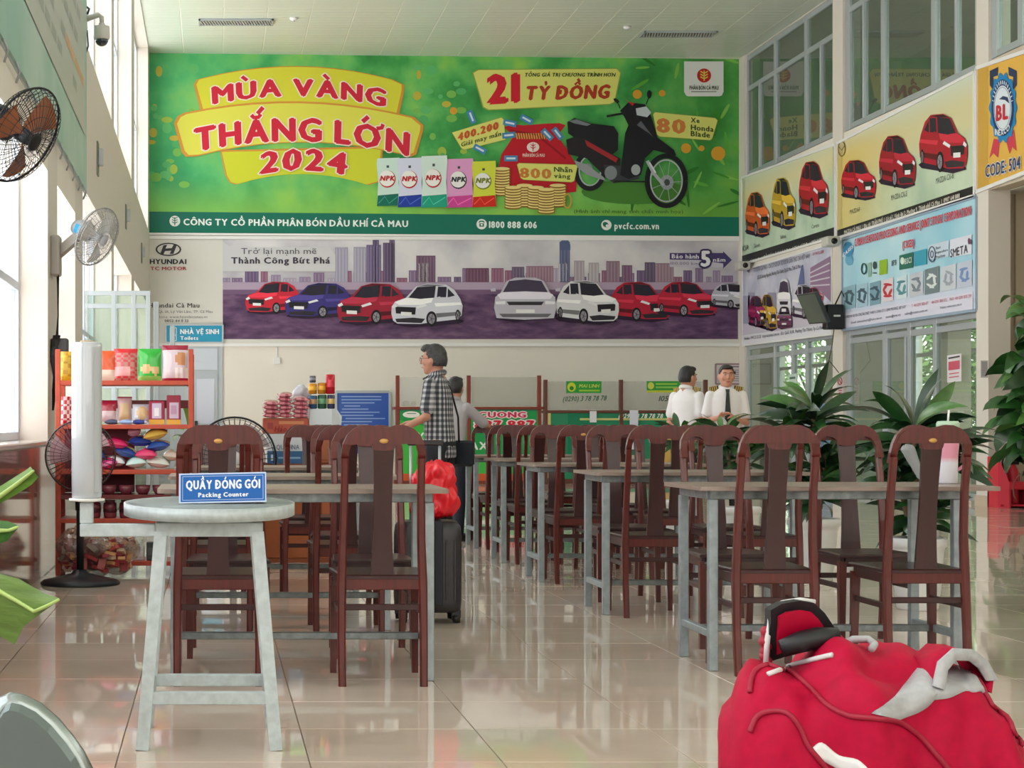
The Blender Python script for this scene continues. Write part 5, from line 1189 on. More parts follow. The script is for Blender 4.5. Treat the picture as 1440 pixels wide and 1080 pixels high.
# tall brown cabinet with price box and cans
t = thing('tall_cabinet', 'plain brown display box right of the water carton, carrying white box and cans', 'cabinet', (cx3(455), CD+.05, .781))
b = MB(); b.bbox(-25*k_, 0, 0, 24*k_, .3, sz3(598, CD)-.781, M_or, .006); b.build('cabinet_body', t)
b = MB(); b.bbox(-21*k_, -.006, .03, 20*k_, 0, sz3(598, CD)-.81, mat((150, 82, 48), .5, name='front_board'), .002); b.build('front_panel', t)
zb = sz3(598, CD)
t = thing('white_display_box', 'white folded cardboard display box under the stacked cans', 'box', (cx3(456), CD+.05, zb+.001))
b = MB(); b.bbox(-21*k_, 0, 0, 12*k_, .2, 23*k_, mat((206, 214, 220), .5, name='white_card'), .003); b.build('box_body', t)
b = MB(); b.add([(12*k_, 0, 0), (25*k_, .04, 0), (26*k_, .04, 12*k_), (19*k_, .03, 22*k_), (12*k_, 0, 23*k_), (12*k_, .006, 0), (25*k_, .046, 0), (26*k_, .046, 12*k_), (19*k_, .036, 22*k_), (12*k_, .006, 23*k_)], [(0, 1, 2, 3, 4), (9, 8, 7, 6, 5)]+[(i, (i+1) % 5+0, 5+(i+1) % 5, 5+i) for i in range(5)], mat((206, 214, 220), .5, name='white_card')); b.build('side_flap', t)
cans = [(441, 598-23, 19, 13, (50, 84, 120), 'blue and cream can, lower left', (190, 150, 110)), (454.5, 575, 20, 13, (44, 90, 66), 'green patterned can, lower middle', (100, 150, 110)), (467, 575, 20, 11, (60, 60, 90), 'navy and gold can, lower right', (206, 176, 110)),
        (441, 554, 15, 12, (206, 140, 30), 'golden can, upper left', (230, 180, 60)), (454, 554, 16, 12, (200, 130, 30), 'golden can with dark lid, upper middle', (230, 176, 60)), (466, 554, 28, 13, (190, 30, 50), 'tall red can, upper right', (214, 60, 76)), (441, 538, 10, 9, (90, 90, 100), 'small grey can topping the left stack', (140, 140, 150))]
for x, yb, h, wd, c_, lb, c2 in cans:
    r = wd*k_/2; H = h*k_; z = zb+.001+23*k_+.001+(575-yb)*k_
    t = thing('drink_can', lb+', on the white box', 'can', (cx3(x), CD+.13, z), 0, 'drink cans on the white display box'); b = MB(); b.lathe([(r*.85, 0), (r, .006), (r, H-.006), (r*.85, H-.001)], (0, 0, 0), mat(c_, .25, .3, name='can_print'), 20); b.build('can_body', t)
    b = MB(); b.lathe([(r*1.005, H*.35), (r*1.01, H*.36), (r*1.01, H*.7), (r*1.005, H*.71)], (0, 0, 0), mat(c2, .3, .2, name='can_band'), 20); b.build('printed_band', t)
    b = MB(); b.lathe([(r*.86, H-.003), (r*.8, H-.001), (0, H-.001)], (0, 0, 0), M_alu, 20); b.build('can_lid', t)
b = MB(); c = at(424, 556, CD+.3)
for k in range(9): b.ell((c.x+random.uniform(-.04, .04), c.y+random.uniform(-.03, .03), c.z+random.uniform(-.07, .05)), (.045, .04, .05), M_white)
b.ell((c.x, c.y, c.z-.14), (.06, .05, .11), M_white)
m_ = mat((206, 208, 220), .25, coat=.5, noise=.12, scale=25, bump=.6, name='plastic_bag'); pbag = remeshed(b, 'plastic_bag', .01, None, 2, m_); tag(pbag, 'crumpled white plastic bag behind the drink cans', 'bag')

# ---------------------------------------------------------------- suitcase with red bag
SDp = 9.75; k_ = SDp/F
t = thing('suitcase', 'upright black hard-shell suitcase under the red bag, between the table blocks', 'suitcase', ((601-VX)*k_, SDp, 0)); M_sc = mat((44, 42, 46), .4, noise=.2, scale=40, name='suitcase_shell')
zt = EYE-(732-VY)*k_; hw = 45*k_
b = MB(); n = 8
def rrect(hw, hd, r, n=5):
    o = []
    for cx_, cy_, a0 in ((hw-r, hd-r, 0), (-hw+r, hd-r, 90), (-hw+r, -hd+r, 180), (hw-r, -hd+r, 270)):
        for q_ in range(n): a = math.radians(a0+q_*90/(n-1)); o.append((cx_+r*math.cos(a), cy_+r*math.sin(a)))
    return o
P = [[(x*s_, y*s_, z) for x, y in rrect(hw, .14, .05)] for z, s_ in ((.06, .86), (.075, .97), (.12, 1), (zt-.09, 1), (zt-.03, .97), (zt, .86))]
b.grid(P, M_sc, closed_u=True); nn = len(P[0]); b0 = len(b.v)-nn*6; b.f.append(tuple(b0+k for k in range(nn))[::-1]); b.m.append(0); b.sm.append(False); b.f.append(tuple(b0+5*nn+k for k in range(nn))); b.m.append(0); b.sm.append(False)
b.build('shell', t)
for k in range(7): b = MB(); xx = -hw*.75+k*hw*.25; b.bbox(xx-.006, -.147, .13, xx+.006, -.138, zt-.1, M_sc, .002); b.build('rib', t) if abs(k-4) > .5 else b.build('rib', t)
b = MB(); b.bbox(hw*.12, -.152, .1, hw*.38, .152, zt+.004, mat((22, 26, 36), .6, name='luggage_strap'), .003); b.build('luggage_strap', t)
for sx_ in (-1, 1):
    for sy_ in (-1, 1):
        b = MB(); b.lathe([(0, -.022), (.022, -.02), (.024, 0), (.022, .02), (0, .022)], (sx_*hw*.82, sy_*.1, .026), M_black, 16, (1, 0, 0)); b.bbox(sx_*hw*.82-.025, sy_*.1-.012, .03, sx_*hw*.82+.025, sy_*.1+.012, .075, M_dark, .003); b.build('wheel', t)
b = MB()
for s in (-1, 1): b.tube([(s*.08, .1, zt-.02), (s*.08, .1, zt+.42)], .008, M_alu, 8)
b.bbox(-.1, .085, zt+.41, .1, .115, zt+.44, M_dark, .006); b.build('pull_handle', t)
b = MB(); cxr = -.0
for (x, z, rx, rz_) in ((622, 700, 20, 28), (612, 690, 24, 34), (625, 672, 14, 20), (600, 668, 14, 16), (592, 680, 12, 20), (606, 715, 30, 16), (628, 705, 16, 22), (612, 662, 16, 14), (585, 712, 8, 14)):
    b.ell(((x-VX)*k_, SDp-.02, max(EYE-(z-VY)*k_, zt+.03+rz_*k_*.6)), (rx*k_, .12, rz_*k_), M_white)
m_ = mat((226, 22, 40), .38, bump=.8, scale=9, coat=.2, name='red_nylon'); rb_ = remeshed(b, 'red_bag', .010, None, 4, m_)
c0 = sum((v.co for v in rb_.data.vertices), Vector())/len(rb_.data.vertices)
for v in rb_.data.vertices:
    a = math.atan2(v.co.y-c0.y, v.co.x-c0.x); h_ = v.co.z-c0.z; w_ = .007*math.sin(a*9+h_*14)+.005*math.sin(a*17-h_*30)+.004*math.sin(h_*60+a*4); v.co += (v.co-c0).normalized()*w_*(1 if v.co.z > zt+.03 else 0)
rb_['label'] = 'bulging bright red nylon bag resting on the black suitcase'; rb_['category'] = 'bag'
# ---------------------------------------------------------------- taxi booths near the back wall
BD = 32.4; kb = BD/F
BP = Plane((0, BD, 0), (1, 0, 0), (0, -1, 0))
def booth(x0, x1, label, posts, ytop, yrail, frame, name='taxi_booth'):
    X0, X1 = (x0-VX)*kb, (x1-VX)*kb; t = thing(name, label, 'booth', ((X0+X1)/2, BD, 0)); zr = EYE-(yrail-VY)*kb; ztp = EYE-(ytop-VY)*kb
    for p_ in posts: x = (p_-VX)*kb; b = MB(); b.bbox(x-.035, BD-.04, 0, x+.035, BD+.04, ztp, frame, .006); b.build('post', t)
    b = MB(); b.bbox(X0, BD-.05, zr-.05, X1, BD+.35, zr, frame, .006); b.bbox(X0, BD-.03, .0, X1, BD+.03, .09, frame); b.build('counter_rail', t)
    for a, c_ in zip(posts[:-1], posts[1:]):
        b = MB(); b.box((a-VX)*kb+.05, BD-.006, zr+.01, (c_-VX)*kb-.05, BD+.006, ztp-.03, glass('booth_glass', alpha=.25, refl=.2, body=(206, 206, 196), tint=(240, 240, 240))); b.build('glass_panel', t)
    b = MB(); b.bbox(X0+.05, BD-.02, .09, X1-.05, BD+.3, zr-.05, mat((20, 130, 90), .35, name='booth_green')); b.build('front_board', t)
    for ch in t.children: ch.location = -Vector(t.location)
    return t
b1 = booth(554, 764, 'taxi booth with red-brown frame and green sign with pink lettering, behind the plaid shirt man', (559, 659, 758), 528, 572, M_brown)
A = Art(b1, BP, .026); P = A.P
P.rect(559, 578, 757, 668, (30, 150, 76), 1); P.poly([(559, 590), (600, 600), (640, 640), (757, 650), (757, 668), (559, 668)], (70, 180, 70), 1.5); P.rect(559, 666, 757, 676, (206, 90, 50), 2); A.done('green_panel')
P.ell(578, 583, 12, 4.6, (236, 236, 226), 2); P.rect(572, 581, 585, 582, (90, 120, 90), 3)
P.text('TAXI', (566, 620), (600, 620), 12, (230, 240, 230), 2, .12)
P.text('PHU CUONG', (632, 587), (740, 587), 8, (206, 50, 90), 3, .16, outline=(240, 226, 226), ow=.3); P.text('887 887', (668, 602), (752, 602), 11, (206, 34, 50), 3, .16, outline=(240, 226, 226), ow=.3); P.text('TAXI', (650, 632), (690, 632), 11, (226, 240, 226), 3, .14)
A.done('lettering')
b2 = booth(766, 1000, 'green taxi booth with dark posts and phone numbers on its glass, left of the officers', (767, 873, 992), 534, 577, mat((96, 50, 36), .4, name='dark_brown_post'))
A = Art(b2, BP, .026); P = A.P
P.rect(767, 579, 774, 672, (206, 196, 130), 1); P.rect(798, 579, 838, 640, (16, 120, 84), 1); P.rect(815, 588, 985, 591, (196, 196, 120), 1.5); P.rect(915, 606, 945, 668, (206, 170, 90), 1.5); P.rect(850, 640, 905, 668, (206, 200, 180), 1.5); A.done('painted_panel')
P.text('(0290) 3 78 78 78', (869, 588), (931, 588), 6.4, (232, 240, 232), 3, .1, .25); A.done('lettering')
P.base = .05
P.rect(828.5, 578, 838, 594, (222, 224, 230), 1); A.done('paper_sheet'); P.rect(884.5, 577, 896.5, 632, (214, 216, 230), 1); A.done('paper_sheet'); P.base = .012
P.rect(796, 536, 845.5, 552.7, (40, 150, 60), 1); P.ell(803.5, 544.4, 6, 6.5, (190, 206, 60), 2); P.ell(803.5, 546, 3, 3, (40, 130, 50), 2.6); P.text('MAI LINH', (814, 545), (842, 545), 5, (190, 214, 90), 2, .08, .2); P.rect(814, 548, 843, 550.5, (150, 196, 60), 2); A.done('glass_sticker')
P.rect(909, 536, 956, 549, (50, 150, 60), 1); P.rect(909, 549, 956, 552, (190, 196, 60), 1); P.ell(915, 542.5, 4.5, 5, (196, 206, 90), 2); P.rect(922, 539, 952, 541, (150, 200, 80), 2); P.rect(922, 543.5, 952, 546, (130, 190, 80), 2); A.done('glass_sticker')
P.text('(0290) 3 78 78 78', (791, 564.5), (852, 563), 7.2, (40, 90, 66), 2, .04, .25); P.text('1055 22 22', (926, 564), (975, 564), 7.6, (50, 76, 66), 2, .04, .25); A.done('phone_lettering')
# ---------------------------------------------------------------- aluminium partition by the toilets, ceiling fittings, wall lamps
D_ = 20.5; k_ = D_/F
t = thing('glass_partition', 'open aluminium framed glass partition beside the toilets, above the snack rack', 'partition', (at(165, 600, D_).x, D_, 0))
X0, X1, zt = at(117, 0, D_).x, at(212, 0, D_).x, EYE-(409-VY)*k_
for x in (X0+.03, at(160, 0, D_).x, at(188, 0, D_).x, X1-.03): b = MB(); b.bbox(x-.025, D_-.02, 0, x+.025, D_+.02, zt, M_alu, .003); b.build('upright', t)
for y in (409, 427, 495, 540): z = EYE-(y-VY)*k_; b = MB(); b.bbox(X0, D_-.018, z-.055, X1, D_+.018, z, M_alu, .003); b.build('crossbar', t)
b = MB(); b.box(X0+.03, D_-.004, .1, X1-.03, D_+.004, zt-.05, M_glassd); b.build('glass_pane', t)
b = MB(); b.bbox(X1+.03, D_+.1, 0, X1+.09, D_+.16, EYE-(423-VY)*k_, M_alu); b.bbox(X1+.2, D_+.9, 0, X1+.26, D_+.96, EYE-(452-VY)*k_, M_alu); b.build('sliding_frame', t)
for ch in t.children: ch.location = -Vector(t.location)
def linear_grille(x0, y0, x1, y1, lab):
    h = ZC-.03-EYE; D0 = h*F/(VY-y1); D1 = h*F/(VY-y0); D0, D1 = D0, D0+.42
    X0, X1 = (x0-VX)*(D0)/F, (x1-VX)*(D0)/F; t = thing('ceiling_grille', lab, 'vent', ((X0+X1)/2, D0, ZC-.03)); b = MB()
    for a in ((X0, D0, X1, D0+.03), (X0, D1-.03, X1, D1), (X0, D0, X0+.04, D1), (X1-.04, D0, X1, D1)): b.bbox(a[0], a[1], ZC-.055, a[2], a[3], ZC-.022, M_alu)
    b.build('frame', t); b = MB(); b.box(X0+.03, D0+.02, ZC-.024, X1-.03, D1-.02, ZC-.021, mat((120, 124, 124), .6, name='grille_backing_grey')); b.build('backing', t)  # plain grey sheet closing the back of the grille
    n = 26
    for k in range(n):
        x = X0+.05+(X1-X0-.1)*k/(n-1); b = MB(); b.bar((x-.03, D0+.04, ZC-.04), (x+.03, D1-.04, ZC-.04), .012, .025, mat((214, 214, 208), .4, name='grille_fin')); b.build('fin', t)
    for ch in t.children: ch.location = -Vector(t.location)
linear_grille(279, 16, 385, 27, 'long white ceiling grille at left'); linear_grille(906, 33, 1010, 44, 'long white ceiling grille at right')
for x, y, lb in ((413, 26, 'small round ceiling sprinkler beside the left grille'), (882, 38, 'small round ceiling sprinkler beside the right grille')):
    D = (ZC-.03-EYE)*F/(VY-y); t = thing('smoke_detector', lb.replace('sprinkler', 'detector'), 'detector', ((x-VX)*D/F, D, ZC-.02)); b = MB(); b.lathe([(.07, 0), (.07, -.02), (.045, -.045), (0, -.05)], (0, 0, 0), M_white, 20); b.build('housing', t); b = MB(); b.lathe([(.02, -.045), (.015, -.065), (0, -.066)], (0, 0, 0), M_alu, 12); b.build('sensor', t)
for n, (x, y0, y1, D) in enumerate(((140, 200, 247, 18.6), (176.5, 288, 322, 24.6), (198, 342, 370, 30))):
    z0, z1 = EYE-(y1-VY)*D/F, EYE-(y0-VY)*D/F; t = thing('wall_bracket', 'narrow grey wall bracket on left wall beam, %s one' % ('nearest', 'middle', 'farthest')[n], 'bracket', (XL, D, z0), 0, 'brackets along the left beam')
    b = MB(); b.bbox(0, -.1, 0, .02, .1, z1-z0, mat((120, 126, 112), .5, name='bracket_plate'), .004); b.build('back_plate', t); b = MB(); b.bbox(.02, -.05, .1, .07, .03, (z1-z0)*.8, M_alu, .006); b.build('clamp', t)
b = MB(); c = at(85, 520, 13.2); t = thing('wall_telephone', 'black box and cable bundle hanging on the left pillar under the wall fan', 'cable box', (XL, 13.4, c.z-.2))
b.bbox(XL+.0, 13.3, c.z+.05, XL+.13, 13.42, c.z+.24, mat((70, 72, 76), .5, name='grey_box'), .01); b.build('socket_box', t); b = MB()
for k in range(8): b.tube([(XL+.03+.006*k, 13.28, c.z+.26), (XL+.01+.012*(k % 3), 13.26, c.z+.1), (XL+.03+.004*k, 13.27, c.z-.05), (XL+.02, 13.29, c.z-.16-.02*k)], .009, M_black, 5)
b.build('cable_bundle', t); sh(t)
# ================================================================ PLANTS
def leaf_mesh(L, w, el, droop, m, fold=.25, n=9):
    b = MB(); P = []; x = z = 0.0; a = el
    for i in range(n+1):
        s = i/n; wd = w*max(.03, math.sin(math.pi*(.1+.9*s)**1.15)) if s < 1 else w*.02
        P.append([(x, -wd/2, z+fold*wd*.5), (x, 0, z), (x, wd/2, z+fold*wd*.5)])
        a -= droop/n*(.5+s*1.6); x += math.cos(a)*L/n; z += math.sin(a)*L/n
    b.grid(P, m); return b.mesh('leaf')
LM = [mat(c, .35, coat=.3, noise=.3, scale=7, name='dracaena_leaf') for c in ((34, 74, 34), (48, 92, 40), (26, 58, 32), (66, 112, 48))]
random.seed(21)
LV = []
for el, dr in ((78, .6), (62, 1.0), (48, 1.4), (34, 1.6), (16, 1.4), (-5, 1.1), (66, 1.6)):
    for k in range(2): LV.append((el, leaf_mesh(1.0, .19, math.radians(el), dr*.62*random.uniform(.8, 1.3), LM[3] if el > 60 and k else random.choice(LM[:3]))))
BL = [leaf_mesh(1.0, .34, math.radians(e), 1.5, mat(c, .4, coat=.3, noise=.25, scale=6, name='broad_leaf'), .2, 7) for e, c in ((40, (40, 88, 36)), (10, (60, 110, 50)), (-20, (34, 74, 36)), (60, (84, 132, 60)))]
def pot(t, r, h, fl=True):
    b = MB(); m = mat((226, 228, 228), .35, name='white_pot'); n = 32; prof = ((.72, 0), (.74, .02), (.82, .3), (.92, .8), (.97, .86), (1.04, .88), (1.05, .97), (1.0, 1.0), (.93, .99), (.9, .9))
    P = [[(r*q*math.cos(a)*(1+(.018 if k % 2 and .1 < z < .85 else 0)), r*q*math.sin(a)*(1+(.018 if k % 2 and .1 < z < .85 else 0)), z*h) for k, a in enumerate([2*math.pi*j/n for j in range(n)])] for q, z in prof]
    b.grid(P, m, closed_u=True); b.f.append(tuple(range(n-1, -1, -1))); b.m.append(0); b.sm.append(False); b.build('pot', t)
    b = MB(); b.lathe([(0, h*.93), (r*.55, h*.94), (r*.92, h*.91)], (0, 0, 0), mat((40, 30, 24), .9, bump=.6, name='soil'), 24); b.build('soil', t)
def plant(X, D, r, h, heads, label, name='potted_dracaena', leaves=None, per=30, L=.5, group='potted plants along the right side'):
    t = thing(name, label, 'plant', (X, D, 0), random.uniform(0, 3), group); pot(t, r, h)
    c0, s0 = math.cos(-t.rotation_euler.z), math.sin(-t.rotation_euler.z)
    for (hx, hy, hz, sc_) in heads:
        hx, hy = hx*c0-hy*s0, hx*s0+hy*c0
        b = MB(); b.tube([(hx*.15, hy*.15, h*.9), (hx*.6, hy*.6, (h+hz)/2), (hx, hy, hz)], [.022, .02, .014], mat((120, 100, 76), .7, name='cane'), 8); b.build('stem', t)
        for k in range(per):
            if leaves is None:
                f_ = k/per; lo = [v for v in LV if abs(v[0]-(76-84*f_**.8)) < 24] or LV; el, me = random.choice(lo)
                o = link('leaf', me, t, (hx, hy, hz-.16*f_*sc_))
            else:
                me = random.choice(leaves); o = link('leaf', me, t, (hx+random.uniform(-.12, .12)*sc_, hy+random.uniform(-.12, .12)*sc_, hz+random.uniform(-.55, .15)*sc_))
            o.rotation_euler = (random.uniform(-1.0, 1.0), 0, k*2.399+random.uniform(-.3, .3)); q = L*sc_*random.uniform(.75, 1.1); o.scale = (q, q, q)
    return t
plant(4.17, 12.35, .17, .43, [(0, 0, 1.18, 1.0), (-.12, .06, 1.02, .8), (.08, .02, .82, .8), (0, -.03, .66, .75)], 'large potted dracaena in white ribbed pot behind the second right table', per=44, L=.44)
plant(4.12, 10.4, .155, .42, [(-.02, 0, 1.06, 1.0), (.14, .04, .95, .85), (-.1, .05, .8, .7), (.03, 0, .6, .75)], 'large potted dracaena in white ribbed pot behind the rightmost front chair', per=46, L=.43)
plant(4.37, 14.7, .15, .4, [(-.15, 0, 1.0, .8), (.02, .05, .85, .7)], 'potted dracaena with bright leaf tips in front of the facing officer', per=34, L=.44)
plant(4.2, 16.0, .15, .4, [(0, 0, 1.0, .7)], 'potted dracaena with arching leaves in front of the left officer', per=34, L=.48)
plant(9.85, 21.0, .24, .72, [(-.12, 0, 1.95, 1.15), (.1, .1, 1.6, 1.1), (-.18, 0, 1.3, 1.1), (-.1, 0, 2.35, .9), (-.15, .05, 1.02, .9)], 'tall broad-leaved plant in white pot by the red stand, right edge', 'potted_tree', BL, 34, .58)
plant(4.92, 10.3, .16, .26, [(-.05, 0, .5, .9), (.1, 0, .55, .8)], 'low leafy plant in white pot cut by right frame edge', 'potted_shrub', BL, 16, .2)
plant(sx3(268, 13.4), 13.6, .12, .3, [(0, 0, .95, .9), (.05, 0, .75, .7)], 'lime green leafy plant behind the snack rack', 'potted_shrub', [leaf_mesh(1.0, .2, math.radians(e), 1.0, mat((130, 176, 76), .4, name='lime_leaf'), .2, 7) for e in (70, 50, 30)], 14, .34, group=None)
# banana plant in the left foreground
def banana_leaf(t, rib, up, lo, Ds, m, bulge=.015):
    b = MB(); n = len(rib); P = []
    for i in range(n):
        D = Ds[i]; row = []
        for f_ in (0, .33, .66, 1): x = up[i][0]+(rib[i][0]-up[i][0])*f_; y = up[i][1]+(rib[i][1]-up[i][1])*f_; row.append(at(x, y, D+bulge*(1-f_)))
        for f_ in (.33, .66, 1): x = rib[i][0]+(lo[i][0]-rib[i][0])*f_; y = rib[i][1]+(lo[i][1]-rib[i][1])*f_; row.append(at(x, y, D+bulge*f_))
        P.append(row)
    b.grid(P, m); o = b.build('leaf', t, loc=-Vector(t.location), fix=False)
    c = MB(); c.tube([at(x, y, D-.006) for (x, y), D in zip(rib, Ds)], [.007-.005*i/n for i in range(n)], mat((170, 196, 110), .4, name='leaf_rib'), 6); c.build('midrib', o)
def bmat(c, nm):
    m = mat(c, .45, name=nm, noise=.18, scale=4, stretch=(2, 2, 14), bump=.3); b_ = m.node_tree.nodes['Principled BSDF']; b_.inputs['Subsurface Weight'].default_value = 0; return m
t = thing('banana_plant', 'banana plant with pale green leaves cut by left frame edge, foreground', 'plant', (-.78, 3.6, 0))
B1, B2 = bmat((98, 126, 58), 'banana_leaf'), bmat((96, 138, 52), 'banana_leaf_fresh')
banana_leaf(t, [(-120, 770), (-60, 796), (0, 832), (25, 846), (48, 860), (66, 852), (83, 843)], [(-120, 740), (-60, 768), (0, 807), (25, 813), (48, 826), (66, 836), (84, 841)], [(-125, 830), (-62, 862), (0, 895), (21, 906), (34, 880), (58, 862), (84, 844)], [3.9, 3.8, 3.7, 3.66, 3.6, 3.58, 3.56], B1)
banana_leaf(t, [(-90, 740), (-40, 716), (0, 698), (22, 682), (40, 668), (47, 662)], [(-90, 720), (-40, 700), (0, 684), (22, 670), (38, 660), (43, 656)], [(-90, 760), (-40, 734), (0, 708), (22, 696), (44, 682), (54, 671)], [3.9, 3.85, 3.8, 3.76, 3.72, 3.7], B2)
banana_leaf(t, [(-80, 730), (-40, 738), (0, 746), (12, 746), (25, 741)], [(-80, 715), (-40, 722), (0, 732), (12, 733), (26, 739)], [(-80, 752), (-40, 762), (0, 764), (10, 761), (26, 742)], [3.9, 3.86, 3.8, 3.78, 3.76], bmat((58, 104, 40), 'banana_leaf_dark'))
b = MB(); 
for e in ((-120, 770), (-90, 740), (-80, 730)):
    p = at(e[0], e[1], 3.9); b.tube([(-.78, 3.6, .3), (-.78, 3.7, .6), tuple(p)], [.03, .022, .01], mat((120, 150, 80), .5, name='stalk'), 8)
b.build('stalk', t, loc=-Vector(t.location)); pot(t, .19, .34)

# ================================================================ PEOPLE
SK = mat((196, 140, 116), .5, noise=.05, scale=20, name='skin')
HAIR = mat((26, 24, 26), .45, noise=.4, scale=60, stretch=(1, 1, .3), bump=.5, name='black_hair')
HAIRG = mat((58, 58, 58), .5, noise=.5, scale=50, bump=.6, name='greying_hair')
def limb(b, pts, rs, m, n=12):
    pts = [Vector(p) for p in pts]; P2 = []; R2 = []
    for i in range(len(pts)-1):
        for k in range(4): f_ = k/4; P2.append(pts[i].lerp(pts[i+1], f_)); R2.append(rs[i]+(rs[i+1]-rs[i])*f_)
    P2.append(pts[-1]); R2.append(rs[-1]); b.tube(P2, R2, m, n)
    for p, r in zip(pts, rs): b.ell(p, (r, r, r), m, 12, k=8)
def hand(b, w_, d, up, s=1, curl=.6, m=SK):
    """palm, four fingers and a thumb from wrist w_ along d"""
    d = Vector(d).normalized(); up = Vector(up); side = d.cross(up).normalized(); nrm = side.cross(d).normalized()
    R = Matrix((d, side, nrm)).transposed(); pc = Vector(w_)+d*.05; b.ell(pc, (.052, .042, .018), m, 12, R)
    for k, (o, L) in enumerate(((-.03, .062), (-.01, .075), (.01, .07), (.03, .055))):
        base = Vector(w_)+d*.085+side*o; mid = base+(d*math.cos(curl*.5)-nrm*math.sin(curl*.5))*L*.55; tip = mid+(d*math.cos(curl*1.4)-nrm*math.sin(curl*1.4))*L*.5
        b.tube([base-d*.02, base, mid, tip], [.010, .0098, .009, .007], m, 8)
    tb_ = Vector(w_)+d*.03+side*s*-.035; tm_ = tb_+(d*.6-side*s*.6).normalized()*.04; b.tube([tb_-d*.01, tb_, tm_, tm_+d*.028], [.012, .0115, .010, .008], m, 8)
def person(name, label, loc, rz, S, shirt, trou, hair, arms, head_turn=0, lean=0, sleeve=.45, glasses=False, hairfn=None, hem=.84, group=None, beard=False):
    t = thing(name, label, 'person', loc, rz, group)
    def V(x, y, z): return Vector((x*S, (y-lean*max(0, z-.9))*S, z*S))
    b = MB(); hc = V(0, -.015, 1.575); Rh = Matrix.Rotation(head_turn, 3, 'Z')
    def Hd(x, y, z): return hc+Rh @ (Vector((x, y, z))*S)
    b.ell(hc, (.074*S, .092*S, .112*S), SK, 18, Rh, 12); b.ell(Hd(0, -.028, -.06), (.052*S, .058*S, .058*S), SK, 14, Rh); b.ell(Hd(0, -.06, -.095), (.024*S, .02*S, .02*S), SK, 10)
    b.tube([Hd(0, -.088, .012), Hd(0, -.104, -.02), Hd(0, -.098, -.03)], [.008*S, .013*S, .015*S], SK, 8)
    b.ell(Hd(0, -.08, .03), (.045*S, .014*S, .01*S), SK, 12, Rh)
    for s in (-1, 1): b.ell(Hd(s*.075, .005, -.005), (.012*S, .02*S, .032*S), SK, 10, Rh); b.ell(Hd(s*.04, -.062, -.02), (.024*S, .02*S, .024*S), SK, 10)
    b.ell(Hd(0, -.084, -.058), (.024*S, .012*S, .008*S), SK, 10, Rh)
    limb(b, [V(0, .02, 1.40), V(0, 0, 1.5)], [.062*S, .054*S], SK)
    P = [V(0, 0, .88), V(0, .0, 1.0), V(0, .0, 1.2), V(0, 0, 1.36)]
    def torso(b, tab, m):
        P = [[V(rx*math.cos(a), ry*math.sin(a), z) for a in [2*math.pi*k/28 for k in range(28)]] for z, rx, ry in tab]
        n0 = len(b.v); b.grid(P, m, closed_u=True); n = 28; b.f.append(tuple(range(n0+n-1, n0-1, -1))); b.m.append(b.mi(m)); b.sm.append(True); e = n0+(len(P)-1)*n; b.f.append(tuple(range(e, e+n))); b.m.append(b.mi(m)); b.sm.append(True)
    torso(b, [(.82, .12, .09), (.88, .145, .1), (1.0, .135, .095), (1.12, .13, .09), (1.25, .145, .098), (1.35, .148, .09), (1.41, .10, .07), (1.45, .05, .05)], SK)
    for s in (-1, 1):
        limb(b, [V(s*.085, 0, .9), V(s*.09, -.015, .5), V(s*.095, .01, .1)], [.085*S, .058*S, .036*S], SK); b.ell(V(s*.098, -.045, .045), (.04*S, .10*S, .035*S), SK)
    sh_ = []
    for s, (el, wr, hd_, cu) in zip((-1, 1), arms):
        a = V(s*.158, 0, 1.375); e = V(*el); w_ = V(*wr); sh_.append((a, e, w_)); limb(b, [a, e, w_], [.044*S, .036*S, .025*S], SK); hand(b, w_, hd_, (0, .3, 1), s, cu)
    body = remeshed(b, 'body', .0085, t, 3, SK)
    # clothing
    b = MB()
    torso(b, [(hem-.02, .165, .12), (hem+.02, .166, .122), (.96, .158, .118), (1.05, .153, .113), (1.15, .155, .112), (1.25, .162, .115), (1.33, .168, .108), (1.385, .155, .09), (1.43, .1, .075), (1.465, .06, .062)], shirt)
    for (a, e, w_) in sh_: q = a.lerp(e, sleeve*1.5); limb(b, [a, a.lerp(e, .35), q], [.054*S, .055*S, .059*S], shirt)
    so = remeshed(b, 'shirt', .011, t, 3, shirt)
    b = MB(); cpts = [V(.062*math.cos(a), .01+.062*math.sin(a), 1.462-.018*math.sin(a)*-1) for a in [2*math.pi*k/20 for k in range(20)]]; b.tube(cpts, .014*S, shirt, 8, closed=True, sy=1.5); b.build('collar', t)
    b = MB(); b.ell(V(0, .005, .9), (.162*S, .118*S, .1*S), trou)
    for s in (-1, 1): limb(b, [V(s*.085, 0, .86), V(s*.092, -.012, .5), V(s*.097, .012, .09)], [.098*S, .074*S, .06*S], trou)
    remeshed(b, 'trousers', .012, t, 3, trou)
    for s in (-1, 1):
        b = MB(); b.ell(V(s*.098, -.05, .042), (.047*S, .125*S, .042*S), M_dark); b.box(*(V(s*.098-.042, -.15, .0)), *(V(s*.098+.042, .06, .02)), M_black); b.build('shoe', t)
    b = MB()
    for (x, y, z, rx, ry, rz_) in hairfn or ((0, .012, .03, .082, .094, .098), (0, .035, .0, .080, .075, .09), (0, .05, -.03, .066, .05, .06), (0, -.045, .085, .062, .045, .035)):
        b.ell(Hd(x, y, z), (rx*S, ry*S, rz_*S), hair, 14, Rh)
    # cut the face free: keep the hair behind the hairline
    ho = remeshed(b, 'hair', .008, t, 1, hair); import bmesh
    bm = bmesh.new(); bm.from_mesh(ho.data); Ri = Rh.transposed(); dead = []
    for v in bm.verts:
        q = (Ri @ (v.co-hc))/S
        if (q.y < -.045 and q.z < .062) or (q.y < -.005 and q.z < .012 and abs(q.x) > .05) or (q.y < -.03 and q.z < .03) or (q.z < -.055): dead.append(v)
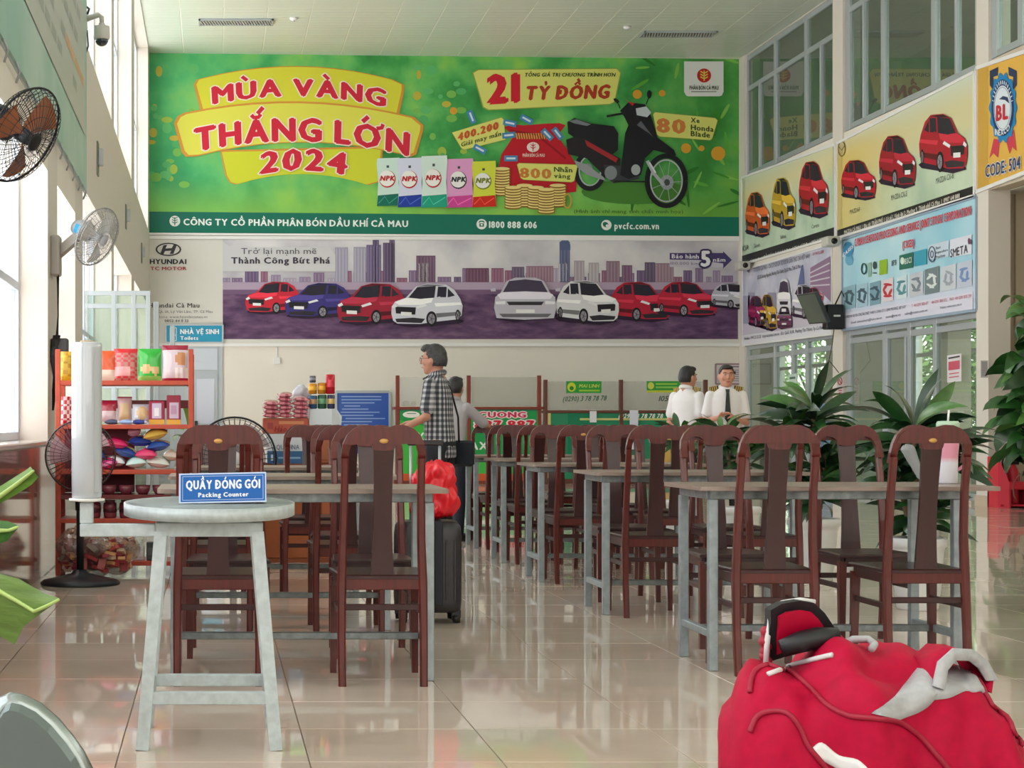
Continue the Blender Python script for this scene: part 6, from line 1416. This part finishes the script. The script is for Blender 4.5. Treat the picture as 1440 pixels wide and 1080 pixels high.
    bmesh.ops.delete(bm, geom=dead, context='VERTS'); bm.to_mesh(ho.data); bm.free()
    md = ho.modifiers.new('thick', 'SOLIDIFY'); md.thickness = .006
    for s in (-1, 1):
        b = MB(); b.ell(Hd(s*.03, -.083, .008), (.013*S, .006*S, .006*S), mat((226, 220, 214), .3, name='eye_white'), 10, Rh); b.ell(Hd(s*.03, -.087, .008), (.006*S, .004*S, .006*S), M_black, 8, Rh); b.build('eye', t)
        b = MB(); b.tube([Hd(s*.05, -.078, .03), Hd(s*.03, -.088, .034), Hd(s*.014, -.09, .03)], .004*S, M_black, 6); b.build('eyebrow', t)
    b = MB(); b.ell(Hd(0, -.09, -.058), (.022*S, .008*S, .006*S), mat((160, 84, 76), .5, name='lips'), 10, Rh); b.build('mouth', t)
    if glasses:
        b = MB(); gm = mat((120, 50, 46), .3, name='glasses_frame')
        for s in (-1, 1):
            b.tube([Hd(s*.032+.021*math.cos(a), -.099, .006+.016*math.sin(a)) for a in [2*math.pi*k/16 for k in range(16)]], .0022*S, gm, 5, closed=True); b.tube([Hd(s*.053, -.098, .012), Hd(s*.078, -.03, .012), Hd(s*.08, .01, .004)], .0022*S, gm, 5)
        b.tube([Hd(-.011, -.1, .01), Hd(.011, -.1, .01)], .002*S, gm, 5); b.build('glasses', t)
    return t, V, Hd
# plaid
def plaid():
    m = bpy.data.materials.new('plaid_cotton'); m.use_nodes = True; nt = m.node_tree; b_ = nt.nodes['Principled BSDF']; b_.inputs['Roughness'].default_value = .8
    tc_ = nt.nodes.new('ShaderNodeTexCoord'); sp = nt.nodes.new('ShaderNodeSeparateXYZ'); nt.links.new(tc_.outputs['Object'], sp.inputs[0])
    def ma(op, a, b=None):
        n = nt.nodes.new('ShaderNodeMath'); n.operation = op
        for i, v in enumerate((a, b)):
            if v is None: continue
            if isinstance(v, (int, float)): n.inputs[i].default_value = v
            else: nt.links.new(v, n.inputs[i])
        return n.outputs[0]
    s1 = ma('SINE', ma('MULTIPLY', ma('ARCTAN2', sp.outputs[1], sp.outputs[0]), 22)); s2 = ma('SINE', ma('MULTIPLY', sp.outputs[2], 140)); s3 = ma('SINE', ma('MULTIPLY', ma('SUBTRACT', sp.outputs[0], sp.outputs[1]), 120))
    tot = ma('ADD', ma('ADD', ma('GREATER_THAN', s1, .1), ma('GREATER_THAN', s2, .1)), ma('MULTIPLY', s1, .3))
    r = nt.nodes.new('ShaderNodeValToRGB'); e = r.color_ramp.elements; e[0].position = 0; e[0].color = lin((50, 52, 62))+(1,); e[1].position = 1; e[1].color = lin((196, 196, 200))+(1,)
    q = e.new(.45); q.color = lin((104, 104, 112))+(1,)
    nt.links.new(ma('DIVIDE', tot, 2.2), r.inputs[0]); nt.links.new(r.outputs[0], b_.inputs['Base Color']); return m
wh = mat((226, 224, 226), .7, noise=.03, scale=5, bump=.3, name='white_shirt'); jeans = mat((40, 46, 62), .8, name='dark_jeans'); blk = mat((30, 32, 38), .8, name='black_trousers')
kx = 14.5/F
t, V, Hd = person('person', 'man in black and white plaid shirt and glasses standing behind the red bag, facing left', ((619-VX)*kx, 14.5, 0), math.radians(-118), 1.02, plaid(), blk, HAIRG,
    [((-.24, -.06, 1.12), (-.2, -.28, 1.08), (.1, -1, -.1), .5), ((.225, -.02, 1.12), (.19, -.24, 1.02), (-.1, -1, -.1), .8)], 0.05, .06, .5, True,
    ((0, .012, .035, .086, .098, .1), (0, .035, .0, .084, .08, .095), (0, .05, -.03, .07, .055, .07), (0, -.05, .095, .07, .05, .036), (0, -.08, .088, .05, .026, .02)), hem=.81)
b = MB(); b.tube([V(.07, -.09, 1.42), V(.03, .0, 1.475), V(-.03, .10, 1.36), V(-.12, .12, 1.12), V(-.19, .09, .92)], .016, M_black, 6, sy=.5); bs = MB()
bs.bbox(*V(-.27, -.02, .72), *V(-.19, .2, .93), mat((20, 28, 40), .6, name='black_canvas'), .02)
sb = thing('shoulder_bag', 'black shoulder bag hanging at the right hip of the plaid shirt man', 'bag', t.location, t.rotation_euler.z)
bs.build('bag_body', sb); b.build('strap', sb)
person('person', 'dark-haired person in grey shirt mostly hidden behind the plaid shirt man, reaching right', ((634-VX)*16.5/F, 16.5, 0), math.radians(140), .90, mat((170, 166, 170), .8, name='grey_cotton'), jeans, HAIR,
    [((-.26, -.2, 1.2), (-.2, -.42, 1.16), (.1, -1, -.2), .4), ((.26, -.16, 1.2), (.3, -.4, 1.14), (.1, -1, -.2), .4)], .2, .12, .6)
kx = 18.7/F
def uniform(t, V, both=True):
    for s in (-1, 1):
        b = MB(); b.bar(V(s*.078, 0, 1.452), V(s*.165, 0, 1.436), .012, .055, mat((34, 34, 40), .6, name='epaulette')); o = b.build('epaulette', t)
        for k in range(4): b = MB(); q = .092+.02*k; zz = 1.452-(q-.078)*.184; b.bar(V(s*q, 0, zz), V(s*(q+.009), 0, zz-.0016), .016, .057, mat((206, 170, 60), .4, name='gold_stripe')); b.build('stripe', o)
    b = MB(); y = -.132; b.add([V(-.02, y+.03, 1.44), V(.02, y+.03, 1.44), V(.015, y+.018, 1.40), V(-.015, y+.018, 1.40), V(-.032, y-.008, 1.14), V(.032, y-.008, 1.14), V(0, y-.01, 1.09)]+[V(-.02, y+.045, 1.44), V(.02, y+.045, 1.44), V(.015, y+.03, 1.40), V(-.015, y+.03, 1.40), V(-.032, y+.006, 1.14), V(.032, y+.006, 1.14), V(0, y+.004, 1.09)],
        [(0, 1, 2, 3), (3, 2, 5, 4), (4, 5, 6), (8, 7, 10, 9), (9, 10, 11, 12), (12, 11, 13), (0, 3, 10, 7), (1, 8, 9, 2), (3, 4, 11, 10), (2, 9, 12, 5), (4, 6, 13, 11), (5, 12, 13, 6), (0, 7, 8, 1)], mat((24, 40, 32), .6, name='dark_green_tie')); b.build('tie', t)
t, V, Hd = person('person', 'officer in white uniform shirt seen from behind, turned right to his colleague', ((965-VX)*kx, 18.7, 0), math.radians(128), 1.0, wh, blk, HAIR,
    [((-.2, .02, 1.11), (-.17, -.2, 1.09), (.1, -1, .1), .6), ((.2, .02, 1.11), (.15, -.2, 1.07), (-.3, -1, .1), .6)], -.2, .02)
uniform(t, V)
kx = 18.2/F
t, V, Hd = person('person', 'officer in white uniform shirt with dark tie facing camera, hand raised at chest', ((1021-VX)*kx, 18.2, 0), math.radians(-8), 1.0, wh, blk, HAIR,
    [((-.205, .0, 1.11), (-.11, -.22, 1.15), (.75, -.35, .45), .7), ((.2, .0, 1.10), (.1, -.2, 1.12), (-.7, -.4, .4), .8)], .05, .02, .45, False,
    ((0, .012, .035, .080, .090, .088), (0, .035, .0, .077, .075, .085), (0, .05, -.03, .064, .05, .06), (0, -.045, .085, .06, .04, .028)))
uniform(t, V)

# ================================================================ RIGHT SIDE FITTINGS
D0 = 28.55; kk = D0/F
t = thing('wall_television', 'flat television tilted on a wall arm beside the black box, right wall', 'television', tuple(at(1150, 440, D0)))
pts = [(1120, 415), (1146.5, 411), (1164, 454), (1138, 456)]
b = MB(); f0 = [at(x, y, D) for (x, y), D in zip(pts, (28.9, 28.5, 28.4, 28.8))]; nrm = (f0[1]-f0[0]).cross(f0[3]-f0[0]).normalized(); nrm = nrm if nrm.y < 0 else -nrm
bk = [p-nrm*.07 for p in f0]; b.add([tuple(p) for p in f0+bk], [(0, 1, 2, 3), (7, 6, 5, 4)]+[(k, (k+1) % 4, 4+(k+1) % 4, 4+k) for k in range(4)], mat((60, 64, 62), .2, name='tv_casing')); b.build('casing', t)
b = MB(); cc = sum(f0, Vector())/4; b.add([tuple(cc+(p-cc)*.92+nrm*.004) for p in f0], [(0, 1, 2, 3)], mat((86, 92, 84), .1, coat=.8, name='dark_screen')); b.build('screen', t)
b = MB(); b.tube([tuple(cc-nrm*.07), tuple(at(1176, 446, 28.9))], .03, M_black, 8); b.build('wall_arm', t)
for ch in t.children: ch.location = -Vector(t.location)
c = at(1173, 446, 28.7); t = thing('amplifier_box', 'black wall box behind the tilted television, on the white column', 'box', tuple(c)); b = MB(); b.bbox(-.16, -.12, -.2, .12, .1, .2, M_black, .015); b.build('box_body', t); b = MB(); b.bbox(-.05, -.125, .0, .06, -.118, .03, M_white); b.build('label_strip', t)
b = MB(); b.tube([(0, -.05, .2), (.1, -.06, .42), (.16, -.04, .3)], .012, M_black, 5); b.build('cable', t); b = MB(); b.tube([(-.02, -.05, -.2), (-.05, -.05, -.45), (-.1, -.05, -.7), (.06, -.05, -.9)], .007, M_black, 5); b.build('cable', t)
for n, (x, y, D) in enumerate(((1169, 340, 28.6), (1045, 374, 33.6))):
    c = at(x, y, D); t = thing('bullet_camera', ('small white security camera on the column above the television', 'small white security camera in the far right corner')[n], 'camera', tuple(c))
    b = MB(); b.bbox(-.12, -.14, -.08, .1, .14, .08, mat((196, 196, 186), .5, name='camera_case'), .02); b.build('housing', t); b = MB(); b.bar((.05, .1, 0), (.2, .2, .02), .05, .05, M_alu); b.build('bracket', t); b = MB(); b.lathe([(0, -.01), (.05, 0), (.05, .04)], (0, -.15, 0), M_black, 14, (0, 1, 0)); b.build('lens', t)
# red extinguisher stand
De = 22.7; k_ = De/F
t = thing('extinguisher_stand', 'red metal fire extinguisher stand against the beige wall, far right', 'stand', tuple(at(1406, 712, 23.2))); t.location.z = 0
b = MB(); RD = mat((206, 36, 60), .35, name='fire_red')
b.add([(-.11, -.2, 0), (.0, -.28, 0), (.0, -.28, .33), (-.11, -.2, .66), (-.11, .12, 0), (-.11, .12, .66)], [(0, 1, 2, 3), (0, 3, 5, 4)], RD)
b.bbox(.0, -.28, .24, .3, .1, .34, RD, .01); b.bbox(.0, -.27, .0, .03, .1, .3, RD, .005); b.bbox(.27, -.27, .0, .3, .1, .3, RD, .005); b.bbox(-.11, .08, 0, .3, .12, .45, RD, .005); b.bbox(-.1, -.24, .02, .28, .1, .05, RD, .004); b.build('stand_body', t)
b = MB(); b.lathe([(.06, 0), (.065, .02), (.065, .42), (.03, .5), (.015, .52)], (.14, -.08, .051), RD, 18); b.build('extinguisher_cylinder', t); b = MB(); b.tube([(.14, -.08, .58), (.05, -.1, .74), (-.02, -.12, .6), (-.0, -.12, .4)], .012, M_dark, 6); b.bbox(.1, -.12, .56, .2, -.05, .6, M_black); b.build('hose', t)
b = MB(); b.tube([(.13, -.1, 0), (.13, -.1, .02)], .01, M_dark, 5)
# stickers on glass
gs = thing('glass_notice', 'white notice with red print stuck on the right glass door', 'notice', tuple(at(1345, 540, DX(1345)))); P = Print(Plane((XR-.0, 34.4, 0), (0, -1, 0), (-1, 0, 0)), .03)
P.poly([(1335, 500), (1355, 497), (1355, 536), (1335, 538)], (226, 222, 226), 0); P.line([(1337, 504), (1353, 501)], 2.4, (60, 60, 66), 1); P.poly([(1337, 509), (1353, 506.5), (1353, 519), (1337, 521)], (206, 90, 110), 1); P.line([(1338, 526), (1352, 524)], 1.4, (200, 80, 100), 1); P.line([(1338, 531), (1352, 529)], 1.4, (200, 80, 100), 1)
o = P.emit('printed_sheet', gs); o.location = -Vector(gs.location)
gs = thing('column_notice', 'narrow red and white no-smoking strip on the white column beside the plants', 'notice', tuple(at(1181, 550, 28.9))); P = Print(Plane((0, 28.72, 0), (1, 0, 0), (0, -1, 0)), .004)
P.rect(1177, 527, 1185.5, 568, (232, 222, 226), 0); P.ring(1181, 536, 2.8, 5, 1.2, (200, 50, 60), 1); P.line([(1179, 532), (1183, 540)], 1, (200, 50, 60), 1.6)
for k in range(6): P.rect(1179, 545+k*3.4, 1183.5, 546.6+k*3.4, (206, 100, 110), 1)
o = P.emit('printed_sheet', gs); o.location = -Vector(gs.location)
gs = thing('switch_panel', 'small white paper notice on the column right of the glass door', 'notice', tuple(at(1382, 520, 23.3))); P = Print(Plane((0, 23.33, 0), (1, 0, 0), (0, -1, 0)), .004)
P.rect(1379, 507, 1389, 531, (206, 204, 204), 0)
for k in range(7): P.rect(1380.5, 510+k*2.8, 1387.5, 511+k*2.8, (150, 150, 160), 1)
o = P.emit('printed_sheet', gs); o.location = -Vector(gs.location)
gs = thing('door_sticker', 'pale green sticker on the far glass partition near the big plant', 'sticker', tuple(at(1117, 535, DX(1117)))); P = Print(RW, .03)
P.poly([(1111, 527), (1123, 525), (1123, 548), (1111, 550)], (206, 224, 214), 0); P.line([(1113, 532), (1121, 531)], 3, (70, 120, 100), 1); P.line([(1113, 541), (1121, 540)], 1.6, (120, 160, 140), 1)
o = P.emit('printed_sheet', gs); o.location = -Vector(gs.location)
# blue seats row seen through the glass
for n, D in enumerate((35.2, 37.4)):
    t = thing('blue_banner_stand', ('nearer', 'farther')[n]+' blue poster stand behind the glass by the plants', 'stand', (12.2+.4*n, D, 0)); b = MB(); b.bbox(-.5, -.03, .5, .5, .03, 1.5, mat((60, 130, 206), .4, name='blue_poster'), .01); b.build('poster_panel', t); b = MB(); b.bbox(-.45, -.04, 0, -.4, .04, .5, M_alu); b.bbox(.4, -.04, 0, .45, .04, .5, M_alu); b.bbox(-.5, -.15, 0, .5, .15, .03, M_alu); b.build('stand_frame', t)
# dome camera, upper left
c = at(143, 50, 16.75)
t = thing('dome_camera', 'white dome security camera on an arm beside the turquoise banner', 'camera', tuple(c))
b = MB(); b.lathe([(0, .115), (.03, .115), (.03, .09), (.075, .085), (.078, -.02), (.07, -.035), (.066, -.04)], (0, 0, 0), mat((206, 204, 196), .4, name='camera_white'), 24); b.build('housing', t)
b = MB(); b.lathe([(.062, -.035), (.06, -.06), (.045, -.085), (.02, -.1), (0, -.103)], (0, 0, 0), mat((20, 40, 54), .08, coat=1, name='dark_dome'), 24); b.build('dome', t)
b = MB(); b.tube([(0, 0, .11), (0, 0, .17), (-.03, 0, .195), (-.17, 0, .15)], [.022, .024, .026, .03], mat((200, 198, 190), .4, name='camera_arm'), 12); b.bbox(XL-c.x, -.06, .02, XL-c.x+.03, .06, .2, mat((200, 198, 190), .4, name='camera_arm'), .008); b.build('bracket_arm', t)
b = MB(); b.tube([(XL-c.x+.03, 0, .2), (XL-c.x+.05, 0, .25), (XL-c.x+.01, 0, .28)], .012, M_dark, 6); b.build('cable', t); b = MB(); b.tube([(XL-c.x+.03, 0, .05), (XL-c.x+.04, 0, -.1), (XL-c.x+.02, 0, -.16)], .008, M_dark, 5); b.build('cable', t)
# tumbler and small bag on the front right table
c = at(1330, 677, 8.27)
t = thing('insulated_tumbler', 'tall pink and white tumbler with lid and straw on front right table', 'bottle', (3.355, 8.12, .811))
def twotone():
    m = mat((240, 240, 244), .3, name='tumbler_body', coat=.3).copy(); nt = m.node_tree; tc_ = nt.nodes.new('ShaderNodeTexCoord'); sp = nt.nodes.new('ShaderNodeSeparateXYZ'); r = nt.nodes.new('ShaderNodeValToRGB')
    nt.links.new(tc_.outputs['Object'], sp.inputs[0]); mp = nt.nodes.new('ShaderNodeMath'); mp.operation = 'MULTIPLY'; mp.inputs[1].default_value = 4; nt.links.new(sp.outputs[2], mp.inputs[0]); nt.links.new(mp.outputs[0], r.inputs[0])
    e = r.color_ramp.elements; e[0].position = .38; e[0].color = lin((226, 226, 236))+(1,); e[1].position = .48; e[1].color = lin((222, 150, 172))+(1,); nt.links.new(r.outputs[0], nt.nodes['Principled BSDF'].inputs['Base Color']); return m
b = MB(); b.lathe([(.038, 0), (.042, .005), (.044, .12), (.05, .2), (.051, .24), (.047, .25)], (0, 0, 0), twotone(), 28); b.build('cup_body', t)
b = MB(); b.lathe([(.049, .248), (.051, .25), (.051, .275), (.044, .285), (0, .285)], (0, 0, 0), mat((176, 206, 180), .25, name='tumbler_lid'), 24); b.tube([(0, 0, .28), (.005, 0, .335)], .005, M_white, 8); b.build('lid', t)
b = MB(); b.tube([(.05, 0, .22), (.09, 0, .2), (.095, 0, .1), (.045, 0, .06)], .008, mat((222, 150, 172), .3, name='pink_handle'), 8); b.build('handle', t)
b = MB(); c = at(1280, 640, 8.3)
for k in range(7): b.ell((c.x-.03+.009*k, 8.25, .965-k*.019), (.034-.003*k, .03, .026), M_white)
o = remeshed(b, 'small_plastic_bag', .006, None, 2, glass('thin_plastic', tint=(240, 240, 240), alpha=.35, rough=.15, refl=.3, body=(206, 212, 214))); tag(o, 'small knotted clear plastic bag left of the pink tumbler', 'bag')

# ================================================================ FOREGROUND
# red duffel bag
RDm = mat((172, 2, 50), .7, noise=.1, scale=60, spec=.2, name='crimson_canvas'); GR = mat((170, 172, 174), .7, noise=.08, scale=90, name='grey_webbing'); LG = mat((206, 206, 206), .6, name='pale_piping')
KD = 2.75; q = KD/F
def interp(tab, x):
    for (a, b_), (c_, d) in zip(tab, tab[1:]):
        if x <= c_: f_ = max(0, min(1, (x-a)/(c_-a))); f_ = f_*f_*(3-2*f_); return b_+(d-b_)*f_
    return tab[-1][1]
TOP = [(1046, 990), (1056, 956), (1075, 939), (1100, 931), (1150, 920), (1200, 914), (1260, 922), (1300, 926), (1340, 926), (1395, 944), (1440, 992), (1475, 1050), (1530, 1110), (1600, 1190)]
def bagp(u, t_, off=0):
    """surface point of the duffel: u = photo x of the section, t_ = angle, 0 front-bottom .. 1 back-bottom"""
    top = EYE-(interp(TOP, u)-VY)*q; base = .452; hgt = top-base
    f_ = (u-1046)/(1600-1046); ed = min(1, (1-abs(2*f_-1)**6)); dep = .19*(.55+.45*ed)
    a = math.pi*t_; cx_, sx_ = math.cos(a), math.sin(a)
    y = -abs(cx_)**.65*(1 if cx_ > 0 else -1)*dep; z = abs(sx_)**.5*hgt
    x = (u-VX)*q*.95+.3*(y+.12)
    g = lambda c_, w__: math.exp(-(c_/w__)**2)
    w_ = .006*math.sin(u*.021+t_*5)*math.sin(t_*6+1)+.0025*math.sin(u*.06+t_*11)+.0015*math.sin(u*.11-t_*19)
    w_ += .016*g(u-1195-60*(.5-t_)*2, 34)*(1 if t_ < .55 else .5)-.012*g(u-1130-120*(.5-t_), 30)-.012*g(t_-.30-.0007*(u-1200), .05)*g(u-1230, 120)+.010*g(t_-.2-.0006*(u-1250), .05)*g(u-1300, 90)
    n = Vector((0, -cx_, sx_*.8)).normalized(); p = Vector((x, KD+.05+y, base+z))+n*(w_*1.7+off)*(1 if .03 < t_ < .97 else 0)
    return p
t = thing('duffel_bag', 'crimson sports duffel bag with grey straps in the right foreground', 'bag', tuple(bagp(1300, .0)))
t.location.z = .45; inv = -Vector(t.location)
b = MB(); P = []
for i in range(97):
    u = 1046+(1600-1046)*i/96; P.append([bagp(u, j/56) for j in range(57)])
b.grid(P, RDm)
for s, row in ((0, P[0]), (1, P[-1])):
    c_ = sum(row, Vector())/len(row)+Vector((-.012 if s == 0 else .012, 0, 0)); R2 = [[c_.lerp(p, f_)+Vector(((-.014 if s == 0 else .014)*math.sin(math.pi*f_), 0, 0)) for p in row] for f_ in (0.02, .35, .7, 1)]
    b.grid(R2, RDm)
R3 = [P[k][0] for k in range(97)]; R4 = [P[k][-1] for k in range(97)]; b.grid([R3, R4], RDm)
duff = b.build('bag_body', t, loc=inv)
from mathutils.bvhtree import BVHTree
bbm = duff.data; BV = BVHTree.FromPolygons([v.co.copy() for v in bbm.vertices], [tuple(p.vertices) for p in bbm.polygons])
def hit(x, y):
    # point of the bag surface under a photo pixel
    e = Vector((0, 0, EYE)); d = Vector(((x-VX)/F, 1, -(y-VY)/F)).normalized(); h_ = BV.ray_cast(e, d)
    k = 0
    while h_[0] is None and k < 40: y += 2; x += (1290-x)*.01; d = Vector(((x-VX)/F, 1, -(y-VY)/F)).normalized(); h_ = BV.ray_cast(e, d); k += 1
    if h_[0] is None: h_ = BV.find_nearest(at(x, y, KD))
    n = h_[1] if h_[1].y < 0 or h_[1].z > 0 else -h_[1]; return h_[0], n
def cr_(path, n=6):
    o = []
    for i in range(len(path)-1):
        p0, p1, p2, p3 = path[max(i-1, 0)], path[i], path[i+1], path[min(i+2, len(path)-1)]
        for k in range(n):
            f_ = k/n; o.append(tuple(.5*((2*p1[a])+(-p0[a]+p2[a])*f_+(2*p0[a]-5*p1[a]+4*p2[a]-p3[a])*f_*f_+(-p0[a]+3*p1[a]-3*p2[a]+p3[a])*f_**3) for a in (0, 1)))
    return o+[path[-1]]
DK = mat((150, 8, 44), .6, name='crimson_piping')
def piping(name, path, r, m):
    b = MB(); b.tube([h_[0]+h_[1]*r*.6 for h_ in (hit(*p) for p in cr_(path))], r, m, 8); return b.build(name, t, loc=inv)
piping('seam_piping', [(1056, 975), (1060, 950), (1075, 938), (1095, 938), (1115, 948), (1140, 968), (1165, 992), (1195, 1006), (1230, 1010), (1262, 1016), (1290, 1034), (1315, 1060), (1335, 1085)], .0042, DK)
piping('seam_piping', [(1055, 1030), (1066, 1008), (1085, 1001), (1108, 1004), (1124, 1024), (1138, 1052), (1165, 1084)], .0042, DK)
piping('seam_piping', [(1372, 935), (1395, 955), (1412, 985), (1425, 1010), (1446, 1035)], .0042, DK)
piping('zip_edge', [(1080, 950), (1105, 940), (1140, 930), (1172, 922)], .004, LG)
def px_strip(name, A_, B_, m, th=.004):
    # band between two pixel edges, draped on the bag
    b = MB(); A2, B2 = cr_(A_, 4), cr_(B_, 4); P_ = []
    for a, c_ in zip(A2, B2):
        row = [hit(a[0]+(c_[0]-a[0])*f_, a[1]+(c_[1]-a[1])*f_) for f_ in (0, .33, .67, 1)]; P_.append([row[0][0]]+[h_[0]+h_[1]*th for h_ in row]+[row[3][0]])
    b.grid(P_, m); return b.build(name, t, loc=inv, fix=False)
px_strip('front_strap', [(1226, 1003), (1252, 984), (1276, 962), (1290, 942)], [(1262, 1013), (1296, 998), (1316, 978), (1328, 950)], GR)
px_strip('side_strap', [(1318, 952), (1330, 944), (1345, 938), (1362, 946), (1378, 934)], [(1310, 984), (1334, 982), (1358, 972), (1372, 974), (1400, 966)], GR)
px_strip('pocket_zip', [(1142, 1052), (1156, 1044), (1180, 1062), (1206, 1068), (1224, 1084)], [(1150, 1066), (1166, 1074), (1186, 1084), (1204, 1092), (1220, 1100)], mat((216, 216, 214), .5, name='zip_tape'))
# carry handle: a fabric loop standing over the straps
b = MB(); hp = [at(1300, 960, KD-.06), at(1306, 930, KD-.05), at(1322, 914, KD-.02), at(1345, 915, KD), at(1362, 928, KD+.02), at(1374, 950, KD+.02), at(1372, 966, KD)]
P_ = []
for i, p in enumerate(hp):
    d = (hp[min(i+1, 6)]-hp[max(i-1, 0)]).normalized(); s_ = Vector((0, 1, 0)); nn = d.cross(s_).normalized(); k = .05
    P_.append([p-s_*k-nn*.002, p+s_*k-nn*.002, p+s_*k+nn*.004, p-s_*k+nn*.004])
b.grid(P_, RDm, closed_u=True); b.build('handle_wrap', t, loc=inv)
b = MB(); P_ = []
for i, p in enumerate(hp[:6]):
    d = (hp[min(i+1, 6)]-hp[max(i-1, 0)]).normalized(); nn = d.cross(Vector((0, 1, 0))).normalized(); c_ = p-Vector((0, .052, 0)); P_.append([c_-nn*.009-Vector((0, .003, 0)), c_+nn*.009-Vector((0, .003, 0)), c_+nn*.009+Vector((0, .004, 0)), c_-nn*.009+Vector((0, .004, 0))])
b.grid(P_, GR, closed_u=True); b.build('handle_binding', t, loc=inv)
b = MB(); b.tube([at(1188, 905, KD+.06), at(1200, 899, KD+.06), at(1222, 899, KD+.05), at(1230, 906, KD+.03), at(1226, 912, KD)], .006, GR, 8); b.build('strap_loop', t, loc=inv)
# raised end flap with black rim
def flap(sc_, off, m, name, y0=0):
    o = [(1078, 932), (1080, 900), (1084, 875), (1084, 858), (1100, 849), (1125, 845), (1145, 848), (1160, 862), (1172, 880), (1180, 895), (1182, 903), (1150, 906), (1110, 922)]
    cx_, cy_ = 1128, 892; b = MB(); n = len(o); f0 = [at(cx_+(x-cx_)*sc_, cy_+(y-cy_)*sc_, KD+.03+y0+.0006*(y-900)) for x, y in o]; b0 = [p+Vector((0, off, 0)) for p in f0]
    tr = tessellate_polygon([[Vector((x, y, 0)) for x, y in o]])
    b.add([tuple(p) for p in f0+b0], [tuple(a) for a in tr]+[tuple(n+k for k in reversed(a)) for a in tr]+[(k, (k+1) % n, n+(k+1) % n, n+k) for k in range(n)], m); return b.build(name, t, loc=inv)
flap(1.0, .03, mat((22, 24, 28), .6, name='black_mesh_lining'), 'end_flap')
flap(.72, .01, mat((190, 14, 56), .25, coat=.5, name='red_vinyl'), 'flap_window', -.008)
b = MB(); b.tube([at(x, y, KD+.03) for x, y in ((1077, 934), (1079, 900), (1083, 876), (1083, 857), (1100, 848), (1125, 844), (1146, 847))], .0045, LG, 8); b.build('flap_binding', t, loc=inv)
b = MB(); b.tube([at(1100, 912, KD), at(1125, 903, KD), at(1150, 897, KD), at(1178, 896, KD)], [.014, .017, .017, .015], mat((18, 20, 24), .5, name='black_roll'), 12); b.build('rolled_lining', t, loc=inv)
b = MB()
for k in range(7): b.ell(at(1076+random.uniform(-2, 3), 888+k*7, KD+.04), (.008, .012, .009), DK)
b.build('side_gusset', t, loc=inv)
# steel bench that carries it
M_st = mat((150, 158, 158), .3, .7, name='brushed_steel')
t = thing('steel_bench', 'grey steel waiting bench under the crimson duffel bag', 'bench', ((1300-VX)*q, KD, 0)); b = MB(); b.bbox(-.42, -.24, .425, .46, .3, .45, M_st, .008); b.build('seat', t)
for s in (-.3, .34): b = MB(); b.bbox(s-.03, -.03, 0, s+.03, .03, .425, M_st, .004); b.bbox(s-.03, -.22, 0, s+.03, .26, .03, M_st, .004); b.build('leg', t)
# seat back, lower left corner
Ds = 1.45
t = thing('metal_seat', 'grey metal waiting seat back in the lower left corner', 'seat', (at(-60, 1080, Ds).x, Ds, 0)); inv = -Vector(t.location)
ol = [(-330, 1620), (-335, 1200), (-290, 1120), (-180, 1070), (-60, 1028), (0, 1005), (8, 992), (16, 988), (30, 991), (50, 1001), (72, 1020), (92, 1044), (106, 1064), (118, 1088), (130, 1130), (140, 1200), (146, 1620)]
n = len(ol); b = MB(); M_sb = mat((112, 124, 122), .32, .55, noise=.12, scale=6, name='grey_seat_metal')
def lay(D, sc_, dz=0): return [at(-80+(x+80)*sc_, 1300+(y-1300)*sc_, D) for x, y in ol]
tr = tessellate_polygon([[Vector((x, y, 0)) for x, y in ol]])
A1, A2, A3, A4 = lay(Ds, .965), lay(Ds+.006, 1.0), lay(Ds+.03, 1.0), lay(Ds+.036, .97)
b.add([tuple(p) for p in A1+A2+A3+A4], [tuple(a) for a in tr]+[tuple(3*n+k for k in reversed(a)) for a in tr]+[(r*n+k, r*n+(k+1) % n, (r+1)*n+(k+1) % n, (r+1)*n+k) for r in range(3) for k in range(n)], M_sb); b.build('backrest', t, loc=inv)
b = MB(); b.tube([at(-80+(x+80)*1.0, 1300+(y-1300)*1.0, Ds+.016) for x, y in ol[4:15]], .009, mat((150, 160, 158), .25, .8, name='steel_edge'), 8); b.build('edge_trim', t, loc=inv)
X0 = at(-330, 1620, Ds).x; X1 = at(146, 1620, Ds).x; b = MB(); b.bbox(X0, Ds-.42, .43, X1, Ds+.03, .46, M_sb, .01); b.build('seat_pan', t, loc=inv)
b = MB(); b.bbox(X0+.02, Ds, .44, X0+.05, Ds+.03, .56, M_st); b.bbox(X1-.05, Ds, .44, X1-.02, Ds+.03, .56, M_st); b.bbox(X0, Ds-.22, .38, X1, Ds-.16, .43, M_st); b.bbox((X0+X1)/2-.03, Ds-.22, 0, (X0+X1)/2+.03, Ds-.16, .4, M_st); b.bbox((X0+X1)/2-.04, Ds-.42, 0, (X0+X1)/2+.04, Ds+.05, .03, M_st); b.build('support_frame', t, loc=inv)

bpy.data.objects.remove(tob)
